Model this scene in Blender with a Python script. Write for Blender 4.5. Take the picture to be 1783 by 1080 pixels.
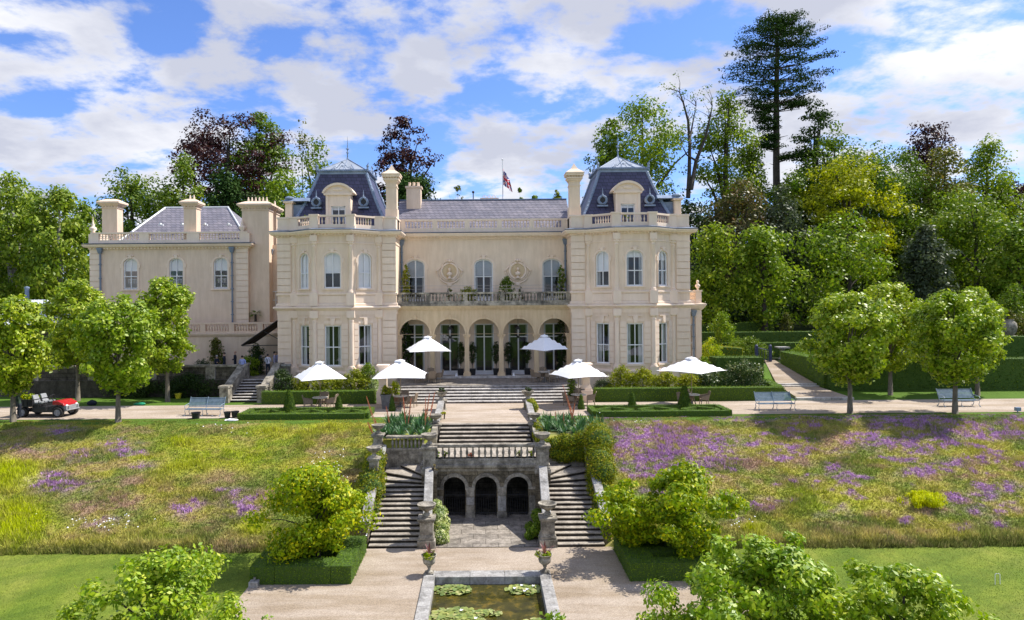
import bpy, math, random
import numpy as np
from mathutils import Vector, Matrix
R = math.radians
SC = bpy.context.scene
for o in list(bpy.data.objects): bpy.data.objects.remove(o)

# ------------------------------------------------------------ camera, light, exposure
HC = 6.95; F = 1189.0; PX, PY = 842.5, 525.0; ROLL = R(0.45)
cd = bpy.data.cameras.new('camera'); cam = bpy.data.objects.new('camera', cd)
SC.collection.objects.link(cam); SC.camera = cam
cd.sensor_width = 36; cd.lens = F/1783*36
cd.shift_x = (891.5-PX)/1783; cd.shift_y = (PY-540)/1783
cd.clip_end = 3000
cam.location = (0, 0, HC); cam.rotation_euler = (R(90), ROLL, 0)

SC.view_settings.view_transform = 'Standard'; SC.view_settings.look = 'None'
SC.view_settings.gamma = 1; SC.view_settings.exposure = 0.68
SUN = Vector((0.72, 0.24, 1.0)).normalized()
EL = math.asin(SUN.z); AZ = math.atan2(SUN.x, SUN.y)
ld = bpy.data.lights.new('sun', 'SUN'); ld.energy = 4.2; ld.angle = R(0.5); ld.color = (1, 0.95, 0.86)
sun = bpy.data.objects.new('sun', ld); SC.collection.objects.link(sun)
sun.rotation_euler = SUN.to_track_quat('Z', 'Y').to_euler()

wd = bpy.data.worlds.new('World'); SC.world = wd; wd.use_nodes = True
def world():
    nt = wd.node_tree; N = nt.nodes; L = nt.links; N.clear()
    out = N.new('ShaderNodeOutputWorld'); bg = N.new('ShaderNodeBackground'); L.new(bg.outputs[0], out.inputs[0])
    bg.inputs[1].default_value = 0.13
    sky = N.new('ShaderNodeTexSky'); sky.sky_type = 'NISHITA'; sky.sun_disc = False
    sky.sun_elevation = EL; sky.sun_rotation = AZ; sky.air_density = 1.0; sky.dust_density = 0.4; sky.ozone_density = 2.5
    tc = N.new('ShaderNodeTexCoord'); sp = N.new('ShaderNodeSeparateXYZ'); L.new(tc.outputs['Generated'], sp.inputs[0])
    def M(op, a, b=None, c=None, clamp=False):
        n = N.new('ShaderNodeMath'); n.operation = op; n.use_clamp = clamp
        for i, v in enumerate((a, b, c)):
            if v is None: continue
            if isinstance(v, (int, float)): n.inputs[i].default_value = v
            else: L.new(v, n.inputs[i])
        return n.outputs[0]
    # clouds lie on a high flat layer: direction projected on a plane overhead
    zc = M('MAXIMUM', M('ADD', sp.outputs['Z'], 0.22), 0.05)
    cx = M('DIVIDE', sp.outputs['X'], zc); cy = M('DIVIDE', sp.outputs['Y'], zc)
    cb = N.new('ShaderNodeCombineXYZ'); L.new(cx, cb.inputs[0]); L.new(cy, cb.inputs[1])
    def noise(vec, scale, detail, rough, off=(0, 0, 0), dist=0.0):
        mp = N.new('ShaderNodeMapping'); L.new(vec, mp.inputs[0]); mp.inputs['Location'].default_value = off
        n = N.new('ShaderNodeTexNoise'); L.new(mp.outputs[0], n.inputs['Vector'])
        n.inputs['Scale'].default_value = scale; n.inputs['Detail'].default_value = detail
        n.inputs['Roughness'].default_value = rough; n.inputs['Distortion'].default_value = dist
        return n.outputs['Fac']
    n1 = noise(cb.outputs[0], 3.4, 12, 0.60, CLOUD_OFF, 0.08)
    n2 = noise(cb.outputs[0], 1.7, 4, 0.5, (7.1, 2.3, 1.0))
    # broad gaps of blue, each a soft patch in a direction of the sky
    gx = M('DIVIDE', sp.outputs['X'], M('MAXIMUM', sp.outputs['Y'], 0.05))
    gz = M('DIVIDE', sp.outputs['Z'], M('MAXIMUM', sp.outputs['Y'], 0.05))
    acc = None
    for (px, py, sx, sy, a) in GAPS:
        a *= .62
        u0 = (px-PX)/F; v0 = (PY-py)/F
        du = M('MULTIPLY', M('SUBTRACT', gx, u0), F/sx); dv = M('MULTIPLY', M('SUBTRACT', gz, v0), F/sy)
        g = M('MULTIPLY', M('EXPONENT', M('MULTIPLY', M('ADD', M('MULTIPLY', du, du), M('MULTIPLY', dv, dv)), -1.0)), a)
        acc = g if acc is None else M('ADD', acc, g)
    fr = M('GREATER_THAN', sp.outputs['Y'], 0.05)
    d = M('ADD', n1, M('MULTIPLY', acc, fr))
    mr = N.new('ShaderNodeMapRange'); mr.interpolation_type = 'SMOOTHSTEP'; L.new(d, mr.inputs[0])
    mr.inputs[1].default_value = 0.415; mr.inputs[2].default_value = 0.565
    # denser cloud is greyer underneath
    sh = N.new('ShaderNodeMapRange'); L.new(M('ADD', M('MULTIPLY', n2, 0.8), M('MULTIPLY', n1, 0.5)), sh.inputs[0])
    sh.inputs[1].default_value = 0.55; sh.inputs[2].default_value = 0.76
    mc = N.new('ShaderNodeMixRGB'); L.new(sh.outputs[0], mc.inputs[0])
    mc.inputs[1].default_value = CLOUD_LIT; mc.inputs[2].default_value = CLOUD_GREY
    hs = N.new('ShaderNodeMixRGB'); hs.blend_type = 'MULTIPLY'; hs.inputs[0].default_value = 1
    L.new(sky.outputs[0], hs.inputs[1]); hs.inputs[2].default_value = SKYTINT
    mx = N.new('ShaderNodeMixRGB'); L.new(mr.outputs[0], mx.inputs[0]); L.new(hs.outputs[0], mx.inputs[1]); L.new(mc.outputs[0], mx.inputs[2])
    L.new(mx.outputs[0], bg.inputs[0])
CLOUD_OFF = (3.3, 1.7, 0)
GAPS = [(350, 70, 130, 55, -.14), (480, 90, 70, 40, -.14), (830, 85, 70, 40, -.18), (1240, 45, 120, 40, -.18), (1360, 120, 60, 60, -.08), (60, 60, 90, 12, -.1), (330, 30, 60, 20, -.1),
        (1480, 75, 110, 40, -.14), (600, 265, 160, 22, -.08), (420, 150, 60, 25, -.08), (1040, 120, 60, 20, -.08), (120, 235, 80, 12, -.07),
        (200, 120, 160, 40, .10), (640, 130, 120, 50, .12), (1000, 60, 120, 50, .10), (1640, 110, 180, 50, .14), (920, 200, 120, 40, .06), (1180, 130, 80, 40, .1),
        (60, 30, 120, 25, .1), (250, 250, 200, 50, .06), (1680, 240, 160, 50, .10)]
CLOUD_LIT = (5.1, 5.15, 5.4, 1); CLOUD_GREY = (3.0, 3.15, 3.75, 1); SKYTINT = (.56, .69, 1.02, 1)
world()

# ------------------------------------------------------------ measuring helpers (pixel of the photo -> place)
def unroll(px, py):
    x, y = px-PX, py-PY
    c, s = math.cos(ROLL), math.sin(ROLL)
    return x*c - y*s, x*s + y*c
def G(px, py, z=0.0):
    u, v = unroll(px, py); D = (HC-z)*F/v
    return Vector((u*D/F, D, z))
def A(px, py, D):
    u, v = unroll(px, py)
    return Vector((u*D/F, D, HC - v*D/F))

# ------------------------------------------------------------ materials
MATS = {}
def newmat(name):
    m = bpy.data.materials.new(name); m.use_nodes = True; MATS[name] = m
    nt = m.node_tree; nt.nodes.clear()
    return m, nt, nt.nodes, nt.links
def ramp(N, L, fac, stops):
    r = N.new('ShaderNodeValToRGB'); L.new(fac, r.inputs[0]); e = r.color_ramp.elements
    while len(e) < len(stops): e.new(0.5)
    for i, (p, c) in enumerate(stops): e[i].position = p; e[i].color = (*c, 1)
    return r.outputs[0]
def nz(N, L, scale, detail=5, rough=.55, vec=None, scl=None, coord='Object', dist=0):
    if vec is None:
        tc = N.new('ShaderNodeTexCoord'); vec = tc.outputs[coord]
    if scl:
        mp = N.new('ShaderNodeMapping'); L.new(vec, mp.inputs[0]); mp.inputs['Scale'].default_value = scl; vec = mp.outputs[0]
    n = N.new('ShaderNodeTexNoise'); L.new(vec, n.inputs['Vector'])
    n.inputs['Scale'].default_value = scale; n.inputs['Detail'].default_value = detail; n.inputs['Roughness'].default_value = rough
    n.inputs['Distortion'].default_value = dist
    return n.outputs['Fac']
def world_vec(N):
    g = N.new('ShaderNodeNewGeometry'); return g.outputs['Position']
def mul(N, L, a, b, f=1.0, mode='MULTIPLY'):
    m = N.new('ShaderNodeMixRGB'); m.blend_type = mode
    if isinstance(f, (int, float)): m.inputs[0].default_value = f
    else: L.new(f, m.inputs[0])
    for i, v in ((1, a), (2, b)):
        if isinstance(v, tuple): m.inputs[i].default_value = (*v, 1)
        else: L.new(v, m.inputs[i])
    return m.outputs[0]
def finish(m, N, L, col, rough=.8, bump=None, bs=.3, bd=.02, metal=0, spec=.4, **kw):
    b = N.new('ShaderNodeBsdfPrincipled'); o = N.new('ShaderNodeOutputMaterial'); L.new(b.outputs[0], o.inputs[0])
    if isinstance(col, tuple): b.inputs['Base Color'].default_value = (*col, 1)
    else: L.new(col, b.inputs['Base Color'])
    if isinstance(rough, (int, float)): b.inputs['Roughness'].default_value = rough
    else: L.new(rough, b.inputs['Roughness'])
    b.inputs['Metallic'].default_value = metal; b.inputs['Specular IOR Level'].default_value = spec
    if bump is not None:
        bp = N.new('ShaderNodeBump'); bp.inputs['Strength'].default_value = bs; bp.inputs['Distance'].default_value = bd
        L.new(bump, bp.inputs['Height']); L.new(bp.outputs[0], b.inputs['Normal'])
    return m
def simple(name, stops, scale=3, rough=.8, scl=None, detail=6, bs=.3, bd=.01, metal=0, spec=.4, wpos=True, nrough=.6):
    m, nt, N, L = newmat(name)
    v = world_vec(N) if wpos else None
    n = nz(N, L, scale, detail, nrough, vec=v, scl=scl)
    return finish(m, N, L, ramp(N, L, n, stops), rough, n, bs, bd, metal, spec)
def stucco(name, c, stain=.4):
    m, nt, N, L = newmat(name); P = world_vec(N)
    n = nz(N, L, .8, 6, .6, P); c1 = ramp(N, L, n, [(.3, tuple(k*.93 for k in c)), (.7, tuple(min(1, k*1.05) for k in c))])
    st = nz(N, L, 2.2, 6, .7, P, (1.6, 1.6, .22))
    c2 = mul(N, L, c1, ramp(N, L, st, [(.42, (.80, .76, .70)), (.60, (1, 1, 1))]), stain)
    g = nz(N, L, 30, 3, .6, P)
    return finish(m, N, L, c2, .85, g, .12, .01, spec=.2)
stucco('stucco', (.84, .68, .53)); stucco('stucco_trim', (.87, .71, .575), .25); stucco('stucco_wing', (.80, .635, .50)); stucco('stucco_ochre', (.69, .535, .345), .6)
def slate(name, ca, cb, hz=.24):
    m, nt, N, L = newmat(name); g = N.new('ShaderNodeNewGeometry'); sp = N.new('ShaderNodeSeparateXYZ'); L.new(g.outputs['Position'], sp.inputs[0])
    ad = N.new('ShaderNodeMath'); ad.operation = 'ADD'; L.new(sp.outputs[0], ad.inputs[0]); L.new(sp.outputs[1], ad.inputs[1])
    cb_ = N.new('ShaderNodeCombineXYZ'); L.new(ad.outputs[0], cb_.inputs[0]); L.new(sp.outputs[2], cb_.inputs[1])
    br = N.new('ShaderNodeTexBrick'); L.new(cb_.outputs[0], br.inputs['Vector'])
    br.inputs['Scale'].default_value = 1; br.inputs['Brick Width'].default_value = .42; br.inputs['Row Height'].default_value = hz
    br.inputs['Mortar Size'].default_value = .018; br.inputs['Color1'].default_value = (*ca, 1); br.inputs['Color2'].default_value = (*cb, 1)
    br.inputs['Mortar'].default_value = (ca[0]*.25, ca[1]*.25, ca[2]*.28, 1); br.inputs['Bias'].default_value = -.1
    n = nz(N, L, 1.2, 6, .65, world_vec(N))
    c = mul(N, L, br.outputs['Color'], ramp(N, L, n, [(.35, (.72, .72, .75)), (.65, (1.15, 1.1, 1.05))]), .8)
    return finish(m, N, L, c, .45, br.outputs['Fac'], -.5, .02, spec=.5)
slate('slate_light', (.19, .185, .22), (.265, .25, .29), .27); slate('slate_dark', (.036, .040, .095), (.064, .066, .14), .30)
simple('lead', [(.3, (.14, .20, .31)), (.7, (.27, .34, .47))], 2.5, .5, bs=.1)
simple('lead_flat', [(.3, (.10, .13, .20)), (.7, (.24, .28, .36))], 1.5, .45, (1, 1, 4), bs=.1)
simple('glaze_pale', [(.3, (.62, .66, .70)), (.7, (.8, .82, .84))], 3, .35, bs=.05)
simple('white_paint', [(.3, (.74, .74, .76)), (.7, (.84, .84, .85))], 3, .45, bs=.05)
simple('grey_pipe', [(.3, (.14, .18, .25)), (.7, (.24, .29, .37))], 4, .5)
def weathered(name, light, dark, lo=.38, hi=.62, sc=2.2, brick=None):
    m, nt, N, L = newmat(name); P = world_vec(N)
    n = nz(N, L, sc, 9, .68, P); n2 = nz(N, L, 14, 6, .7, P)
    c = ramp(N, L, n, [(lo, dark), (hi, light)])
    c = mul(N, L, c, ramp(N, L, n2, [(.35, (.55, .53, .50)), (.6, (1.05, 1.05, 1.03))]), .75)
    st = nz(N, L, 1.5, 5, .7, P, (2.5, 2.5, .5)); c = mul(N, L, c, ramp(N, L, st, [(.4, (.5, .48, .46)), (.58, (1, 1, 1))]), .55)
    if brick:
        g = N.new('ShaderNodeNewGeometry'); sp = N.new('ShaderNodeSeparateXYZ'); L.new(g.outputs['Position'], sp.inputs[0])
        ad = N.new('ShaderNodeMath'); ad.operation = 'ADD'; L.new(sp.outputs[0], ad.inputs[0])
        if brick[2]: ad.inputs[1].default_value = 0
        else: L.new(sp.outputs[1], ad.inputs[1])
        cb_ = N.new('ShaderNodeCombineXYZ'); L.new(ad.outputs[0], cb_.inputs[0]); L.new(sp.outputs[1 if brick[2] else 2], cb_.inputs[1])
        br = N.new('ShaderNodeTexBrick'); L.new(cb_.outputs[0], br.inputs['Vector']); br.inputs['Scale'].default_value = 1
        br.inputs['Brick Width'].default_value = brick[0]; br.inputs['Row Height'].default_value = brick[1]; br.inputs['Mortar Size'].default_value = .012
        br.inputs['Color1'].default_value = (.8, .79, .77, 1); br.inputs['Color2'].default_value = (1.1, 1.08, 1.05, 1); br.inputs['Mortar'].default_value = (.28, .27, .24, 1)
        c = mul(N, L, c, br.outputs['Color'], 1.0)
    return finish(m, N, L, c, .9, n2, .5, .02, spec=.2)
weathered('old_stone', (.50, .46, .39), (.17, .155, .13)); weathered('old_stone_blocks', (.34, .29, .21), (.10, .09, .07), brick=(.75, .36, False))
weathered('step_tread', (.48, .43, .37), (.20, .18, .155), .30, .55, 1.4); weathered('shaded_riser', (.085, .07, .055), (.025, .02, .016), .35, .65)  # garden stair risers near black: shade of the upright faces put into the colour
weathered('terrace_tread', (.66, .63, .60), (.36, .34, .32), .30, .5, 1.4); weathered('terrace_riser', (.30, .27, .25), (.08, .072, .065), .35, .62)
weathered('balcony_stone', (.60, .54, .44), (.15, .14, .12), .40, .60, 1.3); weathered('coping_stone', (.47, .46, .45), (.25, .245, .24), .35, .55, 1.5)
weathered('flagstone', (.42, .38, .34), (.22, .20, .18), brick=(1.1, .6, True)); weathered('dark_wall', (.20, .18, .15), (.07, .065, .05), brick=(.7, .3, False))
def gravel(name, a, b):
    m, nt, N, L = newmat(name); P = world_vec(N)
    n = nz(N, L, .35, 6, .6, P); f = nz(N, L, 20, 5, .85, P)
    c = ramp(N, L, n, [(.35, a), (.65, b)]); c = mul(N, L, c, ramp(N, L, f, [(.36, (.60, .58, .56)), (.62, (1.22, 1.2, 1.18))]), .95)
    w = nz(N, L, .6, 5, .7, P, (.3, 1.5, 1)); c = mul(N, L, c, ramp(N, L, w, [(.40, (.74, .70, .62)), (.58, (1, 1, 1))]), .9)
    return finish(m, N, L, c, .95, f, .5, .02, spec=.1)
gravel('gravel', (.37, .31, .25), (.45, .385, .32)); gravel('path_gravel', (.44, .375, .315), (.51, .44, .38))
def lawn(name):
    m, nt, N, L = newmat(name); P = world_vec(N)
    n = nz(N, L, .5, 6, .6, P, (1, .5, 1)); f = nz(N, L, 18, 5, .8, P)
    c = ramp(N, L, n, [(.3, (.095, .155, .020)), (.5, (.145, .195, .028)), (.72, (.22, .245, .05))]); n2 = nz(N, L, 3.2, 6, .75, P); c = mul(N, L, c, ramp(N, L, n2, [(.35, (.78, .82, .8)), (.62, (1.15, 1.12, 1.1))]), .9)
    wv = N.new('ShaderNodeTexWave'); mp = N.new('ShaderNodeMapping'); L.new(P, mp.inputs[0]); mp.inputs['Rotation'].default_value = (0, 0, R(62)); L.new(mp.outputs[0], wv.inputs['Vector'])
    wv.inputs['Scale'].default_value = .16; wv.inputs['Distortion'].default_value = 1.2; wv.inputs['Detail'].default_value = 2
    c = mul(N, L, c, ramp(N, L, wv.outputs['Fac'], [(.3, (.84, .88, .85)), (.7, (1.1, 1.08, 1.0))]), .8)
    c = mul(N, L, c, ramp(N, L, f, [(.35, (.55, .6, .5)), (.62, (1.25, 1.22, 1.15))]), .9)
    return finish(m, N, L, c, .9, f, .6, .03, spec=.15)
lawn('lawn')
def colattr(name, rough=.9, trans=0.0, bump=True):
    m, nt, N, L = newmat(name); a = N.new('ShaderNodeAttribute'); a.attribute_name = 'Col'
    f = nz(N, L, 9, 6, .8, world_vec(N)); c = mul(N, L, a.outputs['Color'], ramp(N, L, f, [(.3, (.62, .62, .6)), (.65, (1.2, 1.2, 1.2))]), .8)
    if trans == 0: return finish(m, N, L, c, rough, f, .7, .05, spec=.1)
    d = N.new('ShaderNodeBsdfDiffuse'); t = N.new('ShaderNodeBsdfTranslucent'); mx = N.new('ShaderNodeMixShader'); o = N.new('ShaderNodeOutputMaterial')
    L.new(a.outputs['Color'], d.inputs[0]); L.new(a.outputs['Color'], t.inputs[0]); mx.inputs[0].default_value = trans
    L.new(d.outputs[0], mx.inputs[1]); L.new(t.outputs[0], mx.inputs[2]); L.new(mx.outputs[0], o.inputs[0]); return m
colattr('meadow_ground'); colattr('meadow_blade', trans=.3)
def leaf(name, c1, c2, c3=None, trans=.35, gloss=.12, clump=.9):
    m, nt, N, L = newmat(name); g = N.new('ShaderNodeNewGeometry')
    stops = [(0, c1), (1, c2)] if c3 is None else [(0, c1), (.75, c2), (1, c3)]
    c = ramp(N, L, g.outputs['Random Per Island'], stops)
    n = nz(N, L, clump, 3, .5, g.outputs['Position']); c = mul(N, L, c, ramp(N, L, n, [(.35, (.74, .80, .78)), (.65, (1.22, 1.14, 1.0))]), .9)
    oi = N.new('ShaderNodeObjectInfo'); c = mul(N, L, c, ramp(N, L, oi.outputs['Random'], [(0, (.86, .92, .9)), (1, (1.12, 1.06, 1.0))]), 1.0)
    d = N.new('ShaderNodeBsdfDiffuse'); t = N.new('ShaderNodeBsdfTranslucent'); mx = N.new('ShaderNodeMixShader')
    tc = mul(N, L, c, (1.15, 1.25, .55)); L.new(c, d.inputs[0]); L.new(tc, t.inputs[0]); mx.inputs[0].default_value = trans
    L.new(d.outputs[0], mx.inputs[1]); L.new(t.outputs[0], mx.inputs[2])
    gl = N.new('ShaderNodeBsdfGlossy'); gl.inputs[0].default_value = (1, 1, 1, 1); gl.inputs['Roughness'].default_value = .45
    fr = N.new('ShaderNodeLayerWeight'); fr.inputs[0].default_value = .25; mm = N.new('ShaderNodeMath'); mm.operation = 'MULTIPLY'; L.new(fr.outputs['Facing'], mm.inputs[0]); mm.inputs[1].default_value = gloss*.9
    m2 = N.new('ShaderNodeMixShader'); L.new(mm.outputs[0], m2.inputs[0]); L.new(mx.outputs[0], m2.inputs[1]); L.new(gl.outputs[0], m2.inputs[2])
    o = N.new('ShaderNodeOutputMaterial'); L.new(m2.outputs[0], o.inputs[0]); return m
leaf('leaf_lime', (.16, .27, .006), (.37, .44, .008), (.66, .58, .012), .35)          # magnolia-like yellow green
leaf('leaf_clipped', (.15, .26, .010), (.37, .46, .018), (.50, .54, .08), .30, .2)
leaf('leaf_near', (.15, .28, .010), (.31, .43, .014), (.48, .54, .06), .32, .22)
leaf('leaf_mid', (.075, .15, .012), (.18, .265, .022), (.27, .33, .035), .3, clump=.35)
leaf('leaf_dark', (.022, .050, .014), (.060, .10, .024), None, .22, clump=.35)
leaf('leaf_light', (.12, .21, .014), (.26, .35, .024), (.37, .42, .04), .33, clump=.35)
leaf('leaf_yellow', (.24, .28, .008), (.48, .47, .012), (.60, .54, .018), .35, clump=.4)
leaf('leaf_olive', (.09, .12, .022), (.18, .19, .035), (.24, .17, .04), .3, clump=.4)
leaf('leaf_birch', (.12, .20, .018), (.26, .35, .035), (.38, .42, .06), .35, clump=.4)
leaf('leaf_grey', (.06, .085, .050), (.12, .15, .09), None, .25, clump=.4)
leaf('leaf_brown', (.065, .075, .030), (.14, .13, .055), (.20, .12, .05), .25, clump=.4)
leaf('leaf_copper', (.022, .008, .012), (.065, .020, .026), (.11, .035, .03), .25, clump=.4)
leaf('leaf_conifer', (.022, .052, .014), (.062, .11, .028), None, .12, .02, .5)
leaf('leaf_hedge', (.075, .15, .012), (.16, .26, .022), (.21, .31, .03), .2, .04, 1.6)
leaf('leaf_yew', (.030, .065, .010), (.08, .14, .018), (.20, .25, .02), .15, .03, 1.6)
leaf('leaf_ivy', (.12, .17, .012), (.28, .30, .016), (.40, .28, .03), .3, .06, 2.2)
leaf('leaf_laurel', (.15, .20, .012), (.36, .37, .02), (.56, .52, .07), .35, .1, 2.0)
leaf('leaf_rhodo', (.030, .065, .016), (.10, .16, .05), (.42, .40, .22), .2, .2, 2.0)
leaf('leaf_white', (.20, .30, .08), (.45, .52, .25), (.85, .85, .72), .3, .1, 2.0)
leaf('leaf_aloe', (.035, .10, .045), (.085, .20, .08), (.16, .28, .13), .2, .25, 2.0)
leaf('flower_red', (.50, .10, .08), (.60, .26, .20), (.72, .42, .34), .3, .02)
leaf('leaf_purple_spike', (.10, .03, .05), (.30, .14, .16), None, .3, .15)
leaf('dry_stems', (.30, .24, .14), (.50, .42, .28), None, .3, .05)
leaf('leaf_gold', (.48, .50, .008), (.80, .76, .012), None, .35, .05)
leaf('flower_pink', (.45, .33, .38), (.62, .50, .52), (.3, .3, .1), .3, .05)
leaf('pad_leaf', (.12, .20, .03), (.30, .35, .08), (.48, .45, .22), .2, .35, 2)
simple('bark', [(.3, (.09, .075, .055)), (.7, (.22, .19, .15))], 9, .9, (1, 1, .3), bs=.8, bd=.03)
simple('bark_dark', [(.3, (.035, .028, .022)), (.7, (.10, .08, .065))], 6, .9, (1, 1, .3), bs=.8, bd=.03)
simple('bark_pale', [(.4, (.16, .13, .11)), (.6, (.48, .45, .42))], 5, .8, (1, 1, 1.6), bs=.4)
simple('hedge_core', [(.3, (.030, .065, .008)), (.7, (.085, .15, .018))], 20, .9, bs=1, bd=.05)
simple('soil', [(.3, (.035, .028, .018)), (.7, (.09, .07, .045))], 8, .95)
simple('dark_interior', [(.3, (.02, .018, .016)), (.7, (.045, .04, .035))], 3, .8)  # lining of the boxes behind the panes; indoor darkness given as colour
simple('curtain', [(.3, (.50, .52, .54)), (.7, (.68, .69, .70))], 1, .9, bs=0)
simple('roof_glass', [(.3, (.28, .32, .38)), (.7, (.42, .46, .52))], 1.5, .4, bs=.05); simple('blind_grey', [(.3, (.34, .36, .39)), (.7, (.42, .44, .47))], 2, .9, bs=0)
simple('blind', [(.3, (.80, .80, .82)), (.7, (.88, .88, .89))], 2, .9, bs=0)
simple('canvas', [(.3, (.84, .85, .88)), (.7, (.90, .90, .92))], 4, .8, bs=.05)
simple('teak', [(.3, (.22, .16, .10)), (.7, (.40, .31, .21))], 12, .7, (1, 1, .3))
simple('rattan', [(.3, (.15, .115, .08)), (.7, (.33, .26, .19))], 25, .8, bs=.8)
simple('table_top', [(.3, (.45, .42, .38)), (.7, (.66, .63, .58))], 6, .55)
simple('bench_paint', [(.3, (.13, .19, .25)), (.7, (.24, .31, .38))], 6, .5)
simple('iron', [(.3, (.015, .015, .017)), (.7, (.05, .05, .055))], 10, .6)
simple('iron_blue', [(.3, (.03, .04, .10)), (.7, (.07, .08, .17))], 10, .5)
simple('black_plastic', [(.3, (.012, .012, .014)), (.7, (.03, .03, .034))], 10, .45)
simple('rubber', [(.3, (.015, .015, .015)), (.7, (.04, .038, .036))], 10, .85)
simple('rim_grey', [(.3, (.18, .18, .19)), (.7, (.34, .34, .35))], 10, .5)
simple('red_paint', [(.3, (.38, .010, .016)), (.7, (.48, .02, .03))], 3, .25, bs=0, spec=.6)
simple('seat_grey', [(.3, (.22, .23, .25)), (.7, (.36, .37, .39))], 8, .6)
simple('yellow_plastic', [(.3, (.65, .55, .02)), (.7, (.75, .65, .04))], 5, .4)
simple('green_plastic', [(.3, (.01, .20, .10)), (.7, (.02, .30, .15))], 5, .4)
simple('awning_cloth', [(.3, (.028, .020, .016)), (.7, (.05, .038, .03))], 5, .8)
simple('awning_pale', [(.3, (.30, .27, .24)), (.7, (.40, .36, .32))], 5, .8)
simple('zinc_planter', [(.3, (.10, .10, .10)), (.7, (.20, .20, .20))], 5, .5)
simple('skin', [(.3, (.45, .27, .19)), (.7, (.55, .35, .26))], 6, .6, bs=0)
simple('hair_dark', [(.3, (.012, .009, .007)), (.7, (.03, .022, .018))], 20, .6)
simple('hair_grey', [(.3, (.25, .24, .23)), (.7, (.42, .41, .40))], 20, .6)
simple('suit_navy', [(.3, (.008, .012, .024)), (.7, (.018, .026, .045))], 12, .8)
simple('shirt_blue', [(.3, (.25, .30, .62)), (.7, (.34, .40, .72))], 5, .8, bs=0)
simple('shirt_white', [(.3, (.58, .60, .72)), (.7, (.72, .73, .80))], 5, .8, bs=0)
simple('shirt_mauve', [(.3, (.26, .26, .40)), (.7, (.36, .36, .50))], 5, .8, bs=0)
simple('work_green', [(.3, (.02, .04, .025)), (.7, (.04, .07, .045))], 8, .8)
simple('flag_red', [(.3, (.55, .01, .03)), (.7, (.62, .02, .04))], 3, .7, bs=0)
simple('flag_white', [(.3, (.72, .70, .72)), (.7, (.8, .78, .8))], 3, .7, bs=0)
simple('flag_blue', [(.3, (.015, .03, .18)), (.7, (.025, .045, .24))], 3, .7, bs=0)
simple('terracotta', [(.3, (.30, .17, .10)), (.7, (.45, .28, .18))], 5, .8)
def glass():
    m, nt, N, L = newmat('window_glass'); g = N.new('ShaderNodeBsdfGlossy'); g.inputs['Roughness'].default_value = .02; g.inputs[0].default_value = (.9, .93, 1, 1)
    t = N.new('ShaderNodeBsdfTransparent'); t.inputs[0].default_value = (.93, .93, .92, 1); lw = N.new('ShaderNodeLayerWeight'); lw.inputs[0].default_value = .5; pw = N.new('ShaderNodeMath'); pw.operation = 'POWER'; L.new(lw.outputs['Facing'], pw.inputs[0]); pw.inputs[1].default_value = 3.5
    f = N.new('ShaderNodeMath'); f.operation = 'MULTIPLY_ADD'; L.new(pw.outputs[0], f.inputs[0]); f.inputs[1].default_value = .85; f.inputs[2].default_value = .055
    mx = N.new('ShaderNodeMixShader'); o = N.new('ShaderNodeOutputMaterial'); L.new(f.outputs[0], mx.inputs[0]); L.new(t.outputs[0], mx.inputs[1]); L.new(g.outputs[0], mx.inputs[2]); L.new(mx.outputs[0], o.inputs[0])
glass()
def water():
    m, nt, N, L = newmat('pond_water'); P = world_vec(N); n = nz(N, L, 1.6, 7, .7, P); w = nz(N, L, 3.5, 3, .5, P, (1, 2, 1))
    c = ramp(N, L, n, [(.38, (.018, .020, .006)), (.52, (.055, .05, .010)), (.68, (.17, .115, .018))])
    finish(m, N, L, c, .06, w, .08, .02, spec=.5)
water()
M = MATS
# ------------------------------------------------------------ builders
ORG = {}
def link(o): SC.collection.objects.link(o); return o
def thing(name, label, cat, loc=(0, 0, 0), group=None, rz=0):
    o = link(bpy.data.objects.new(name, None)); o.location = loc; o.rotation_euler = (0, 0, rz); o.empty_display_size = .2
    o['label'] = label; o['category'] = cat
    if group: o['group'] = group
    ORG[o.name] = Vector(loc); return o
def tag(o, label, cat, group=None, kind=None):
    o['label'] = label; o['category'] = cat
    if group: o['group'] = group
    if kind: o['kind'] = kind
    return o
def relabel(o, label, group=None):
    o['label'] = label
    if group: o['group'] = group
    return o
def kids(o): return [c for c in SC.collection.objects if c.parent == o]
CH = {}
def setparent(o, p):
    if p is not None:
        o.parent = p; CH.setdefault(p.name, []).append(o)
def dup(root, loc=None, rz=None, label=None, scale=None, parent=None):
    r = root.copy(); link(r)
    if parent is not None: setparent(r, parent)
    if loc is not None: r.location = loc
    if rz is not None: r.rotation_euler = (0, 0, rz)
    if scale is not None: r.scale = scale
    if label: r['label'] = label
    for c in CH.get(root.name, []): dup(c, parent=r)
    return r
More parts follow.
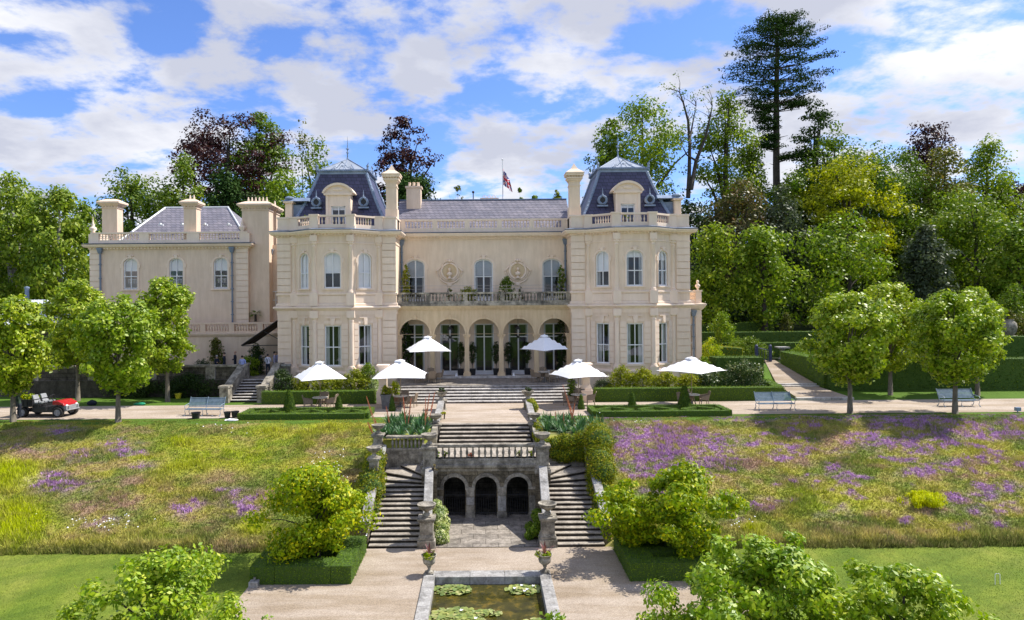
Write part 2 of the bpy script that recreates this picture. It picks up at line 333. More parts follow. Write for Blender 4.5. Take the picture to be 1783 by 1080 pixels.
class MB:
    def __init__(s): s.v = []; s.f = []; s.M = Matrix()
    def at(s, m): s.M = m; return s
    def add(s, vs, fs):
        b = len(s.v); M_ = s.M
        s.v.extend([tuple(M_ @ Vector(p)) for p in vs]); s.f.extend([tuple(i+b for i in f) for f in fs]); return s
    def box(s, x0, x1, y0, y1, z0, z1):
        if x0 > x1: x0, x1 = x1, x0
        if y0 > y1: y0, y1 = y1, y0
        return s.add([(x0, y0, z0), (x1, y0, z0), (x1, y1, z0), (x0, y1, z0), (x0, y0, z1), (x1, y0, z1), (x1, y1, z1), (x0, y1, z1)],
                     [(0, 3, 2, 1), (4, 5, 6, 7), (0, 1, 5, 4), (1, 2, 6, 5), (2, 3, 7, 6), (3, 0, 4, 7)])
    def quad(s, a, b, c, d): return s.add([a, b, c, d], [(0, 1, 2, 3)])
    def hexa(s, p): return s.add(p, [(0, 3, 2, 1), (4, 5, 6, 7), (0, 1, 5, 4), (1, 2, 6, 5), (2, 3, 7, 6), (3, 0, 4, 7)])
    def prism(s, poly, h0, h1, ax='y'):   # polygon in (x,z) extruded along y, or in (x,y) along z, or (y,z) along x
        n = len(poly)
        k = {'y': lambda p, h: (p[0], h, p[1]), 'z': lambda p, h: (p[0], p[1], h), 'x': lambda p, h: (h, p[0], p[1])}[ax]
        return s.add([k(p, h0) for p in poly]+[k(p, h1) for p in poly],
                     [tuple(range(n)), tuple(range(2*n-1, n-1, -1))]+[(i, i+n, (i+1) % n+n, (i+1) % n) for i in range(n)])
    def lathe(s, prof, c=(0, 0, 0), n=12, caps=True, a0=0, a1=None):   # prof [(r,z)]
        full = a1 is None; a1 = 2*math.pi if full else a1
        m = n if full else n+1; vs = []
        for r, z in prof:
            for i in range(m):
                a = a0+(a1-a0)*i/n; vs.append((c[0]+r*math.cos(a), c[1]+r*math.sin(a), c[2]+z))
        fs = []
        for k in range(len(prof)-1):
            for i in range(n):
                j = (i+1) % m; fs.append((k*m+i, k*m+j, (k+1)*m+j, (k+1)*m+i))
        if caps and full: fs += [tuple(range(m-1, -1, -1)), tuple((len(prof)-1)*m+i for i in range(m))]
        return s.add(vs, fs)
    def tube(s, pts, rad, n=8, cap=True):
        pts = [Vector(p) for p in pts]; k = len(pts)
        rad = [rad]*k if isinstance(rad, (int, float)) else rad
        vs = []; up = None
        for i, p in enumerate(pts):
            t = (pts[min(i+1, k-1)]-pts[max(i-1, 0)]).normalized()
            if up is None: up = Vector((0, 0, 1)) if abs(t.z) < .9 else Vector((1, 0, 0))
            a = t.cross(up); a = a.normalized() if a.length > 1e-6 else Vector((1, 0, 0)); b = t.cross(a).normalized(); up = -b if False else b.cross(t)*-1 if False else up
            for j in range(n):
                q = 2*math.pi*j/n; vs.append(tuple(p+(a*math.cos(q)+b*math.sin(q))*rad[i]))
        fs = [(i*n+j, i*n+(j+1) % n, (i+1)*n+(j+1) % n, (i+1)*n+j) for i in range(k-1) for j in range(n)]
        if cap: fs += [tuple(range(n)), tuple((k-1)*n+j for j in range(n-1, -1, -1))]
        return s.add(vs, fs)
    def sweep(s, path, prof, closed=False):   # path [(x,y)], prof [(out,z)]; outward = right-hand side of travel
        n = len(path); P = [Vector((p[0], p[1])) for p in path]; offs = []
        for i in range(n):
            a = P[i]-P[i-1] if (i > 0 or closed) else None; b = P[(i+1) % n]-P[i] if (i < n-1 or closed) else None
            na = Vector((a.y, -a.x)).normalized() if a is not None else None; nb = Vector((b.y, -b.x)).normalized() if b is not None else None
            if na is None: offs.append(nb)
            elif nb is None: offs.append(na)
            else:
                m = (na+nb).normalized(); offs.append(m/max(.3, m.dot(na)))
        k = len(prof); vs = []
        for i in range(n):
            for o, z in prof: q = P[i]+offs[i]*o; vs.append((q.x, q.y, z))
        fs = []
        for i in range(n if closed else n-1):
            j = (i+1) % n
            for q in range(k-1): fs.append((i*k+q, j*k+q, j*k+q+1, i*k+q+1))
            fs.append((i*k+k-1, j*k+k-1, j*k, i*k))
        if not closed: fs += [tuple(range(k)), tuple((n-1)*k+q for q in range(k-1, -1, -1))]
        return s.add(vs, fs)
    def sphere(s, c, r, n=10, m=7, sc=(1, 1, 1)):
        pr = [(r*math.sin(math.pi*i/m), -r*math.cos(math.pi*i/m)) for i in range(m+1)]
        pr[0] = (.001, pr[0][1]); pr[-1] = (.001, pr[-1][1]); vs = []
        for q, z in pr:
            for i in range(n): a = 2*math.pi*i/n; vs.append((c[0]+q*math.cos(a)*sc[0], c[1]+q*math.sin(a)*sc[1], c[2]+z*sc[2]))
        return s.add(vs, [(k*n+i, k*n+(i+1) % n, (k+1)*n+(i+1) % n, (k+1)*n+i) for k in range(m) for i in range(n)])
    def torus(s, c, R_, r, n=24, m=8, axis='z', a0=0, a1=2*math.pi):
        pts = []
        for i in range(n+1):
            a = a0+(a1-a0)*i/n; x, y = R_*math.cos(a), R_*math.sin(a)
            pts.append((c[0]+x, c[1]+y, c[2]) if axis == 'z' else (c[0]+x, c[1], c[2]+y) if axis == 'y' else (c[0], c[1]+x, c[2]+y))
        return s.tube(pts, r, m)
    def build(s, name, mat, parent=None, smooth=False, bevel=0):
        org = ORG.get(parent.name, Vector((0, 0, 0))) if parent is not None else Vector((0, 0, 0))
        me = bpy.data.meshes.new(name); V = np.array(s.v, dtype=float).reshape(-1, 3)-np.array(org)
        me.from_pydata(V.tolist(), [], s.f)
        mats = mat if isinstance(mat, (list, tuple)) else [mat]
        for m in mats: me.materials.append(MATS[m])
        if smooth: me.shade_smooth()
        me.validate(); me.update()
        o = link(bpy.data.objects.new(name, me)); setparent(o, parent); ORG[o.name] = org
        if bevel:
            b = o.modifiers.new('bevel', 'BEVEL'); b.width = bevel; b.segments = 2; b.limit_method = 'ANGLE'; b.angle_limit = R(50)
        return o
def empty_part(name, parent):
    o = link(bpy.data.objects.new(name, None)); setparent(o, parent); ORG[o.name] = ORG[parent.name]; o.empty_display_size = .1; return o

def smooth_angle(o, ang=40):
    me = o.data; me.shade_smooth()
    try: me.set_sharp_from_angle(angle=R(ang))
    except Exception: pass
    return o

# ------------------------------------------------------------ numpy foliage
def vnoise(x, y, seed=0):
    xi = np.floor(x).astype(int); yi = np.floor(y).astype(int); xf = x-xi; yf = y-yi
    def h(a, b):
        n = (a*374761393+b*668265263+seed*974634777) & 0x7fffffff; n = ((n ^ (n >> 13))*1274126177) & 0x7fffffff
        return ((n ^ (n >> 16)) & 0xffff)/65535.0
    u = xf*xf*(3-2*xf); v = yf*yf*(3-2*yf)
    return (h(xi, yi)*(1-u)+h(xi+1, yi)*u)*(1-v)+(h(xi, yi+1)*(1-u)+h(xi+1, yi+1)*u)*v
def fbm(x, y, seed=0, o=5):
    t = 0; a = .5; s = 0
    for i in range(o): t = t+a*vnoise(x*2**i, y*2**i, seed+i); s += a; a *= .55
    return t/s
def mesh_quads(name, V, n_per, mat, parent=None, col=None):
    nv = len(V); nf = nv//n_per; me = bpy.data.meshes.new(name)
    org = np.array(ORG.get(parent.name, Vector((0, 0, 0)))) if parent is not None else np.zeros(3)
    me.vertices.add(nv); me.vertices.foreach_set('co', (V-org).astype(np.float32).ravel())
    me.loops.add(nv); me.loops.foreach_set('vertex_index', np.arange(nv, dtype=np.int32))
    me.polygons.add(nf); me.polygons.foreach_set('loop_start', np.arange(0, nv, n_per, dtype=np.int32)); me.polygons.foreach_set('loop_total', np.full(nf, n_per, dtype=np.int32))
    me.materials.append(MATS[mat]); me.update(calc_edges=True)
    if col is not None:
        ca = me.color_attributes.new('Col', 'FLOAT_COLOR', 'POINT'); c4 = np.ones((nv, 4), dtype=np.float32); c4[:, :3] = np.repeat(col, n_per, 0)
        ca.data.foreach_set('color', c4.ravel())
    o = link(bpy.data.objects.new(name, me)); setparent(o, parent); ORG[o.name] = Vector(org); return o
def leaves(P, Nn, size, rng, spread=.8, aspect=.55, droop=0.0):
    """diamond leaves at points P with rough normals Nn"""
    n = len(P); N = Nn+rng.normal(0, spread, (n, 3)); N /= np.linalg.norm(N, axis=1, keepdims=True)+1e-9
    T = rng.normal(0, 1, (n, 3)); T[:, 2] -= droop; T -= N*np.sum(T*N, 1, keepdims=True); T /= np.linalg.norm(T, axis=1, keepdims=True)+1e-9
    B = np.cross(N, T); s = (size*rng.uniform(.6, 1.25, n))[:, None]
    V = np.empty((n, 4, 3)); V[:, 0] = P-T*s*.5; V[:, 1] = P+B*s*aspect*.5+T*s*.05; V[:, 2] = P+T*s*.5-N*s*.08; V[:, 3] = P-B*s*aspect*.5+T*s*.05
    return V.reshape(-1, 3)
def clump_points(C, Rr, n, rng, flat=1.0, up=.25):
    w = Rr**2; k = rng.choice(len(C), n, p=w/w.sum())
    d = rng.normal(0, 1, (n, 3)); d /= np.linalg.norm(d, axis=1, keepdims=True); r = rng.uniform(.12, 1, n)**.5*(1+.28*rng.uniform(0, 1, n)**3)
    off = d*(Rr[k]*r)[:, None]; off[:, 2] *= flat
    N = d.copy(); N[:, 2] += up; return C[k]+off, N
def env_round(h): return math.sqrt(max(0, 1-(2*h-1)**2))
ENV = {'broad': lambda t: math.sqrt(max(0, 1-t**4))*(.6+.4*min(1, t*2)), 'dome': lambda t: math.sqrt(max(0, 1-t**3.4))*(.85+.15*min(1, t*5)),
       'round': lambda t: math.sqrt(max(0, 1-abs(2*t-1)**2.4)), 'cone': lambda t: (1-t)**.8*.95+.05, 'column': lambda t: min(1, (1-t)*3.2)**.55*(.8+.2*min(1, t*4)),
       'clip': lambda t: min(1, (1-abs(2*t-1))*1.9+.18)**.55, 'top': lambda t: min(1, t*1.2+.15)*math.sqrt(max(0, 1-t**3))}
def crown(base, cb, h, rx, ry, env, ncl, rng, cr=.2, shell=.5, jit=.12):
    """clump centres between heights cb..h above base inside an envelope"""
    C = []; Rr = []; e = ENV[env]; tries = 0
    while len(C) < ncl and tries < ncl*30:
        tries += 1; t = rng.uniform(.0, .98); w = e(t); a = rng.uniform(0, 2*math.pi); q = rng.uniform(shell**2, 1)**.5
        if rng.uniform() > w+.1: continue
        rr = cr*(rx+ry)/2*rng.uniform(.6, 1.4)
        k = max(0, w*q*(1+rng.normal(0, jit))-rr/(rx+ry)*1.5)
        C.append((base[0]+math.cos(a)*rx*k, base[1]+math.sin(a)*ry*k, base[2]+cb+(h-cb)*t-rr*(.75 if t > .7 else .1))); Rr.append(rr)
    return np.array(C), np.array(Rr)
TREES = 0
def tree(label, base, h, w, cb=.25, env='broad', mat='leaf_mid', bark='bark_dark', ls=.34, n=9000, ncl=60, cr=.20, seed=1, cat='tree', name='tree', group='trees standing behind the house', droop=0, flat=.75, shell=.45, trunk_r=None, limbs=10, lean=(0, 0), spread=.8, core=True, aspect=.6, depth=None, trunk_bend=.3, extra=None, jit=.12, full=3.6):
    rng = np.random.default_rng(seed); base = Vector(base); t = thing(name, label, cat, tuple(base), group)
    cbh = h*cb; ry = (depth or w)/2; e_ = ENV[env]; area = sum(e_((q+.5)/20) for q in range(20))/20*w*(h-cbh)
    if full: ncl = int(max(ncl, min(190, 4.2*area/(3.14*(cr*w/2)**2)))); n = int(max(n, min(34000, full*area/(.3*ls*ls))))
    C, Rr = crown(base, cbh, h, w/2, ry, env, ncl, rng, cr, shell, jit)
    if lean != (0, 0):
        f = (C[:, 2]-base.z)/h; C[:, 0] += lean[0]*f; C[:, 1] += lean[1]*f
    P, N = clump_points(C, Rr, n, rng, flat)
    cen = np.array([base.x+lean[0]*.5, base.y, base.z+cbh+(h-cbh)*.45]); o = P-cen; o /= np.linalg.norm(o, axis=1, keepdims=True); N = N+o*.7
    V = leaves(P, N, ls, rng, spread, aspect, droop)
    mesh_quads('crown', V, 4, mat, t)
    if extra is not None:
        m2, frac = extra; k = rng.uniform(0, 1, len(P)) < frac
    tr = trunk_r or max(.12, h*.022); b = MB(); top = Vector((base.x+lean[0]*.9, base.y+lean[1]*.9, base.z+h*.86)); pts = []; rad = []
    for i in range(8):
        f = i/7; p = base.lerp(top, f); bend = trunk_bend*math.sin(f*3)
        pts.append(p+Vector((bend*rng.uniform(-1, 1)*.6, bend*rng.uniform(-1, 1)*.6, -.15 if i == 0 else 0))); rad.append(tr*(1.35 if i == 0 else (1-f)**.8+.08))
    b.tube(pts, rad, 9)
    idx = rng.choice(len(C), min(limbs, len(C)), replace=False)
    for i in idx:
        c = Vector(C[i]); hh = max(cbh*.8, min(h*.7, (c.z-base.z)*.62)); s = base.lerp(top, hh/(h*.86)); mid = s.lerp(c, .55)+Vector((0, 0, .10*h*.3)); rr = tr*.42
        b.tube([s, s.lerp(mid, .5), mid, c], [rr, rr*.75, rr*.5, rr*.15], 6)
    b.build('trunk', bark, t, smooth=True)
    return t
def shrub(name, label, c, rx, ry, h, mat, ls=.12, n=2500, ncl=20, seed=1, cat='shrub', group=None, env='dome', flat=.9, cr=.26, parent=None, upright=0, z0=.05, spread=.8, aspect=.55, core='hedge_core', shell=.5):
    rng = np.random.default_rng(seed); c = Vector(c); ar_ = 2*rx*h*.85
    if n > 700: ncl = int(max(ncl, min(160, 4.5*ar_/(3.14*(cr*(rx+ry)/2)**2)))); n = int(max(n, min(16000, 3.6*ar_/(.3*ls*ls))))
    C, Rr = crown(c, h*z0, h, rx, ry, env, ncl, rng, cr, shell)
    P, N = clump_points(C, Rr, n, rng, flat); P[:, 2] = np.maximum(P[:, 2], c.z+.02)
    V = leaves(P, N, ls, rng, spread, aspect, -upright)
    t = thing(name, label, cat, tuple(c), group) if parent is None else parent
    mesh_quads('foliage', V, 4, mat, t)
    b = MB()
    for k in range(5):
        a = rng.uniform(0, 6.28); b.tube([c+Vector((0, 0, -.1)), c+Vector((math.cos(a)*rx*.25, math.sin(a)*ry*.25, h*.4)), c+Vector((math.cos(a)*rx*.5, math.sin(a)*ry*.5, h*.75))], [.035, .025, .008], 5)
    b.build('stem', 'bark_dark', t); return t
def clipped(name, label, polys, mat='leaf_yew', ls=.07, dens=260, seed=1, cat='hedge', group=None, rough=.03, origin=None):
    """clipped mass: polys = list of hexahedra [8 corners: 4 bottom ccw, 4 top ccw]; a solid dark core with leaf-sized faces all over it"""
    rng = np.random.default_rng(seed); o0 = origin or tuple(np.mean(np.array(polys[0])[:4], 0)); t = thing(name, label, cat, o0, group)
    core = MB(); PP = []; NN = []
    for p in polys:
        p = [Vector(q) for q in p]; cen = sum(p, Vector())/8; core.hexa([tuple(cen+(q-cen)*.985-Vector((0, 0, .02 if i > 3 else 0))) for i, q in enumerate(p)])
        for fi in ((4, 5, 6, 7), (0, 1, 5, 4), (1, 2, 6, 5), (2, 3, 7, 6), (3, 0, 4, 7)):
            a, b_, c, d = [np.array(p[i]) for i in fi]; nrm = np.cross(b_-a, d-a); ar = (np.linalg.norm(nrm)+np.linalg.norm(np.cross(b_-c, d-c)))/2
            if ar < 1e-4: continue
            nrm = nrm/np.linalg.norm(nrm)
            if np.dot(nrm, (a+c)/2-np.array(cen)) < 0: nrm = -nrm
            if nrm[1] > .6: k = int(ar*dens*.25)
            else: k = int(ar*dens)
            u = rng.uniform(0, 1, (k, 1)); v = rng.uniform(0, 1, (k, 1)); q = a*(1-u)*(1-v)+b_*u*(1-v)+c*u*v+d*(1-u)*v
            q = q+nrm*(rng.normal(0, rough, (k, 1))+.01); PP.append(q); NN.append(np.repeat(nrm[None], k, 0))
    V = leaves(np.vstack(PP), np.vstack(NN), ls, rng, .36, .6); mesh_quads('foliage', V, 4, mat, t); core.build('branches', 'hedge_core', t); return t
def hx(x0, x1, y0, y1, z0, z1, taper=0):
    a = taper; return [(x0, y0, z0), (x1, y0, z0), (x1, y1, z0), (x0, y1, z0), (x0+a, y0+a, z1), (x1-a, y0+a, z1), (x1-a, y1-a, z1), (x0+a, y1-a, z1)]
def hline(p, q, w, z0, z1, z0b=None, z1b=None):
    p = Vector((p[0], p[1])); q = Vector((q[0], q[1])); d = (q-p).normalized(); n = Vector((-d.y, d.x))*w/2; z0b = z0 if z0b is None else z0b; z1b = z1 if z1b is None else z1b
    return [(p.x-n.x, p.y-n.y, z0), (q.x-n.x, q.y-n.y, z0b), (q.x+n.x, q.y+n.y, z0b), (p.x+n.x, p.y+n.y, z0), (p.x-n.x, p.y-n.y, z1), (q.x-n.x, q.y-n.y, z1b), (q.x+n.x, q.y+n.y, z1b), (p.x+n.x, p.y+n.y, z1)]
# ------------------------------------------------------------ the ground: one sheet to the horizon
LOW = -3.5; YB0 = 28.7; YB1 = 40.2
def sstep(a, b, x): t = np.clip((x-a)/(b-a), 0, 1); return t*t*(3-2*t)
def gz(x, y):
    x = np.asarray(x, float); y = np.asarray(y, float)
    t = np.clip((y-YB0)/(YB1-YB0), 0, 1); z = LOW+(0-LOW)*(t*.86+.14*np.sin(t*math.pi/2))
    z = z+.0*x
    r = sstep(16, 21, x); z = z+r*(sstep(47.5, 62, y)*1.7+sstep(62, 85, y)*2.6+sstep(85, 170, y)*16)
    l = 1-sstep(-40, -32, x); z = z+l*(sstep(51, 53, y)*1.6+sstep(70, 170, y)*9)
    m = (1-r)*(1-l); z = z+m*sstep(75, 170, y)*11
    return z
def build_ground():
    xs = np.unique(np.concatenate([np.linspace(-1500, -60, 14), np.arange(-60, -40, 1.0), np.arange(-40, -5.5, .25), np.arange(-5.5, 5.51, .5), np.arange(5.5, 40, .25), np.arange(40, 62, 1.0), np.linspace(62, 1500, 14)]).round(4))
    ys = np.unique(np.concatenate([np.linspace(-200, 10, 6), np.arange(10, 28, 1.0), np.arange(28, 41, .2), np.arange(41, 90, 1.0), np.linspace(90, 200, 20), np.linspace(250, 1800, 8)]).round(4))
    X, Y = np.meshgrid(xs, ys); Z = gz(X, Y)
    stair = ((np.abs(X) < 5.4) & (Y > 28.7) & (Y < 34.9)) | ((np.abs(X) < 2.7) & (Y > 28.7) & (Y < 39.05)); Z = np.where(stair, -3.62, Z)
    bed = (np.abs(X) >= 2.7) & (np.abs(X) < 5.6) & (Y >= 34.9) & (Y < YB1); Z = np.where(bed, -.12, Z)
    bumpy = (Y > YB0+.2) & (Y < YB1) & (np.abs(X) > 5.6); Z = Z+np.where(bumpy, (fbm(X*.9, Y*.9, 5)-.5)*.22, 0)
    pond = (np.abs(X-.05) < 2.3) & (Y < 26.5) & (Y > 10); Z = np.where(pond, -4.4, Z)
    nx, ny = len(xs), len(ys); V = np.stack([X, Y, Z], -1).reshape(-1, 3); me = bpy.data.meshes.new('ground')
    F_ = [(j*nx+i, j*nx+i+1, (j+1)*nx+i+1, (j+1)*nx+i) for j in range(ny-1) for i in range(nx-1)]
    me.from_pydata(V.tolist(), [], F_); ca = me.color_attributes.new('Col', 'FLOAT_COLOR', 'POINT')
    C = meadow_colour(V[:, 0], V[:, 1]); bank = ((V[:, 1] > YB0) & (V[:, 1] < YB1-.2))[:, None]
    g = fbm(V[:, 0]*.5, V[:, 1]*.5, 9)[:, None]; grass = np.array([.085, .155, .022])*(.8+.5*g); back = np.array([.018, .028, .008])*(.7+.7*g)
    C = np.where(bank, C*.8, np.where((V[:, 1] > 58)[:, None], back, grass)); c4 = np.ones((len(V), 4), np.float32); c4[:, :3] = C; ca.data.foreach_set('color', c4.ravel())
    me.materials.append(MATS['meadow_ground']); me.shade_smooth(); o = link(bpy.data.objects.new('ground', me)); o['kind'] = 'structure'; return o
# patches of the flowering bank, read from the photograph: (px, py, half width, half height, strength)
PUR = [(105, 749, 28, 7, .5), (207, 772, 26, 6, .9), (211, 790, 17, 7, .9), (246, 788, 10, 4, .8), (141, 793, 22, 9, .45), (95, 827, 16, 6, 1), (95, 846, 42, 12, .6), (25, 778, 40, 8, .35),
       (243, 812, 20, 7, .5), (415, 860, 22, 8, .5), (383, 854, 9, 4, .95), (343, 874, 10, 6, 1), (317, 889, 24, 9, .7), (426, 884, 26, 14, .65), (176, 911, 40, 7, .35), (440, 868, 20, 8, .9),
       (1203, 764, 60, 14, .8), (1130, 755, 50, 12, .85), (1150, 790, 75, 16, .95), (1240, 778, 32, 12, .9), (1170, 815, 70, 12, .85), (1100, 775, 30, 20, .8), (1250, 800, 30, 10, .7), (1310, 771, 14, 5, .8), (1508, 757, 24, 7, 1), (1555, 772, 48, 9, .95), (1604, 782, 28, 7, .9),
       (1594, 734, 70, 12, .9), (1647, 757, 34, 9, .8), (1736, 758, 56, 8, 1), (1768, 733, 24, 8, .9), (1690, 740, 50, 7, .6), (1583, 803, 22, 6, .7), (1654, 806, 22, 5, .8), (1597, 824, 22, 6, .9), (1627, 822, 10, 4, .9), (1654, 819, 10, 4, .7), (1718, 801, 28, 6, .6),
       (1668, 865, 19, 9, .9), (1711, 865, 17, 6, .8), (1700, 888, 14, 7, .9), (1583, 909, 9, 5, .9), (1675, 924, 12, 5, .95), (1732, 916, 18, 5, .8), (1480, 730, 14, 5, .9), (1352, 840, 8, 4, .8), (1760, 850, 22, 8, .6), (1740, 890, 30, 9, .5), (1570, 875, 12, 5, .5), (1280, 905, 12, 8, .3)]
BRO = [(373, 830, 44, 12), (211, 875, 38, 16), (150, 885, 34, 16), (228, 838, 26, 9), (85, 925, 8, 8), (183, 925, 18, 5), (1306, 806, 34, 10), (1398, 803, 28, 7), (1462, 768, 32, 14), (1193, 744, 38, 7), (1090, 742, 30, 8), (1535, 895, 34, 6), (60, 790, 60, 8), (1330, 885, 26, 6), (1700, 830, 40, 6), (1620, 890, 30, 6)]
YEL = [(20, 832, 44, 24, 1), (30, 912, 50, 32, 1), (330, 805, 60, 26, .45), (420, 790, 60, 30, .35), (470, 760, 60, 20, .3), (312, 770, 30, 10, .5), (245, 800, 20, 6, .5), (560, 745, 60, 10, .3), (1470, 880, 60, 14, .35), (1310, 925, 18, 12, .7), (1420, 855, 50, 10, .3), (440, 925, 30, 10, .6), (250, 925, 60, 12, .3), (1640, 788, 60, 5, .25)]
def pix(x, y):
    z = gz(x, y); u = x*F/y; v = (HC-z)*F/y; c, s = math.cos(ROLL), math.sin(ROLL); return PX+u*c+v*s, PY-u*s+v*c
def meadow_colour(x, y):
    x = np.asarray(x, float); y = np.asarray(y, float); ys = np.maximum(y, 20.0); qx, qy = pix(x, ys)
    a = fbm(x*.55, y*.8, 1)[:, None]; b = fbm(x*2.1, y*2.6, 2)[:, None]; c = fbm(x*.25+9, y*.6, 3)[:, None]
    g = np.array([.20, .26, .045]); ol = np.array([.38, .37, .06]); st = np.array([.50, .40, .14]); dk = np.array([.09, .155, .03])
    col = g+(ol-g)*sstep(.38, .62, a); col = col+(st-col)*(sstep(.50, .72, b)*.55); col = col+(dk-col)*(sstep(.58, .75, c)*.6)
    lo = sstep(YB0+1.9, YB0+.5, y)[:, None]; col = col+(np.array([.60, .53, .18])-col)*lo*(.15+.5*sstep(.4, .6, b))
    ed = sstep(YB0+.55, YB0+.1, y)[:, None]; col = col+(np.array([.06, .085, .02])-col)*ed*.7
    wob = (fbm(x*.8, y*1.4, 21)-.5)*26; wob2 = (fbm(x*.9+4, y*1.5, 22)-.5)*14
    def blob(px, py, sx, sy): return np.exp(-(((qx+wob-px)/sx)**2+((qy+wob2-py)/sy)**2)*.8)
    br = np.zeros(len(x)); pu = np.zeros(len(x)); ye = np.zeros(len(x))
    for p in BRO: br = np.maximum(br, blob(*p))
    for p in PUR: pu = np.maximum(pu, blob(*p[:4])*p[4])
    for p in YEL: ye = np.maximum(ye, blob(*p[:4])*p[4])
    sp = fbm(x*3.2, y*4.5, 31); rt = sstep(5, 8, x); pu = np.maximum(pu, rt*.6*sstep(.55, .70, fbm(x*.8+3, y*1.5, 77))*sstep(30, 33, y))
    bg = sstep(.54, .70, fbm(x*.45, y*1.1, 33))*.42
    br = np.clip(np.maximum(br, bg)*(.4+1.1*sstep(.35, .6, sp)), 0, 1)[:, None]*.8; col = col+(np.array([.42, .26, .21])-col)*br
    ye = np.clip(ye*(.6+.9*sstep(.35, .55, sp)), 0, 1)[:, None]; col = col+(np.array([.50, .56, .012])-col)*ye
    pu = np.clip(pu*1.3*(.18+1.15*sstep(.38, .60, sp))*(.55+.6*sstep(.35, .6, fbm(x*7, y*9, 51))), 0, .92)[:, None]; col = col+(np.array([.46, .25, .50])-col)*pu
    return col
build_ground()
def sheet(name, poly, z, mat, kind='structure'):
    b = MB(); b.add([(p[0], p[1], z) for p in poly], [tuple(range(len(poly)))]); o = b.build(name, mat); o['kind'] = kind; return o
def frame_sheet(name, outer, inner, z, mat):
    (X0, X1, Y0, Y1), (x0, x1, y0, y1) = outer, inner; b = MB()
    for q in ((X0, x0, Y0, Y1), (x1, X1, Y0, Y1), (x0, x1, Y0, y0), (x0, x1, y1, Y1)):
        b.add([(q[0], q[2], z), (q[1], q[2], z), (q[1], q[3], z), (q[0], q[3], z)], [(0, 1, 2, 3)])
    o = b.build(name, mat); o['kind'] = 'structure'; return o
sheet('lawn_left', [(-60, 8), (-8.75, 8), (-8.75, 28.78), (-60, 28.78)], LOW+.006, 'lawn')
sheet('lawn_right', [(9.3, 8), (60, 8), (60, 28.86), (9.3, 28.86)], LOW+.006, 'lawn')
frame_sheet('gravel_court', (-8.75, 9.3, 8, 28.95), (-2.36, 2.46, 8.01, 26.36), LOW+.012, 'gravel')
sheet('path', [(-70, 41.45), (-4, 41.25), (-2.6, 41.2), (-2.6, 39.0), (2.6, 39.0), (2.6, 41.2), (4, 41.25), (70, 41.45), (70, 47.0), (21, 46.6), (-70, 46.6)], .012, 'path_gravel')
# pond: stone rim, walls, water
t = thing('pond', 'rectangular lily pond with pale stone rim set in the gravel', 'pond', (.05, 19, LOW))
b = MB()
for q in ((-2.36, -1.93, 8, 26.36), (2.03, 2.46, 8, 26.36), (-1.93, 2.03, 25.75, 26.36)):
    n = 9 if q[3]-q[2] > 3 else 1
    if n > 1:
        for i in range(12):
            y0 = q[2]+(q[3]-q[2])*i/12; y1 = q[2]+(q[3]-q[2])*(i+1)/12; b.box(q[0], q[1], y0+.006, y1-.006, LOW-.3, LOW+.07+.004*(i % 3))
    else:
        for i in range(3):
            x0 = q[0]+(q[1]-q[0])*i/3; x1 = q[0]+(q[1]-q[0])*(i+1)/3; b.box(x0+.006, x1-.006, q[2], q[3], LOW-.3, LOW+.068+.003*(i % 2))
b.build('rim', 'coping_stone', t, bevel=.012)
b = MB(); b.box(-2.3, -2.02, 8, 26.3, LOW-1, LOW-.29); b.box(2.12, 2.4, 8, 26.3, LOW-1, LOW-.29); b.box(-2.02, 2.12, 25.85, 26.3, LOW-1, LOW-.29); b.build('basin_wall', 'dark_wall', t)
sheet('water', [(-2.02, 8), (2.12, 8), (2.12, 25.85), (-2.02, 25.85)], LOW-.22, 'pond_water')
rng = np.random.default_rng(5)
def lilies(label, spots, seed):
    rng = np.random.default_rng(seed); V = []
    for (cx, cy, rx, ry, n) in spots:
        for i in range(n):
            a = rng.uniform(0, 6.28); q = rng.uniform(0, 1)**.6; x = cx+math.cos(a)*rx*q; y = cy+math.sin(a)*ry*q
            if not (-1.98 < x < 2.08 and y < 25.75): continue
            r = rng.uniform(.045, .11); tilt = rng.normal(0, .22 if rng.uniform() < .5 else .05, 2); z = LOW-.205+rng.uniform(0, .10)*(1-q)+.02; a0 = rng.uniform(0, 6.28)
            pts = [(x+math.cos(a0+k*.95)*r, y+math.sin(a0+k*.95)*r) for k in range(6)]
            V += [(p[0], p[1], z+(p[0]-x)*tilt[0]+(p[1]-y)*tilt[1]) for p in pts]
    V = np.array(V); V[:, 2] = np.maximum(V[:, 2], LOW-.212)
    return mesh_quads('water_lilies', V, 6, 'pad_leaf')
tag(lilies('', [(-1.3, 25.2, .75, .45, 150)], 1), 'small clump of lily pads at the far left corner of the pond', 'water lilies', kind='stuff')
tag(lilies('', [(1.4, 25.2, .65, .45, 140)], 2), 'lily pads with white blooms at the far right corner of the pond', 'water lilies', kind='stuff')
tag(lilies('', [(-1.05, 22.9, 1.0, .85, 420), (-.1, 23.3, .6, .25, 60)], 3), 'big raft of lily pads against the near left side of the pond', 'water lilies', kind='stuff')
tag(lilies('', [(1.6, 22.3, .6, .6, 170)], 4), 'lily pads against the near right side of the pond', 'water lilies', kind='stuff')
b = MB()
def bloom(b, x, y, z, r=.09):
    for k in range(9):
        a = k*.698; rr = r*(1 if k % 2 else .7); d = Vector((math.cos(a), math.sin(a), .75)).normalized(); s = Vector((-math.sin(a), math.cos(a), 0)); c = Vector((x, y, z))
        b.add([c, c+d*rr*.6+s*rr*.3, c+d*rr, c+d*rr*.6-s*rr*.3], [(0, 1, 2, 3)])
blooms = [(1.05, 25.1), (1.4, 24.85), (1.32, 25.35), (1.75, 25.3), (-.85, 23.35), (-1.65, 22.4), (-.35, 22.75), (1.9, 22.25), (1.5, 25.0)]
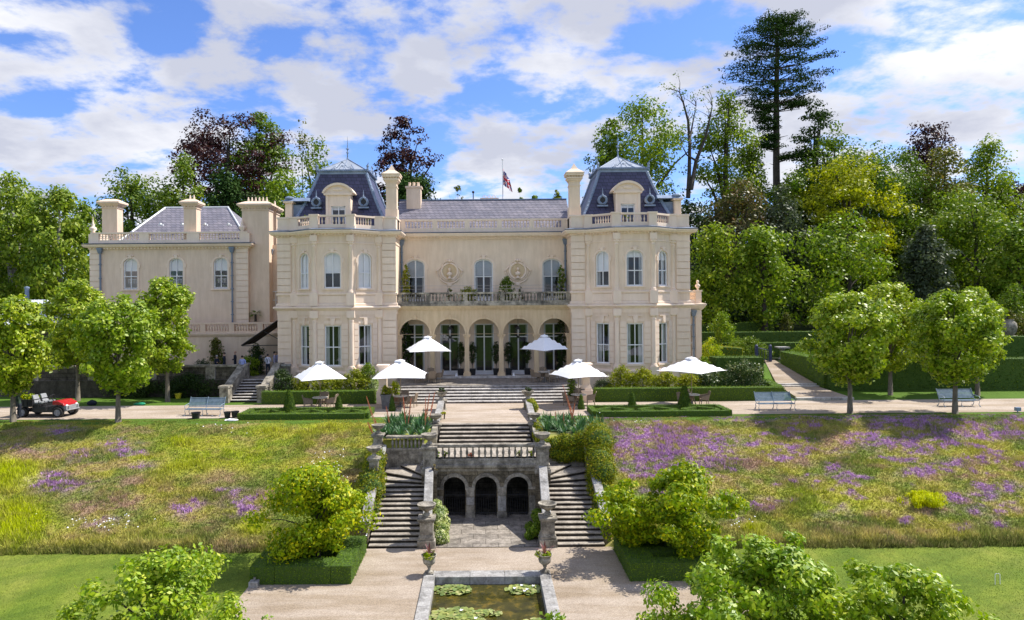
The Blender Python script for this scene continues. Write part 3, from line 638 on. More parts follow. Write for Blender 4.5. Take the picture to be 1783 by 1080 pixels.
for i, (x, y) in enumerate(blooms):
    b = MB(); bloom(b, x, y, LOW-.13); w = ['near the far right corner', 'floating lowest of the far right group', 'beside the far rim', 'beside the right rim', 'on top of the big left raft', 'against the near left rim', 'at the tip of the big raft', 'against the near right rim', 'in the middle of the far right group'][i]
    tag(b.build('water_lily_flower', 'canvas'), 'white water lily bloom '+w+' of the pond' if 'pond' not in w else w, 'flower', 'white blooms on the pond')
def lawn_blades():
    rng = np.random.default_rng(19); n = 150000; y = rng.uniform(14, YB0+.05, n); x = np.where(rng.uniform(0, 1, n) < .5, rng.uniform(-24, -8.8, n), rng.uniform(9.35, 24, n)); k = np.abs(x) < y*.86; x = x[k]; y = y[k]; n = len(x)
    h = rng.uniform(.015, .05, n); a = rng.uniform(0, math.pi, n); w = rng.uniform(.006, .013, n); V = np.empty((n, 3, 3)); bx = np.cos(a)*w; by = np.sin(a)*w; z = np.full(n, LOW)
    V[:, 0] = np.stack([x-bx, y-by, z], 1); V[:, 1] = np.stack([x+bx, y+by, z], 1); V[:, 2] = np.stack([x+rng.normal(0, .02, n), y+rng.normal(0, .02, n), z+h], 1)
    m = fbm(x*.7, y*.7, 61)[:, None]; c = np.array([.14, .21, .024])+(np.array([.30, .32, .07])-np.array([.14, .21, .024]))*sstep(.40, .66, m)*.8; c = c*rng.uniform(.6, 1.5, (n, 1))
    tag(mesh_quads('grass', V.reshape(-1, 3), 3, 'meadow_blade', None, np.clip(c, 0, 1)), 'short mown grass of the two lower lawns', 'grass', kind='stuff')
lawn_blades()
# meadow plants on the bank
def meadow():
    rng = np.random.default_rng(11); n = 440000; x = rng.uniform(-38, 42, n); y = YB0-.30*fbm(x*1.7, x*0+3, 71)+rng.uniform(0, 1, n)**1.05*(YB1-YB0+.75)
    k = (np.abs(x) > 5.5) & (np.abs(x) < y*.80+8); x = x[k]; y = y[k]; n = len(x); z = gz(x, y)+(fbm(x*.9, y*.9, 5)-.5)*.22*((y > YB0+.2) & (y < YB1)); col = meadow_colour(x, y)
    tall = fbm(x*.8, y*.8, 41); low = sstep(YB0+1.8, YB0+.2, y); topm = sstep(YB1-1.2, YB1, y)
    yel = ((col[:, 1] > .44) & (col[:, 2] < .08))*1.0; h = (.03+.09*rng.uniform(0, 1, n)**2+.11*sstep(.5, .75, tall)+low*.24*rng.uniform(.3, 1, n)+yel*.2)*(1-.6*topm)
    dx = rng.normal(0, .35, n)*h; dy = rng.normal(0, .35, n)*h; a = rng.uniform(0, math.pi, n); w = (.012+.022*rng.uniform(0, 1, n))*(1+.5*(h < .12))
    pu = (col[:, 2] > .28); w = np.where(pu, w*1.7, w); V = np.empty((n, 3, 3)); bx = np.cos(a)*w; by = np.sin(a)*w
    V[:, 0] = np.stack([x-bx, y-by, z-.02], 1); V[:, 1] = np.stack([x+bx, y+by, z-.02], 1); V[:, 2] = np.stack([x+dx, y+dy, z+h], 1)
    c = col*rng.uniform(.65, 1.45, (n, 1)); s = rng.uniform(0, 1, n); c[s < .10] = c[s < .10]*.4+np.array([.45, .38, .16])*.6; c[pu & (s > .8)] = [.56, .35, .62]
    o = mesh_quads('meadow', V.reshape(-1, 3), 3, 'meadow_blade', None, np.clip(c, 0, 1)); tag(o, 'wild meadow of thyme, grasses and flowers covering the sloping bank', 'meadow', kind='stuff')
meadow()
def daisies():
    rng = np.random.default_rng(3); P = []
    for (px, py, sx, sy, n) in ((565, 775, 32, 14, 170), (540, 940, 60, 12, 0), (180, 938, 70, 8, 40), (1290, 935, 40, 6, 8), (380, 742, 60, 6, 14), (640, 790, 16, 20, 30), (1100, 735, 60, 4, 10)):
        for i in range(n):
            qx = px+rng.normal(0, sx*.5); qy = py+rng.normal(0, sy*.5); y = 34.0
            for _ in range(8): z = float(gz(0, y)); y = float((HC-z)*F/unroll(qx, qy)[1])
            x = unroll(qx, qy)[0]*y/F; P.append((x, y, float(gz(x, y))+.35+rng.uniform(-.1, .15)))
    P = np.array(P); N = np.tile([0, -.5, 1.0], (len(P), 1)); V = leaves(P, N, .07, rng, .3, 1.0); return mesh_quads('daisies', V, 4, 'canvas')
tag(daisies(), 'white ox-eye daisies standing in loose drifts on the bank', 'flowers', kind='stuff')
def knolls():
    c = G(1609, 863, -1.6); y = 31.6; x = unroll(1609, 863)[0]*y/F; shrub('golden_bush', 'low mound of bright yellow-green foliage alone on the right bank', (x, y, float(gz(x, y))-.05), 1.08, .9, .62, 'leaf_gold', .13, 6500, 40, 61, 'bush', z0=.0, upright=2.5, aspect=.3)
    y = 31.4; x = unroll(1268, 865)[0]*y/F; shrub('pink_bush', 'rounded bush of pale pink flowers beside the right magnolia', (x, y, float(gz(x, y))), .55, .5, .75, 'flower_pink', .075, 2600, 16, 62, 'bush')
knolls()
# ------------------------------------------------------------ the mansion
def face_frame(a, b):   # local x runs a->b, local y points into the wall, z up (a->b left to right seen from outside)
    a = Vector((a[0], a[1], 0)); b = Vector((b[0], b[1], 0)); d = (b-a).normalized(); n = Vector((-d.y, d.x, 0))
    m = Matrix(((d.x, n.x, 0, a.x), (d.y, n.y, 0, a.y), (0, 0, 1, 0), (0, 0, 0, 1))); return m, (b-a).length
def arch_pts(cx, w, zs, rise, n=12):
    if rise <= 0: return [(cx-w/2, zs), (cx+w/2, zs)]
    return [(cx-w/2*math.cos(math.pi*i/n), zs+rise*math.sin(math.pi*i/n)) for i in range(n+1)]
def wall_open(mb, x0, x1, z0, z1, ops, t=.22, n=12):
    x = x0
    for (cx, w, zb, zs, rise) in sorted(ops):
        l, r = cx-w/2, cx+w/2
        mb.quad((x, 0, z0), (l, 0, z0), (l, 0, z1), (x, 0, z1))
        if zb > z0+.001: mb.quad((l, 0, z0), (r, 0, z0), (r, 0, zb), (l, 0, zb))
        P = arch_pts(cx, w, zs, rise, n)
        for i in range(len(P)-1): mb.quad((P[i][0], 0, P[i][1]), (P[i+1][0], 0, P[i+1][1]), (P[i+1][0], 0, z1), (P[i][0], 0, z1))
        C = [(l, zb)]+P+[(r, zb)]
        for i in range(len(C)-1): mb.quad((C[i][0], 0, C[i][1]), (C[i][0], t, C[i][1]), (C[i+1][0], t, C[i+1][1]), (C[i+1][0], 0, C[i+1][1]))
        mb.quad((l, 0, zb), (r, 0, zb), (r, t, zb), (l, t, zb)); x = r
    mb.quad((x, 0, z0), (x1, 0, z0), (x1, 0, z1), (x, 0, z1))
DARK_BOXES = MB()  # added near-black boxes that make the windows look dark inside, not real rooms
def window(par, m, cx, w, zb, zs, rise, t=.14, rail=None, mull=1, bl=None, curt=.22, frame='white_paint', door=False, fw=.085, blm='blind', cols=None, name='window', dark_box=True, dark=.95):
    """frame, glazing bars, pane, curtains or blind, set t behind the face"""
    W = MB().at(m); y0, y1 = t-.05, t+.05; l, r = cx-w/2, cx+w/2; P = arch_pts(cx, w, zs, rise); top = zs+rise
    IN = arch_pts(cx, w-2*fw, zs, max(rise-fw, 0) if rise > 0 else 0)
    if rise <= 0: IN = [(l+fw, zs-fw), (r-fw, zs-fw)]
    for i in range(len(P)-1):
        a, b, c, d = P[i], P[i+1], IN[i+1], IN[i]
        W.add([(a[0], y0, a[1]), (b[0], y0, b[1]), (c[0], y0, c[1]), (d[0], y0, d[1]), (d[0], y1, d[1]), (c[0], y1, c[1])], [(0, 3, 2, 1), (3, 4, 5, 2)])
    W.box(l, l+fw, y0, y1, zb, zs); W.box(r-fw, r, y0, y1, zb, zs)
    bot = .34 if door else .11
    W.box(l+fw, r-fw, y0, y1, zb, zb+bot)
    rails = rail if isinstance(rail, (list, tuple)) else [rail if rail is not None else zb+(top-zb)*.47]
    for q in rails: W.box(l+fw, r-fw, y0-.012, y1, q-.035, q+.035)
    for k in range(mull):
        xm = l+w*(k+1)/(mull+1); bw = .055 if door else .030; zt = top-.03 if rise <= 0 else zs+rise*math.sqrt(max(0, 1-((xm-cx)/(w/2))**2))-.04
        W.box(xm-bw, xm+bw, y0+.006, y1, zb+bot, zt)
    o = W.build(name, frame, par)
    g = MB().at(m); g.add([(p[0], t+.02, p[1]) for p in [(l, zb)]+P+[(r, zb)]], [tuple(range(len(P)+2))]); g.build('pane', 'window_glass', o)
    if bl is not None:   # roller blind down to height bl
        bb = MB().at(m); PP = [(p[0], t+.10, p[1]) for p in P]; bb.add([(l, t+.10, bl)]+PP+[(r, t+.10, bl)], [tuple(range(len(P)+2))]); bb.build('blind', blm, o)
    if curt:
        for sgn in (-1, 1):
            c = MB().at(m); x0 = l if sgn < 0 else r; ww = w*curt; k = 9; vs = []; zt = zs+(rise*.55 if rise > 0 else 0)
            for i in range(k+1):
                xx = x0-sgn*ww*i/k*1.0; yy = t+.16+.045*(i % 2); vs += [(xx, yy, zb), (xx, yy, zt)]
            c.add(vs, [(2*i, 2*i+2, 2*i+3, 2*i+1) for i in range(k)]); c.build('curtain', 'curtain', o)
    if dark_box:
        q = DARK_BOXES.at(m); d0, d1 = t+.24, t+dark
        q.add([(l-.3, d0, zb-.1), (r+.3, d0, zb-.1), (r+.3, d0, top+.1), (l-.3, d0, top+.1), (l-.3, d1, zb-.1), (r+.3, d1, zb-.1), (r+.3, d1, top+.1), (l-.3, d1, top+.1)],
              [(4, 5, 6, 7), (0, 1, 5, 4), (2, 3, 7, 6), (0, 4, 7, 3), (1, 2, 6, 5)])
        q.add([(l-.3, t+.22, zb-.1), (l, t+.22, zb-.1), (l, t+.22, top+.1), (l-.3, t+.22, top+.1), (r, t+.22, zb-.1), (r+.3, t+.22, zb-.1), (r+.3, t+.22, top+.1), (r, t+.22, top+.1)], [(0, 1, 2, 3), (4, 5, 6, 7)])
    return o
def surround(mb, cx, w, zb, zs, rise, bw=.13, out=.05, key=True, ears=True, sill=True):
    A_ = arch_pts(cx, w, zs, rise, 14); B_ = arch_pts(cx, w+2*bw, zs, rise+bw if rise > 0 else 0, 14)
    if rise <= 0: B_ = [(cx-w/2-bw, zs+bw), (cx+w/2+bw, zs+bw)]
    for i in range(len(A_)-1):
        a, b, c, d = A_[i], A_[i+1], B_[i+1], B_[i]
        mb.hexa([(a[0], 0, a[1]), (b[0], 0, b[1]), (b[0], -out, b[1]), (a[0], -out, a[1]), (d[0], 0, d[1]), (c[0], 0, c[1]), (c[0], -out, c[1]), (d[0], -out, d[1])])
    for s in (-1, 1):
        x = cx+s*w/2; mb.box(x, x+s*bw, -out, 0, zb, zs)
        if ears: mb.box(x+s*bw*.9, x+s*(bw+.10), -out-.01, 0, zs-.32, zs+.02)
    if key:
        zt = zs+rise+bw; mb.prism([(cx-.10, zt-bw-.02), (cx+.10, zt-bw-.02), (cx+.16, zt+.12), (cx-.16, zt+.12)], -out-.05, 0)
        for s in (-1, 1): mb.sphere((cx+s*.22, -out, zt+.05), .07, 8, 5)
    if sill: mb.box(cx-w/2-bw-.06, cx+w/2+bw+.06, -out-.07, 0, zb-.10, zb)
BAL_PROF = [(.05, 0), (.075, .04), (.04, .09), (.055, .16), (.082, .26), (.075, .36), (.045, .47), (.034, .54), (.055, .58), (.06, .62)]
def bal_mesh(h, k=1.0, mat='stucco_trim', n=8):
    s = h/.62; b = MB(); b.lathe([(r*k*min(s, 1.15), z*s) for r, z in BAL_PROF], n=n); o = b.build('baluster_shape', mat, smooth=True); me = o.data; SC.collection.objects.unlink(o); bpy.data.objects.remove(o); return me
def put_bal(me, parent, pos):
    o = link(bpy.data.objects.new('baluster', me)); setparent(o, parent); ORG[o.name] = Vector((0, 0, 0)); o.location = Vector(pos)-ORG[parent.name]; return o
man = thing('mansion', 'cream stucco Victorian mansion with two mansard bay towers and a five arched loggia', 'mansion', (0, 54, 0))
YT = 53.0; YBF = 51.5; YW = 55.9; YA = 53.7; ZF = .95; ZS = 6.68; ZC = 12.45; TX = 11.4; HB = 1.38; HO = 3.27
bal_t = bal_mesh(.50); bal_b = bal_mesh(.60, 1.15, 'balcony_stone')
def tower(sx):
    cx = TX*sx; xl, xr = cx-4.6, cx+4.6
    P = [(xl, YT), (cx-HO, YT), (cx-HB, YBF), (cx+HB, YBF), (cx+HO, YT), (xr, YT)]
    full = [(xl, 62)]+P+[(xr, 62)]
    wl = MB()
    # plain returns at the sides
    for q, s in (((xl, 62), (xl, YT)), ((xr, YT), (xr, 62))):
        m, Ln = face_frame(q, s); wl.at(m).quad((0, 0, -.3), (Ln, 0, -.3), (Ln, 0, ZC), (0, 0, ZC))
    tr = MB(); tw = MB()
    for i in range(5):
        m, Ln = face_frame(P[i], P[i+1]); wl.at(m); tr.at(m); c = Ln/2
        if i in (0, 4):
            wl.quad((0, 0, -.3), (Ln, 0, -.3), (Ln, 0, ZC), (0, 0, ZC))
            # rusticated strips
            for (z0, z1, nb) in ((1.75, 6.05, 8), (7.75, 12.0, 8)):
                e0, e1 = (.0, Ln-.28) if i == 0 else (.28, Ln)
                for k in range(nb):
                    a = z0+(z1-z0)*k/nb; bq = z0+(z1-z0)*(k+1)/nb; tr.box(e0, e1, -.08, 0, a+.05, bq-.004)
            continue
        w1 = 1.26 if i == 2 else 1.14
        wall_open(wl, 0, Ln, -.3, ZS, [(c, w1, 2.13, 5.22, 0)]); wall_open(wl, 0, Ln, ZS, ZC, [(c, w1, 8.02, 10.28, .46)])
        surround(tr, c, w1, 8.02, 10.28, .46); tr.box(c-w1/2-.12, c+w1/2+.12, -.10, 0, 2.0, 2.13)
        # ground floor: rusticated piers beside the window, keystone and flat hood
        for s in (-1, 1):
            e0 = c+s*(w1/2+.04); e1 = c+s*(Ln/2-.22)
            if abs(e1-e0) > .12:
                for k in range(7):
                    a = 2.15+3.2*k/7; tr.box(e0, e1, -.07, 0, a+.05, a+3.2/7-.004)
        tr.prism([(c-.13, 5.24), (c+.13, 5.24), (c+.19, 5.75), (c-.19, 5.75)], -.13, 0); tr.box(c-w1/2-.05, c+w1/2+.05, -.05, 0, 5.36, 5.56)
        tr.box(c-.55, c+.55, -.12, 0, 5.76, 5.84)
        tr.box(c-Ln/2+.35, c+Ln/2-.35, -.035, 0, 6.92, 7.45)
        wn = window(man, m, c, w1, 2.13, 5.22, 0, rail=3.58, curt=.24 if sx < 0 else .27)
        up = None
        if sx < 0: up = 9.25 if i == 2 else 8.05
        else: up = {1: 9.2, 2: 10.2, 3: 10.0}[i]
        window(man, m, c, w1, 8.02, 10.28, .46, rail=9.2, bl=up, curt=None if up < 8.1 else (.2 if sx > 0 else None))
    wl.at(Matrix()); wl.build('wall', 'stucco', man)
    tr.at(Matrix())
    # courses that follow the bay
    tr.sweep(full, [(0, 1.5), (.16, 1.5), (.16, 1.62), (.10, 1.70), (0, 1.74)]); tr.sweep(full, [(0, 6.02), (.05, 6.02), (.05, 6.34), (.10, 6.36), (.16, 6.44), (.26, 6.50), (.30, 6.52), (.30, 6.60), (.24, 6.66), (0, 6.69)])
    tr.sweep(full, [(0, 6.69), (.10, 6.69), (.10, 6.84), (.05, 6.90), (0, 6.9)]); tr.sweep(full, [(0, 7.50), (.06, 7.50), (.10, 7.56), (.10, 7.66), (0, 7.70)])
    tr.sweep(full, [(0, 11.42), (.05, 11.42), (.05, 11.50), (0, 11.52)])
    tr.sweep(full, [(0, 12.0), (.08, 12.0), (.10, 12.12), (.38, 12.16), (.44, 12.24), (.50, 12.30), (.52, 12.40), (0, 12.44)])
    for i in range(len(full)-1):
        m, Ln = face_frame(full[i], full[i+1])
        if i in (0, 6): continue
        n = max(2, int(Ln/.24)); tr.at(m)
        for k in range(n): x = Ln*(k+.5)/n; tr.box(x-.055, x+.055, -.22, 0, 12.03, 12.14)
    tr.at(Matrix()); tr.build('moulding', 'stucco_trim', man, bevel=0)
    # lead flat over the cornice
    ld_ = MB(); ld_.sweep(full, [(0, 12.45), (.50, 12.42), (.52, 12.47), (0, 12.60)]); ld_.build('lead_flashing', 'lead_flat', man)
    # columns at the angles, two storeys
    for (x, y) in P[1:5]:
        out = Vector((0, -1)) if abs(x-cx) < 2 else Vector((0, -1)); yy = y+.02
        cm = MB(); d = .21
        cm.box(x-.33, x+.33, yy-.30, yy+.2, -.3, 1.95); cm.lathe([(.30, 1.95), (.30, 2.03), (.25, 2.07), (.27, 2.12), (d, 2.16), (d*.9, 5.5), (d*.9+.03, 5.52), (d*.9, 5.56), (d*.9, 5.66), (.27, 5.74), (.29, 5.80)], (x, yy, 0), 14)
        cm.box(x-.30, x+.30, yy-.28, yy+.2, 5.80, 6.34); cm.box(x-.30, x+.30, yy-.30, yy+.2, 6.70, 7.68)
        cm.lathe([(.28, 7.68), (.28, 7.76), (.23, 7.80), (.25, 7.85), (.19, 7.90), (.175, 11.15), (.20, 11.18), (.17, 11.22), (.17, 11.3), (.26, 11.44), (.24, 11.5), (.28, 11.56)], (x, yy, 0), 14)
        for a in range(4): cm.sphere((x+.22*math.cos(a*math.pi/2+.785), yy+.22*math.sin(a*math.pi/2+.785), 11.42), .085, 7, 5)
        cm.box(x-.27, x+.27, yy-.26, yy+.2, 11.56, 12.02); smooth_angle(cm.build('column', 'stucco_trim', man))
    # roof balustrade
    bl = MB(); Z0, Z1 = 12.52, 13.62
    for i in range(1, 4):
        m, Ln = face_frame(P[i], P[i+1]); bl.at(m); bl.box(.3, Ln-.3, .08, .34, Z0, Z0+.36); bl.box(.25, Ln-.25, .04, .38, Z1-.17, Z1-.03)
    bl.at(Matrix())
    for i in range(1, 5): x, y = P[i]; y += .22; bl.box(x-.31, x+.31, y-.30, y+.25, Z0, Z1-.12); bl.box(x-.36, x+.36, y-.35, y+.3, Z1-.12, Z1); bl.box(x-.35, x+.35, y-.34, y+.29, Z0, Z0+.22)
    for s in (-1, 1):
        x0 = cx+s*(HO+.31); x1 = cx+s*4.6; bl.box(x0, x1, YT+.10, YT+.36, Z0, Z1-.14); bl.box(x0, x1+s*.05, YT+.05, YT+.42, Z1-.14, Z1-.01); bl.box(x0, x1+s*.03, YT+.06, YT+.40, Z0, Z0+.22)
        bl.box(x1-s*.26, x1, YT+.36, 60, Z0, Z1-.14); bl.box(x1-s*.3, x1+s*.05, YT+.42, 60, Z1-.14, Z1-.01)
    bo = bl.build('balustrade', 'stucco_trim', man)
    for i in range(1, 4):
        m, Ln = face_frame(P[i], P[i+1]); n = 7
        for k in range(n): x = .45+(Ln-.9)*(k+.5)/n; p = m @ Vector((x, .21, Z0+.36)); put_bal(bal_t, bo, p)
    # flat roof deck
    dk = MB(); dk.box(xl+.1, xr-.1, YT+.2, 62, 12.50, 12.56); dk.prism([(p[0], p[1]+.1) for p in P[1:5]], 12.49, 12.555, 'z'); dk.build('roof_deck', 'lead_flat', man)
    # mansard roof
    b0, b1, zr0, zr1 = 3.98, 1.88, 12.6, 17.60; ry = 57.6; hy0, hy1 = 3.8, 2.0
    rf = MB(); nseg = 8; rings = []
    for k in range(nseg+1):
        f = k/nseg; e = b0+(b1-b0)*f-.13*math.sin(math.pi*f); ey = hy0+(hy1-hy0)*f-.13*math.sin(math.pi*f); z = zr0+(zr1-zr0)*f
        rings.append([(cx-e, ry-ey, z), (cx+e, ry-ey, z), (cx+e, ry+ey, z), (cx-e, ry+ey, z)])
    vs = [p for r_ in rings for p in r_]; rf.add(vs, [(4*k+i, 4*k+(i+1) % 4, 4*k+4+(i+1) % 4, 4*k+4+i) for k in range(nseg) for i in range(4)]); ro = rf.build('mansard_roof', 'slate_dark', man)
    hp = MB()
    for i in range(4): hp.tube([Vector(r_[i]) for r_ in rings], .12, 8)
    for k in range(0, 17):
        f = k/16*nseg; a = min(int(f), nseg-1)
        for i in range(4): p = Vector(rings[a][i]).lerp(Vector(rings[a+1][i]), f-a); hp.sphere(p, .145, 7, 5)
    hp.box(cx-b1-.10, cx+b1+.10, ry-hy1-.10, ry+hy1+.10, zr1-.22, zr1); hp.box(cx-b1-.22, cx+b1+.22, ry-hy1-.22, ry+hy1+.22, zr1, zr1+.13)
    for k in range(22):
        for s in (-1, 1): x = cx-b1+2*b1*k/21; hp.box(x-.05, x+.05, ry-hy1-.30 if s < 0 else ry+hy1+.22, ry-hy1-.22 if s < 0 else ry+hy1+.3, zr1+.0, zr1+.11)
        for s in (-1, 1): y = ry-hy1+2*hy1*k/21; xx = cx+s*(b1+.26); hp.box(xx-.04, xx+.04, y-.05, y+.05, zr1, zr1+.11)
    hp.build('lead_trim', 'lead', ro)
    # iron cresting
    cr = MB(); zz = zr1+.13
    for side in range(4):
        a = rings[-1][side]; bb = rings[-1][(side+1) % 4]; a = Vector((a[0]+(a[0]-cx)*.09, a[1]+(a[1]-ry)*.09, zz)); bb = Vector((bb[0]+(bb[0]-cx)*.09, bb[1]+(bb[1]-ry)*.09, zz)); c = (a+bb)/2; d = (bb-a).normalized()
        for s in (-1, 1):
            cr.tube([c+d*s*.95, c+d*s*.7+Vector((0, 0, .12)), c+d*s*.45+Vector((0, 0, .16)), c+d*s*.22+Vector((0, 0, .42)), c+Vector((0, 0, .62))], .028, 5)
            cr.tube([c+d*s*.62+Vector((0, 0, .02)), c+d*s*.72+Vector((0, 0, .22)), c+d*s*.52+Vector((0, 0, .26))], .022, 5); cr.tube([c+d*s*.30, c+d*s*.12+Vector((0, 0, .25)), c+d*s*.3+Vector((0, 0, .35))], .022, 5)
        cr.sphere(c+Vector((0, 0, .62)), .08, 8, 6); cr.sphere(c+Vector((0, 0, .3)), .10, 8, 6, (1, 1, .7)); cr.tube([a, bb], .03, 5)
        cr.tube([a, a+Vector((0, 0, .3)), a+(a-Vector((cx, ry, zz))).normalized()*.12+Vector((0, 0, .55))], [.10, .07, .02], 6); cr.sphere(a+Vector((0, 0, .28)), .12, 8, 6)
    cr.build('cresting', 'lead', ro)
    # glazed pyramid with finial
    gy = MB(); e = b1+.03; za = zr1+.135; ap = (cx, ry, 19.05); Q = [(cx-e, ry-e, za), (cx+e, ry-e, za), (cx+e, ry+e, za), (cx-e, ry+e, za)]
    gy.add(Q+[ap], [(0, 1, 4), (1, 2, 4), (2, 3, 4), (3, 0, 4)]); go = gy.build('roof_light', 'roof_glass', ro)
    gb = MB()
    for i in range(4):
        gb.tube([Q[i], ap], .055, 6)
        for f in (.25, .5, .75):
            p = Vector(Q[i]).lerp(Vector(Q[(i+1) % 4]), f); k = 1-abs(2*f-1); tgt = p.lerp(Vector(ap), .97 if f == .5 else .5); gb.tube([p, tgt], .03, 5)
    gb.lathe([(.16, 18.9), (.10, 19.05), (.06, 19.2), (.055, 19.5), (.13, 19.58), (.05, 19.66), (.05, 19.82), (.17, 19.9), (.04, 19.98), (.03, 20.3), (.006, 20.95)], (cx, ry, 0), 8)
    gb.build('finial', 'lead', ro)
    # dormer
    dm = MB(); dy = YT+.75; dx = .93
    dm.at(Matrix.Translation((cx, dy, 0))); wall_open(dm, -dx, dx, 12.6, 15.45, [(0, 1.12, 12.7, 14.55, 0)], t=.25)
    for s in (-1, 1): dm.quad((s*dx, 0, 12.6), (s*dx, 3.2, 12.6), (s*dx, 3.2, 15.45), (s*dx, 0, 15.45)); dm.box(s*(dx-.16), s*(dx+.04), -.06, 0, 12.6, 15.40)
    dm.box(-dx-.18, dx+.18, -.16, .3, 15.40, 15.55); n = 12; hw = 1.13; ph = .66
    arc = [(-hw*math.cos(math.pi*i/n*.78+math.pi*.11)/math.cos(math.pi*.11), 15.55+ph*(math.sin(math.pi*i/n*.78+math.pi*.11)-math.sin(math.pi*.11))/(1-math.sin(math.pi*.11))) for i in range(n+1)]
    dm.prism(arc, -.02, 2.9)
    for i in range(n):
        a, b2 = arc[i], arc[i+1]; k = 1.11; f = lambda p: (p[0]*k, 15.55+(p[1]-15.55)*1.18+.03)
        dm.hexa([(a[0], -.2, a[1]-.03), (b2[0], -.2, b2[1]-.03), (b2[0], 2.6, b2[1]-.03), (a[0], 2.6, a[1]-.03), (f(a)[0], -.2, f(a)[1]), (f(b2)[0], -.2, f(b2)[1]), (f(b2)[0], 2.6, f(b2)[1]), (f(a)[0], 2.6, f(a)[1])])
    dm.sphere((0, -.03, 15.85), .20, 10, 6, (2.2, .4, .7)); do = dm.build('dormer', 'stucco_trim', ro)
    m = Matrix.Translation((cx, dy, 0))
    dl = MB().at(m); window_in = window
    o = window(man, m, 0, 1.12, 12.7, 14.55, 0, t=.16, rail=[12.95], mull=1, curt=None, bl=14.25, fw=.09, name='dormer_window'); o.parent = ro; o.location = -Vector((0, 0, 0))
    # round lead windows
    for s in (-1, 1):
        ox = cx+s*1.88; oy = ry-hy0+.66; oc = MB(); zc = 14.95
        oc.torus((ox, oy-.12, zc), .31, .10, 20, 8, 'y'); oc.at(Matrix.Translation((ox, oy, zc)) @ Matrix.Rotation(R(90), 4, 'X')); oc.lathe([(.30, .10), (.36, -.1), (.38, -.7)], n=18); oc.at(Matrix())
        oc.box(ox-.42, ox+.42, oy-.2, oy+.5, zc-.52, zc-.40); oc.tube([(ox, oy-.1, zc+.35), (ox, oy-.1, zc+.95)], [.06, .015], 6); oc.sphere((ox, oy-.12, zc+.40), .09, 8, 6)
        for a in range(8): oc.sphere((ox+.31*math.cos(a*.785), oy-.22, zc+.31*math.sin(a*.785)), .05, 6, 5)
        ob = smooth_angle(oc.build('round_window', 'lead', ro)); pn = MB().at(Matrix.Translation((ox, oy-.115, zc)) @ Matrix.Rotation(R(90), 4, 'X')); pn.lathe([(.27, 0), (.27, .012)], n=18); pn.build('pane', 'black_plastic', ob)
    # low lead-topped dormer on the outer slope
    s = sx; x0 = cx+s*3.05; x1 = cx+s*4.35; sd = MB(); sd.box(x1-s*.55, x1, YT+1.3, YT+1.8, 12.55, 14.9); sd.box(x1-s*.68, x1+s*.12, YT+1.15, YT+1.95, 14.9, 15.02); sd.box(x1-s*.5, x1-s*.05, YT+1.28, YT+1.35, 13.75, 14.8); sd.build('pier', 'stucco', man)
    sl = MB(); sl.box(x0-s*.4, x1-s*.1, YT+1.7, YT+5, 12.6, 14.8)
    sl.hexa([(x0-s*.6, YT+1.15, 15.03), (x1+s*.15, YT+1.15, 15.03), (x1+s*.15, YT+5.2, 15.03), (x0-s*.6, YT+5.2, 15.03), (x0-s*.6, YT+1.5, 15.32), (x1-s*.15, YT+1.5, 15.32), (x1-s*.15, YT+5, 15.32), (x0-s*.6, YT+5, 15.32)])
    sl.sphere((x1-s*.32, YT+1.5, 15.28), .30, 10, 7, (1.3, 1.2, .55)); sl.build('lead_dormer', 'lead', ro)
    # tall chimney at the inner corner
    xc = cx-s*4.12; ch = MB(); yc = YT+1.6; w = .42
    ch.box(xc-w, xc+w, yc-w, yc+w, 12.5, 16.4); ch.box(xc-w-.06, xc+w+.06, yc-w-.06, yc+w+.06, 12.5, 14.35); ch.box(xc-w-.05, xc+w+.05, yc-w-.05, yc+w+.05, 16.05, 16.14)
    for k, (e, z0, z1) in enumerate(((.05, 16.4, 16.5), (.12, 16.5, 16.62), (.20, 16.62, 16.74), (.28, 16.86, 17.02), (.32, 17.02, 17.12))): ch.box(xc-w-e, xc+w+e, yc-w-e, yc+w+e, z0, z1)
    ch.box(xc-w-.06, xc+w+.06, yc-w-.06, yc+w+.06, 16.74, 16.86)
    for q in range(5):
        for (ax, ay) in ((xc-w-.14, yc-w+2*w*q/4), (xc+w+.14, yc-w+2*w*q/4), (xc-w+2*w*q/4, yc-w-.14), (xc-w+2*w*q/4, yc+w+.14)): ch.box(ax-.05, ax+.05, ay-.05, ay+.05, 16.72, 16.9)
    e = w+.30; ch.add([(xc-e, yc-e, 17.12), (xc+e, yc-e, 17.12), (xc+e, yc+e, 17.12), (xc-e, yc+e, 17.12), (xc-.28, yc-.28, 17.45), (xc+.28, yc-.28, 17.45), (xc+.28, yc+.28, 17.45), (xc-.28, yc+.28, 17.45), (xc, yc, 17.95)],
                      [(0, 1, 5, 4), (1, 2, 6, 5), (2, 3, 7, 6), (3, 0, 4, 7), (4, 5, 8), (5, 6, 8), (6, 7, 8), (7, 4, 8)]); ch.build('chimney', 'stucco', man)
tower(-1); tower(1)
XI = 6.8
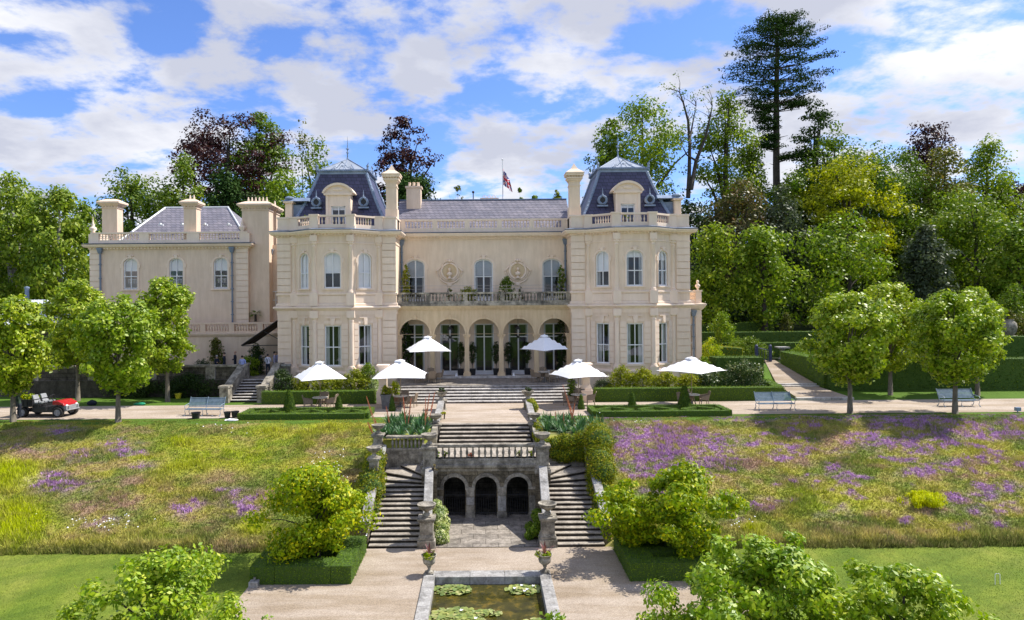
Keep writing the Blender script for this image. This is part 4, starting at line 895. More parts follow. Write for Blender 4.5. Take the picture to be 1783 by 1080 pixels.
# centre: upper wall with three tall windows
wc = MB().at(Matrix.Translation((0, YW, 0)))
ops = [(x, 1.56, 7.0, 9.92, .5) for x in (-5.58, 0, 5.58)]
wall_open(wc, -XI, XI, ZS, ZC, ops, t=.25)
DX = (-5.7, -2.8, 0, 2.8, 5.7)
wall_open(wc, -XI, XI, -.3, ZS, [(x, 1.62, ZF, 5.12, 0) for x in DX], t=.25); wc.at(Matrix())
wc.build('wall', 'stucco', man)
tm = MB().at(Matrix.Translation((0, YW, 0)))
for x, w, zb, zs, r_ in ops: surround(tm, x, w, 7.0, zs, r_, bw=.17, sill=False)
tm.box(-XI, XI, -.08, 0, 12.02, 12.12); tm.at(Matrix())
tm.sweep([(-XI, YW), (XI, YW)], [(0, 12.1), (.10, 12.1), (.14, 12.2), (.42, 12.26), (.50, 12.38), (.54, 12.52), (0, 12.56)])
for k in range(52): x = -XI+.13+2*XI*k/52; tm.box(x, x+.12, YW-.26, YW, 12.12, 12.24)
# ornamental niches
nic = []
for x in (-2.79, 2.79):
    m = Matrix.Translation((x, YW, 9.42)); tm.at(m); 
    tm.torus((0, -.05, 0), .66, .09, 28, 8, 'y'); tm.torus((0, -.07, 0), .80, .045, 28, 6, 'y', R(185), R(355)); tm.torus((0, -.05, -.05), .93, .06, 20, 6, 'y', R(215), R(325))
    for s in (-1, 1):
        tm.tube([(s*.62, -.06, .45), (s*.95, -.06, .12), (s*1.05, -.06, -.05), (s*.86, -.06, -.42)], [.03, .07, .05, .03], 6); tm.sphere((s*1.02, -.06, .05), .09, 8, 6); tm.sphere((s*.18, -.06, .90), .09, 8, 6); tm.tube([(s*.1, -.06, .86), (s*.45, -.06, .72), (s*.62, -.06, .45)], .05, 6)
    tm.sphere((0, -.06, .86), .13, 8, 6); tm.prism([(-.22, -.95), (.22, -.95), (.12, -1.2), (-.12, -1.2)], -.12, 0)
tm.at(Matrix()); smooth_angle(tm.build('moulding', 'stucco_trim', man))
for x in (-2.79, 2.79):
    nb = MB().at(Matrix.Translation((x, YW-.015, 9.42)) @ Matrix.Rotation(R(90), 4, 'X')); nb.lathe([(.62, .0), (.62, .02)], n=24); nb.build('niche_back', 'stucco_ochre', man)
    bu = MB(); bu.lathe([(.17, -.62), (.20, -.55), (.10, -.48), (.09, -.40)], (x, YW-.16, 9.42), 10); bu.sphere((x, YW-.16, 9.42-.22), .24, 10, 7, (1, .6, .75)); bu.tube([(x, YW-.16, 9.32), (x, YW-.17, 9.45)], .07, 8); bu.sphere((x, YW-.18, 9.56), .13, 10, 8, (.85, 1, 1.15)); bu.build('bust', 'stucco_trim', man, smooth=True)
for i, (x, w, zb, zs, r_) in enumerate(ops): window(man, Matrix.Translation((x, YW, 0)), x*0, w, 7.0, zs, r_, rail=[8.98], mull=1, bl=9.05, curt=.17, door=True, fw=.11, blm='blind_grey')
for x in DX: window(man, Matrix.Translation((x, YW, 0)), 0, 1.62, ZF, 5.12, 0, rail=[4.05], mull=1, curt=.12, door=True, fw=.09, name='french_door')
# roof balustrade of the centre
cb_ = MB(); Z0, Z1 = 12.60, 13.72; cb_.box(-XI, XI, YW-.12, YW+.2, Z0, Z0+.36); cb_.box(-XI, XI, YW-.16, YW+.24, Z1-.18, Z1-.03)
px_ = [-XI+.2+(2*XI-.4)*k/5 for k in range(6)]
for x in px_: cb_.box(x-.2, x+.2, YW-.15, YW+.22, Z0+.02, Z1-.15)
cbo = cb_.build('balustrade', 'stucco_trim', man)
bs = MB(); prof = [(r_*.8, z*.92) for r_, z in BAL_PROF]
for k in range(5):
    for j in range(8): x = px_[k]+.28+(px_[k+1]-px_[k]-.56)*(j+.5)/8; bs.lathe(prof, (x, YW+.04, Z0+.36), 7)
o = bs.build('baluster', 'stucco_trim', man, smooth=True); o['kind'] = 'stuff'
ld_ = MB(); ld_.box(-XI+.05, XI-.05, YW-.54, YW-.16, 12.56, 12.60); ld_.box(-XI, XI, YW+.2, 58, 12.52, 12.6); ld_.build('lead_flashing', 'lead_flat', man)
# main slate roof
rf = MB(); zr = 15.95; rf.add([(-7.4, 56.6, 12.7), (7.4, 56.6, 12.7), (7.4, 60.6, zr), (-7.4, 60.6, zr), (7.4, 65, 12.7), (-7.4, 65, 12.7)], [(0, 1, 2, 3), (3, 2, 4, 5)])
rf.add([(-7.4, 56.6, 12.7), (-7.4, 65, 12.7), (-7.4, 60.6, zr)], [(0, 1, 2)]); ro = rf.build('roof', 'slate_light', man)
rd = MB(); rd.box(-7.4, 7.4, 60.5, 60.72, zr-.02, zr+.07)
for x in (-4.6, -2.2, 1.0, 3.8): rd.box(x, x+.28, 58.0, 58.2, 13.92, 13.98)
rd.build('ridge', 'lead', ro)
for (px, w, zt, D) in ((721, .62, 16.9, 60.0), (852, .75, 16.35, 63.5)):
    c = A(px, 345, D); ch = MB(); ch.box(c.x-w, c.x+w, D-.5, D+.5, 14.5, zt); ch.box(c.x-w-.1, c.x+w+.1, D-.6, D+.6, zt, zt+.14)
    for k in range(3):
        x = c.x-w*.6+w*.6*k
        if px < 800: ch.lathe([(.14, zt+.14), (.11, zt+.5), (.14, zt+.55)], (x, D, 0), 8)
        else: ch.torus((x, D, zt+.28), .16, .03, 10, 5, 'y')
    ch.build('chimney', 'stucco', man)
v = MB(); c = A(824, 345, 61.5); v.tube([(c.x, 61.5, 15), (c.x, 61.5, 16.75)], .05, 6); v.sphere((c.x, 61.5, 16.8), .12, 8, 6); v.build('vent_pipe', 'iron', man)
# loggia: five arches on columns
AX = [-5.45, -2.70, -.02, 2.70, 5.52]; AW = [2.42]*5; lg = MB().at(Matrix.Translation((0, YA, 0))); ZSP = 4.38
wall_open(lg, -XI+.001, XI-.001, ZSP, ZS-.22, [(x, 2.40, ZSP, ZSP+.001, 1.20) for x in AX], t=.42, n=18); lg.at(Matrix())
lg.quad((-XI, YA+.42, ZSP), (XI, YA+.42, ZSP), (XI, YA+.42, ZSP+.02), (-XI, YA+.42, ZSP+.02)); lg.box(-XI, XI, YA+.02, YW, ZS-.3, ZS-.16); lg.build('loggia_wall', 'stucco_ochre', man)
lt = MB().at(Matrix.Translation((0, YA, 0)))
for x in AX:
    A1 = arch_pts(x, 2.40, ZSP, 1.20, 18); B1 = arch_pts(x, 2.40+.34, ZSP, 1.37, 18)
    for i in range(18):
        a, b, c, d = A1[i], A1[i+1], B1[i+1], B1[i]
        lt.hexa([(a[0], 0, a[1]), (b[0], 0, b[1]), (b[0], -.05, b[1]), (a[0], -.05, a[1]), (d[0], 0, d[1]), (c[0], 0, c[1]), (c[0], -.05, c[1]), (d[0], -.05, d[1])])
    lt.prism([(x-.10, ZSP+1.17), (x+.10, ZSP+1.17), (x+.15, ZSP+1.55), (x-.15, ZSP+1.55)], -.12, 0)
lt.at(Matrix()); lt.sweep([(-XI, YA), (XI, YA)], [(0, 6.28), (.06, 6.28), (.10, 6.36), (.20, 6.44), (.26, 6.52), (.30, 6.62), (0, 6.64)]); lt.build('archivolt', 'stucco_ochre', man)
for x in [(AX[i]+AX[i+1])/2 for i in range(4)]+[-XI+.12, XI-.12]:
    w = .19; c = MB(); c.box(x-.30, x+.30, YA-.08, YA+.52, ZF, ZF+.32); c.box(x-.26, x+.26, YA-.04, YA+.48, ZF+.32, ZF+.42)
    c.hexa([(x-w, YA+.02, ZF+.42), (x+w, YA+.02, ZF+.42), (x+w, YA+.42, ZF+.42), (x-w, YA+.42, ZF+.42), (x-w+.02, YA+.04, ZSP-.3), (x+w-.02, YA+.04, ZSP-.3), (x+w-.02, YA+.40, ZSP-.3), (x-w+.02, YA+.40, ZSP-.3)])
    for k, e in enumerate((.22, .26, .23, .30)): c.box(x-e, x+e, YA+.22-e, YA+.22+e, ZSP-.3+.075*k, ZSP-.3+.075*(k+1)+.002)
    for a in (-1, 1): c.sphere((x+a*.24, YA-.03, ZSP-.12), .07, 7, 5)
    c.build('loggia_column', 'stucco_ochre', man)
# balcony over the loggia
bc = MB(); bc.box(-XI+.02, XI-.02, YA-.34, YA+.1, 6.62, 6.80); bc.box(-XI+.02, XI-.02, YA-.26, YA+.06, 6.80, 7.0); bc.box(-XI+.02, XI-.02, YA-.28, YA+.08, 7.54, 7.68); bc.box(-XI, XI, YA+.06, YW, 6.56, 6.72)
px_ = [-XI+.2, -4.35, -1.45, 1.45, 4.35, XI-.2]
for x in px_: bc.box(x-.17, x+.17, YA-.25, YA+.05, 6.98, 7.56)
bo = bc.build('balcony', 'balcony_stone', man)
for k in range(5):
    n = 9
    for j in range(n): x = px_[k]+.22+(px_[k+1]-px_[k]-.44)*(j+.5)/n; put_bal(bal_b, bo, (x, YA-.1, 7.0)).scale = (1, 1, .9)
rl = MB()
for z in (7.95, 8.2): rl.tube([(-XI, YA+.1, z), (XI, YA+.1, z)], .008, 4)
for k in range(8): x = -XI+.1+(2*XI-.2)*k/7; rl.tube([(x, YA+.1, 7.68), (x, YA+.1, 8.2)], .010, 4)
rl.build('safety_rail', 'rim_grey', man)
# side porch on the right
pr = MB(); x0 = 16.0; x1 = 17.25; pr.box(x0, x1, 54.4, 60, -.3, 6.2); pr.box(x1-.42, x1+.05, 54.3, 54.9, -.3, 6.2)
pr.sweep([(x0, 54.3), (x1+.05, 54.3), (x1+.05, 60)], [(0, 6.12), (.1, 6.2), (.25, 6.42), (.32, 6.55), (.32, 6.64), (0, 6.70)]); pr.box(x0, x1, 54.3, 54.55, 6.7, 6.98); pr.box(x0, x1+.02, 54.26, 54.6, 7.52, 7.68); pr.box(x1-.42, x1+.04, 54.24, 54.66, 6.68, 7.6); pr.box(x1-.5, x1+.1, 54.18, 54.72, 7.6, 7.72); pr.box(x1-.2, x1, 54.7, 60, 6.68, 7.66); pr.box(x0, x0+.25, 54.3, 54.55, 6.9, 7.55)
pr.box(x1-.46, x1+.08, 54.26, 54.94, 5.3, 5.4); pr.box(x1-.46, x1+.08, 54.26, 54.94, 5.55, 5.68)
po = pr.build('porch', 'stucco_trim', man)
for k in range(4): put_bal(bal_t, po, (x0+.36+.155*k, 54.42, 6.98)).scale = (.9, .9, 1.08)
fn = MB(); fn.lathe([(.12, 7.72), (.06, 7.8), (.08, 7.86), (.2, 8.0), (.2, 8.12), (.08, 8.22), (.07, 8.28), (.12, 8.36), (.10, 8.46), (.02, 8.52)], (x1-.2, 54.45, 0), 12); fn.build('finial', 'stucco_trim', man, smooth=True)
window(man, Matrix.Translation((x0+.42, 54.4, 0)), 0, .42, 2.2, 5.0, 0, t=-.02, curt=None, dark_box=False, mull=0, name='side_window')
DARK_BOXES.at(Matrix()).build('dark_box', 'dark_interior', man)
# drain pipes
def pipe(par, pts, hop=True):
    b = MB(); b.tube(pts, .075, 8); p = pts[0]
    if hop: b.hexa([(p[0]-.12, p[1]-.12, p[2]-.25), (p[0]+.12, p[1]-.12, p[2]-.25), (p[0]+.12, p[1]+.1, p[2]-.25), (p[0]-.12, p[1]+.1, p[2]-.25), (p[0]-.2, p[1]-.2, p[2]+.1), (p[0]+.2, p[1]-.2, p[2]+.1), (p[0]+.2, p[1]+.1, p[2]+.1), (p[0]-.2, p[1]+.1, p[2]+.1)]); b.box(p[0]-.22, p[0]+.22, p[1]-.22, p[1]+.1, p[2]+.1, p[2]+.22)
    for k in range(1, 6): q = Vector(pts[0]).lerp(Vector(pts[-1]), k/6) if len(pts) == 2 else None; q and b.box(q.x-.1, q.x+.1, q.y-.09, q.y+.09, q.z-.04, q.z+.04)
    b.build('drain_pipe', 'grey_pipe', par)
pipe(man, [(16.62, 54.2, 5.9), (16.62, 54.2, .3)]); pipe(man, [(-6.68, YW-.12, 11.8), (-6.68, YW-.12, 7.0)]); pipe(man, [(6.68, YW-.12, 11.8), (6.68, YW-.12, 7.0)])
# loggia lanterns
for x in (-2.70, 2.70):
    t = thing('lantern', 'black hanging lantern under the '+('second' if x < 0 else 'fourth')+' loggia arch from the left', 'lantern', (x, YA+.6, 4.3)); b = MB(); b.tube([(x, YA+.6, 5.9), (x, YA+.6, 5.0)], .015, 5); b.lathe([(.03, 5.0), (.2, 4.8), (.26, 4.72)], (x, YA+.6, 0), 6)
    for k in range(6): a = k*1.047; b.tube([(x+.24*math.cos(a), YA+.6+.24*math.sin(a), 4.72), (x+.14*math.cos(a), YA+.6+.14*math.sin(a), 4.2)], .016, 4)
    b.lathe([(.15, 4.2), (.12, 4.1), (.03, 4.0)], (x, YA+.6, 0), 6); b.build('frame', 'iron', t); g = MB(); g.lathe([(.21, 4.7), (.13, 4.22)], (x, YA+.6, 0), 6, False); g.build('glass', 'window_glass', t)

# ------------------------------------------------------------ the lower left wing
wing = thing('house_wing', 'plain cream wing left of the mansion with hipped slate roof and arched sash windows', 'house wing', (-26.5, 58, 0)); YG = 58.0
wx0, wx1 = A(157, 450, YG).x, A(432, 450, YG).x; zc = 11.95; wl = MB().at(Matrix.Translation((0, YG, 0)))
wo = [(A(p, 450, YG).x, 1.2, 8.2, 10.35, .48) for p in (227, 306.5, 384)]
wall_open(wl, wx0, wx1, -.2, zc, wo); wl.at(Matrix()); wl.quad((wx1, YG, -.2), (wx1, YG+1.4, -.2), (wx1, YG+1.4, zc), (wx1, YG, zc)); wl.quad((wx0, 66, -.2), (wx0, YG, -.2), (wx0, YG, zc), (wx0, 66, zc))
wl.box(wx1-.1, -15.9, YG+1.4, YG+1.6, -.2, 12.0); wl.build('wall', 'stucco_wing', wing)
tr = MB().at(Matrix.Translation((0, YG, 0)))
for o_ in wo: surround(tr, *o_, bw=.16)
for (a, b) in ((wx0, wx0+1.0), (wx1-1.0, wx1)):
    for k in range(15): z = 4.6+7.1*k/15; tr.box(a-.02, b+.02, -.06, 0, z+.045, z+7.1/15-.004)
tr.at(Matrix()); W_ = [(wx0, 66), (wx0, YG), (wx1, YG), (wx1, YG+1.4)]
tr.sweep(W_, [(0, 11.6), (.08, 11.6), (.12, 11.72), (.36, 11.78), (.46, 11.92), (.48, 12.0), (0, 12.04)])
for k in range(46): x = wx0+.1+(wx1-wx0-.2)*k/46; tr.box(x, x+.12, YG-.22, YG, 11.62, 11.74)
tr.box(wx0+.1, wx1-.1, YG+.02, YG+.3, 12.1, 12.4); tr.box(wx0+.05, wx1-.05, YG-.03, YG+.35, 12.92, 13.06); tr.box(wx0+.1, wx0+.4, YG+.3, 65, 12.1, 13.0)
nb = 4; xs_ = [wx0+.3+(wx1-wx0-.6)*k/3 for k in range(4)]
for i, x in enumerate(xs_+[A(334, 400, YG).x]): tr.box(x-.42, x+.42, YG-.01-.006*(i == 4), YG+.33+.006*(i == 4), 12.1, 12.93)
tr.box(wx1-.3, wx1-.02, YG, YG+1.4, 12.1, 13.0)
to = tr.build('moulding', 'stucco_trim', wing)
lat = MB()
for k in range(3):
    a, b = xs_[k]+.42, xs_[k+1]-.42; n = int((b-a)/.26)
    for j in range(n+1): x = a+(b-a)*j/n; lat.box(x-.03, x+.03, YG+.12, YG+.2, 12.4, 12.92)
    for j in range(n): x = a+(b-a)*(j+.5)/n; lat.torus((x, YG+.16, 12.66), .10, .028, 10, 5, 'y')
    lat.build('parapet_lattice', 'stucco_trim', wing); lat = MB()
ld_ = MB(); ld_.sweep(W_, [(-.2, 12.05), (.44, 12.05), (.46, 12.10), (-.2, 12.12)]); ld_.build('lead_flashing', 'lead_flat', wing)
for i, o_ in enumerate(wo):
    wn = window(wing, Matrix.Translation((0, YG, 0)), *o_, rail=9.3, bl=9.75, curt=None); b = MB().at(Matrix.Translation((o_[0], YG, 0)))
    for k in range(4): b.prism([(-.5+.26*k, 8.30), (-.30+.26*k, 8.30), (-.40+.26*k, 8.08)], .02, .04)
    b.box(-.54, .54, .02, .05, 8.28, 8.34); b.build('sill_trim', 'white_paint', wn)
    b = MB().at(Matrix.Translation((o_[0], YG, 0)))
    for k in range(6): b.box(-.32+.128*k-.012, -.32+.128*k+.012, .3, .33, 8.7, 9.05)
    b.box(-.36, .36, .3, .33, 9.03, 9.07); b.build('cot_rail', 'white_paint', wn)
pipe(wing, [(A(176, 440, YG).x, YG-.15, 11.5), (A(176, 440, YG).x, YG-.15, 4.5)]); pipe(wing, [(A(405, 440, YG).x, YG-.15, 11.5), (A(405, 440, YG).x, YG-.15, 4.9)])
xp = A(471.5, 440, 59.2).x; pipe(wing, [(xp, 59.2, 11.4), (xp, 59.2, 7.3), (xp-.55, 59.2, 6.6), (xp-.55, 59.2, 5.2)])
rf = MB(); a, b_, c, d = A(208, 405, 59), A(432, 405, 59), A(397, 362, 64), A(288, 362, 64); za = 12.35; zt = A(343, 362, 64).z
V = [(a.x, 58.9, za), (b_.x, 58.9, za), (b_.x, 69, za), (a.x, 69, za), (c.x, 64, zt), (d.x, 64, zt)]; rf.add(V, [(0, 1, 4, 5), (1, 2, 4), (2, 3, 5, 4), (3, 0, 5)]); ro = rf.build('roof', 'slate_light', wing)
rd = MB(); V = [Vector(v_) for v_ in V]
for p, q in ((0, 5), (1, 4), (4, 5)): rd.tube([V[p]+Vector((0, 0, .03)), V[q]+Vector((0, 0, .03))], .09, 6)
rd.build('ridge', 'glaze_pale', ro)
for px in (241, 281, 319, 358, 399): c = A(px, 392, 60.3); v_ = MB(); v_.box(c.x-.2, c.x+.2, 60.1, 60.35, c.z-.06, c.z+.04); v_.box(c.x-.05, c.x+.05, 60.0, 60.3, c.z, c.z+.16); v_.build('roof_vent', 'glaze_pale', ro)
def wchim(px0, px1, D, ztop, capw, d=.5, pots=0, low=12.0, pyr=False, zlow=None):
    a, b = A(px0, 380, D), A(px1, 380, D); ch = MB(); x0, x1 = a.x, b.x; ch.box(x0, x1, D-d, D+d, low, ztop-.62)
    for e, z0, z1 in ((.06, .62, .52), (.14, .40, .30), (.24, .30, .20), (capw, .20, .06)): ch.box(x0-e, x1+e, D-d-e, D+d+e, ztop-z0, ztop-z1)
    ch.box(x0-.02, x1+.02, D-d-.02, D+d+.02, ztop-.52, ztop-.40); n = max(4, int((x1-x0)/.25))
    for k in range(n): x = x0+(x1-x0)*(k+.5)/n; ch.box(x-.06, x+.06, D-d-.1, D-d, ztop-.52, ztop-.38)
    e = capw; ch.hexa([(x0-e, D-d-e, ztop-.06), (x1+e, D-d-e, ztop-.06), (x1+e, D+d+e, ztop-.06), (x0-e, D+d+e, ztop-.06), (x0+.2, D-.3, ztop+.22), (x1-.2, D-.3, ztop+.22), (x1-.2, D+.3, ztop+.22), (x0+.2, D+.3, ztop+.22)])
    o = ch.build('chimney', 'stucco_wing', wing)
    for k in range(pots):
        x = x0+.2+(x1-x0-.4)*(k+.5)/pots; p = MB(); p.lathe([(.14, ztop+.0), (.09, ztop+.35), (.04, ztop+.62)], (x, D, 0), 8); p.build('chimney_pot', 'stucco_trim', o)
wchim(183, 209, 61.0, A(195, 352, 61).z, .34, pots=0); wchim(324, 345.5, 58.9, A(335, 352, 58.9).z, .30, .45, pots=2); wchim(425.5, 472, 59.0, A(448, 356, 59).z, .34, .6, pots=6, low=4.5); wchim(473.5, 484, 61, A(478, 362, 61).z, .3, .5, pots=1)
for px in (162, 422):
    c = A(px, 400, YG+.2); f_ = MB(); f_.lathe([(.22, 13.06), (.14, 13.16), (.3, 13.36), (.26, 13.5), (.1, 13.6), (.14, 13.72), (.08, 13.9), (.03, 14.2), (.01, 14.45)], (c.x, YG+.2, 0), 12); f_.build('finial', 'stucco_trim', wing, smooth=True)
# narrow sash beside the tower
c = A(482, 515, 59.3); window(wing, Matrix.Translation((c.x-.1, 59.4, 0)), 0, .8, 6.5, 8.0, 0, t=-.02, curt=None, dark_box=False, mull=1, name='side_window')
# roof terrace extension in front of the wing
yt = 57.0; ex = MB(); x0 = -33.4; x1 = -16.0; zcop = 5.35; ex.box(x0, x1, yt, YG+1.4, -.2, zcop-1.0); ex.sweep([(x0, yt), (x1, yt)], [(0, zcop-1.15), (.06, zcop-1.15), (.16, zcop-1.0), (.18, zcop-.9), (0, zcop-.86)])
ex.box(x0, x1, yt+.05, yt+.3, zcop-.9, zcop-.72); ex.box(x0, x1, yt, yt+.35, zcop-.14, zcop)
pts = [x0+.3+(x1-x0-.6)*k/7 for k in range(8)]
for x in pts: ex.box(x-.22, x+.22, yt+.02, yt+.33, zcop-.9, zcop-.1)
eo = ex.build('terrace_block', 'stucco_wing', wing)
bq = bal_mesh(.58, 1.1, 'stucco_trim')
for k in range(3, 7):
    for j in range(8): x = pts[k]+.3+(pts[k+1]-pts[k]-.6)*(j+.5)/8; put_bal(bq, eo, (x, yt+.18, zcop-.72))
# ------------------------------------------------------------ terrace and front steps
t = thing('terrace_steps', 'wide grey stone terrace and six broad steps in front of the loggia', 'steps', (0, 48, 0))
b = MB(); b.box(-6.82, 6.82, 49.0, YW+.01, -.1, ZF-.012); b.box(-6.82, -6.35, 46.5, 49.0, -.1, ZF-.02); b.box(6.35, 6.82, 46.5, 49.0, -.1, ZF-.02); b.build('terrace_base', 'terrace_riser', t)
b = MB(); b.box(-6.82, 6.82, 48.95, YA-.35, ZF-.012, ZF); b.box(-6.75, 6.75, YA-.35, YW, ZF-.012, ZF+.0); b.build('paving', 'flagstone', t)
for k in range(6):
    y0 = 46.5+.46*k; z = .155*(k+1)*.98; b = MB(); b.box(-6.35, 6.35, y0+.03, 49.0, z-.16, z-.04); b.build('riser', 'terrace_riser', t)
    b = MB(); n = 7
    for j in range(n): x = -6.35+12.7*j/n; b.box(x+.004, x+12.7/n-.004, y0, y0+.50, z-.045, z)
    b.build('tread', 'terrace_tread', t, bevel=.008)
b = MB(); b.box(-6.5, 6.5, YA-.28, YA+.5, ZF, ZF+.14); b.build('loggia_step', 'terrace_tread', t)
for s, px in ((-1, 667.5), (1, 1020)):
    x = A(px, 680, 46.9).x; t = thing('pedestal', 'cream stone pedestal at the '+('left' if s < 0 else 'right')+' end of the terrace steps', 'pedestal', (x, 46.9, 0), 'pedestals flanking the terrace steps')
    b = MB(); y = 46.9; b.box(x-.42, x+.42, y-.42, y+.42, -.05, .85); b.box(x-.36, x+.36, y-.36, y+.36, .85, .98)
    b.hexa([(x-.34, y-.34, .98), (x+.34, y-.34, .98), (x+.34, y+.34, .98), (x-.34, y+.34, .98), (x-.25, y-.25, 1.22), (x+.25, y-.25, 1.22), (x+.25, y+.25, 1.22), (x-.25, y+.25, 1.22)]); b.box(x-.25, x+.25, y-.25, y+.25, 1.22, 2.42)
    for e, z in ((.29, 2.42), (.34, 2.50), (.42, 2.58)): b.box(x-e, x+e, y-e, y+e, z, z+.085)
    b.build('shaft', 'stucco_trim', t, bevel=.015)
# ------------------------------------------------------------ garden staircase with grotto
ZL = -.75; gs = thing('garden_staircase', 'weathered double stone staircase with balustrade above a three arched grotto', 'staircase', (0, 33, LOW))
def steps(par, x0, x1, y0, y1, z0, z1, n, tm='step_tread', rm='shaded_riser', tname='tread'):
    for k in range(n):
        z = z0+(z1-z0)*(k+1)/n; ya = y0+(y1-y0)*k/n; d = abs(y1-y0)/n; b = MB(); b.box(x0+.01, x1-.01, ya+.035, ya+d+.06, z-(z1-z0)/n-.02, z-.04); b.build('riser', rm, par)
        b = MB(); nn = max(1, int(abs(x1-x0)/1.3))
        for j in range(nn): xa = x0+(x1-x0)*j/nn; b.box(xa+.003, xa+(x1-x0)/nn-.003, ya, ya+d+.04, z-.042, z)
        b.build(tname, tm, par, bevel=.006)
steps(gs, -2.5, 2.5, 37.1, 39.1, ZL, 0.0, 5)
b = MB(); b.box(-2.5, 2.5, 37.1, 39.1, -3.6, ZL-.02); b.box(-2.9, 2.9, 33.1, 37.1, ZL-.12, ZL); b.build('landing', 'step_tread', gs)
# grotto facade
gy0 = 33.0; GXs = (-1.50, .03, 1.56); fa = MB().at(Matrix.Translation((0, gy0, 0)))
wall_open(fa, -2.85, 2.85, LOW-.05, -.90, [(x, 1.05, LOW, -2.02, .50) for x in GXs], t=.45, n=14); fa.at(Matrix())
fa.quad((-2.85, gy0, LOW), (-2.85, gy0+4, LOW), (-2.85, gy0+4, -.8), (-2.85, gy0, -.8)); fa.quad((2.85, gy0+4, LOW), (2.85, gy0, LOW), (2.85, gy0, -.8), (2.85, gy0+4, -.8)); fa.build('grotto_wall', 'old_stone_blocks', gs)
b = MB()
for x in GXs:
    A1 = arch_pts(x, 1.05, -2.02, .50, 14); B1 = arch_pts(x, 1.05+.32, -2.02, .68, 14)
    for i in range(14):
        a, b_, c, d = A1[i], A1[i+1], B1[i+1], B1[i]; g = .012 if i % 2 else 0; y = gy0-.05-g
        b.hexa([(a[0], gy0, a[1]), (b_[0], gy0, b_[1]), (b_[0], y, b_[1]), (a[0], y, a[1]), (d[0], gy0, d[1]), (c[0], gy0, c[1]), (c[0], y, c[1]), (d[0], y, d[1])])
for x in (-.735, .795, -2.25, 2.31):
    w = .20; b.box(x-w, x+w, gy0-.07, gy0, LOW, -2.45); b.box(x-w-.04, x+w+.04, gy0-.11, gy0, LOW, LOW+.28); b.box(x-w-.03, x+w+.03, gy0-.10, gy0, -2.13, -2.02)
    if abs(x) < 1: b.box(x-w, x+w, gy0-.09, gy0, -2.45, -2.13)
b.build('arch_stones', 'old_stone', gs, bevel=.01)
for x, zz0, zz1 in ((-.735, -2.85, -2.5), (.795, -3.15, -2.25)):
    b = MB(); b.box(x-.19, x+.19, gy0-.085, gy0-.05, zz0, zz1); b.build('new_stone', 'coping_stone', gs, bevel=.008)
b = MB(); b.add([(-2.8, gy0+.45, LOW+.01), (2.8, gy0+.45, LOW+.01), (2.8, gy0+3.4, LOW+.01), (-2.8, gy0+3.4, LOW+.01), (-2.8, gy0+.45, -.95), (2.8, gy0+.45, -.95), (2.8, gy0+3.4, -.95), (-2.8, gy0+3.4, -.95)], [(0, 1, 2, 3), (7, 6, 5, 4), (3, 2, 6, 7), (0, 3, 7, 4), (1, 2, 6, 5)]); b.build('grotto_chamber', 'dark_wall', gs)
for q, x in enumerate(GXs):
    b = MB(); y = gy0+.34
    for k in range(9): xx = x-.46+.115*k; b.tube([(xx, y, LOW), (xx, y, LOW+1.15)], .012, 5); b.sphere((xx, y, LOW+1.17), .022, 6, 4)
    for z in (LOW+.12, LOW+1.0): b.box(x-.52, x+.52, y-.012, y+.012, z, z+.03)
    b.build('iron_gate', 'iron', gs)
# entablature, front balustrade and corner piers
b = MB(); b.sweep([(-2.9, 37), (-2.9, gy0), (2.9, gy0), (2.9, 37)], [(0, -1.25), (.05, -1.25), (.08, -1.12), (.20, -1.04), (.22, -.92), (.10, -.88), (.10, -.70), (0, -.66)]); b.box(-2.62, 2.62, gy0-.06, gy0+.24, -.80, -.62); b.box(-2.62, 2.62, gy0-.12, gy0+.28, -.06, .06); b.box(-2.62, 2.62, gy0-.08, gy0+.24, -.10, -.06)
b.build('entablature', 'old_stone', gs, bevel=.01); bq = bal_mesh(.52, 1.05, 'old_stone', 7); bb = empty_part('front_balustrade', gs)
bx = MB(); bx.box(-2.6, 2.6, gy0-.05, gy0+.23, -.64, -.62); bb2 = bx.build('balustrade', 'old_stone', gs)
SC.collection.objects.unlink(bb); CH[gs.name].remove(bb); bpy.data.objects.remove(bb)
for j in range(17): put_bal(bq, bb2, (-2.34+4.68*j/16, gy0+.09, -.62))
def pier(x, y, z0, z1, w=.29, base=.35, cap=True, up=.0):
    b = MB(); b.box(x-w-.10, x+w+.10, y-w-.10, y+w+.10, z0, z0+base*.6); b.box(x-w-.06, x+w+.06, y-w-.06, y+w+.06, z0+base*.6, z0+base*.8)
    e = w+.05; b.hexa([(x-e, y-e, z0+base*.8), (x+e, y-e, z0+base*.8), (x+e, y+e, z0+base*.8), (x-e, y+e, z0+base*.8), (x-w, y-w, z0+base), (x+w, y-w, z0+base), (x+w, y+w, z0+base), (x-w, y+w, z0+base)])
    b.box(x-w, x+w, y-w, y+w, z0+base, z1-.16); b.box(x-w-.05, x+w+.05, y-w-.05, y+w+.05, z1-.16, z1-.09); b.box(x-w-.10, x+w+.10, y-w-.10, y+w+.10, z1-.09, z1); b.build('pier', 'old_stone', gs, bevel=.012)
BOWL = [(.16, 0), (.18, .04), (.12, .10), (.09, .16), (.12, .21), (.22, .25), (.33, .33), (.38, .42), (.36, .44), (.40, .47), (.41, .50), (.34, .50), (.27, .42), (.04, .36)]
GB = 'stone bowls on the staircase piers'; bowl0 = None
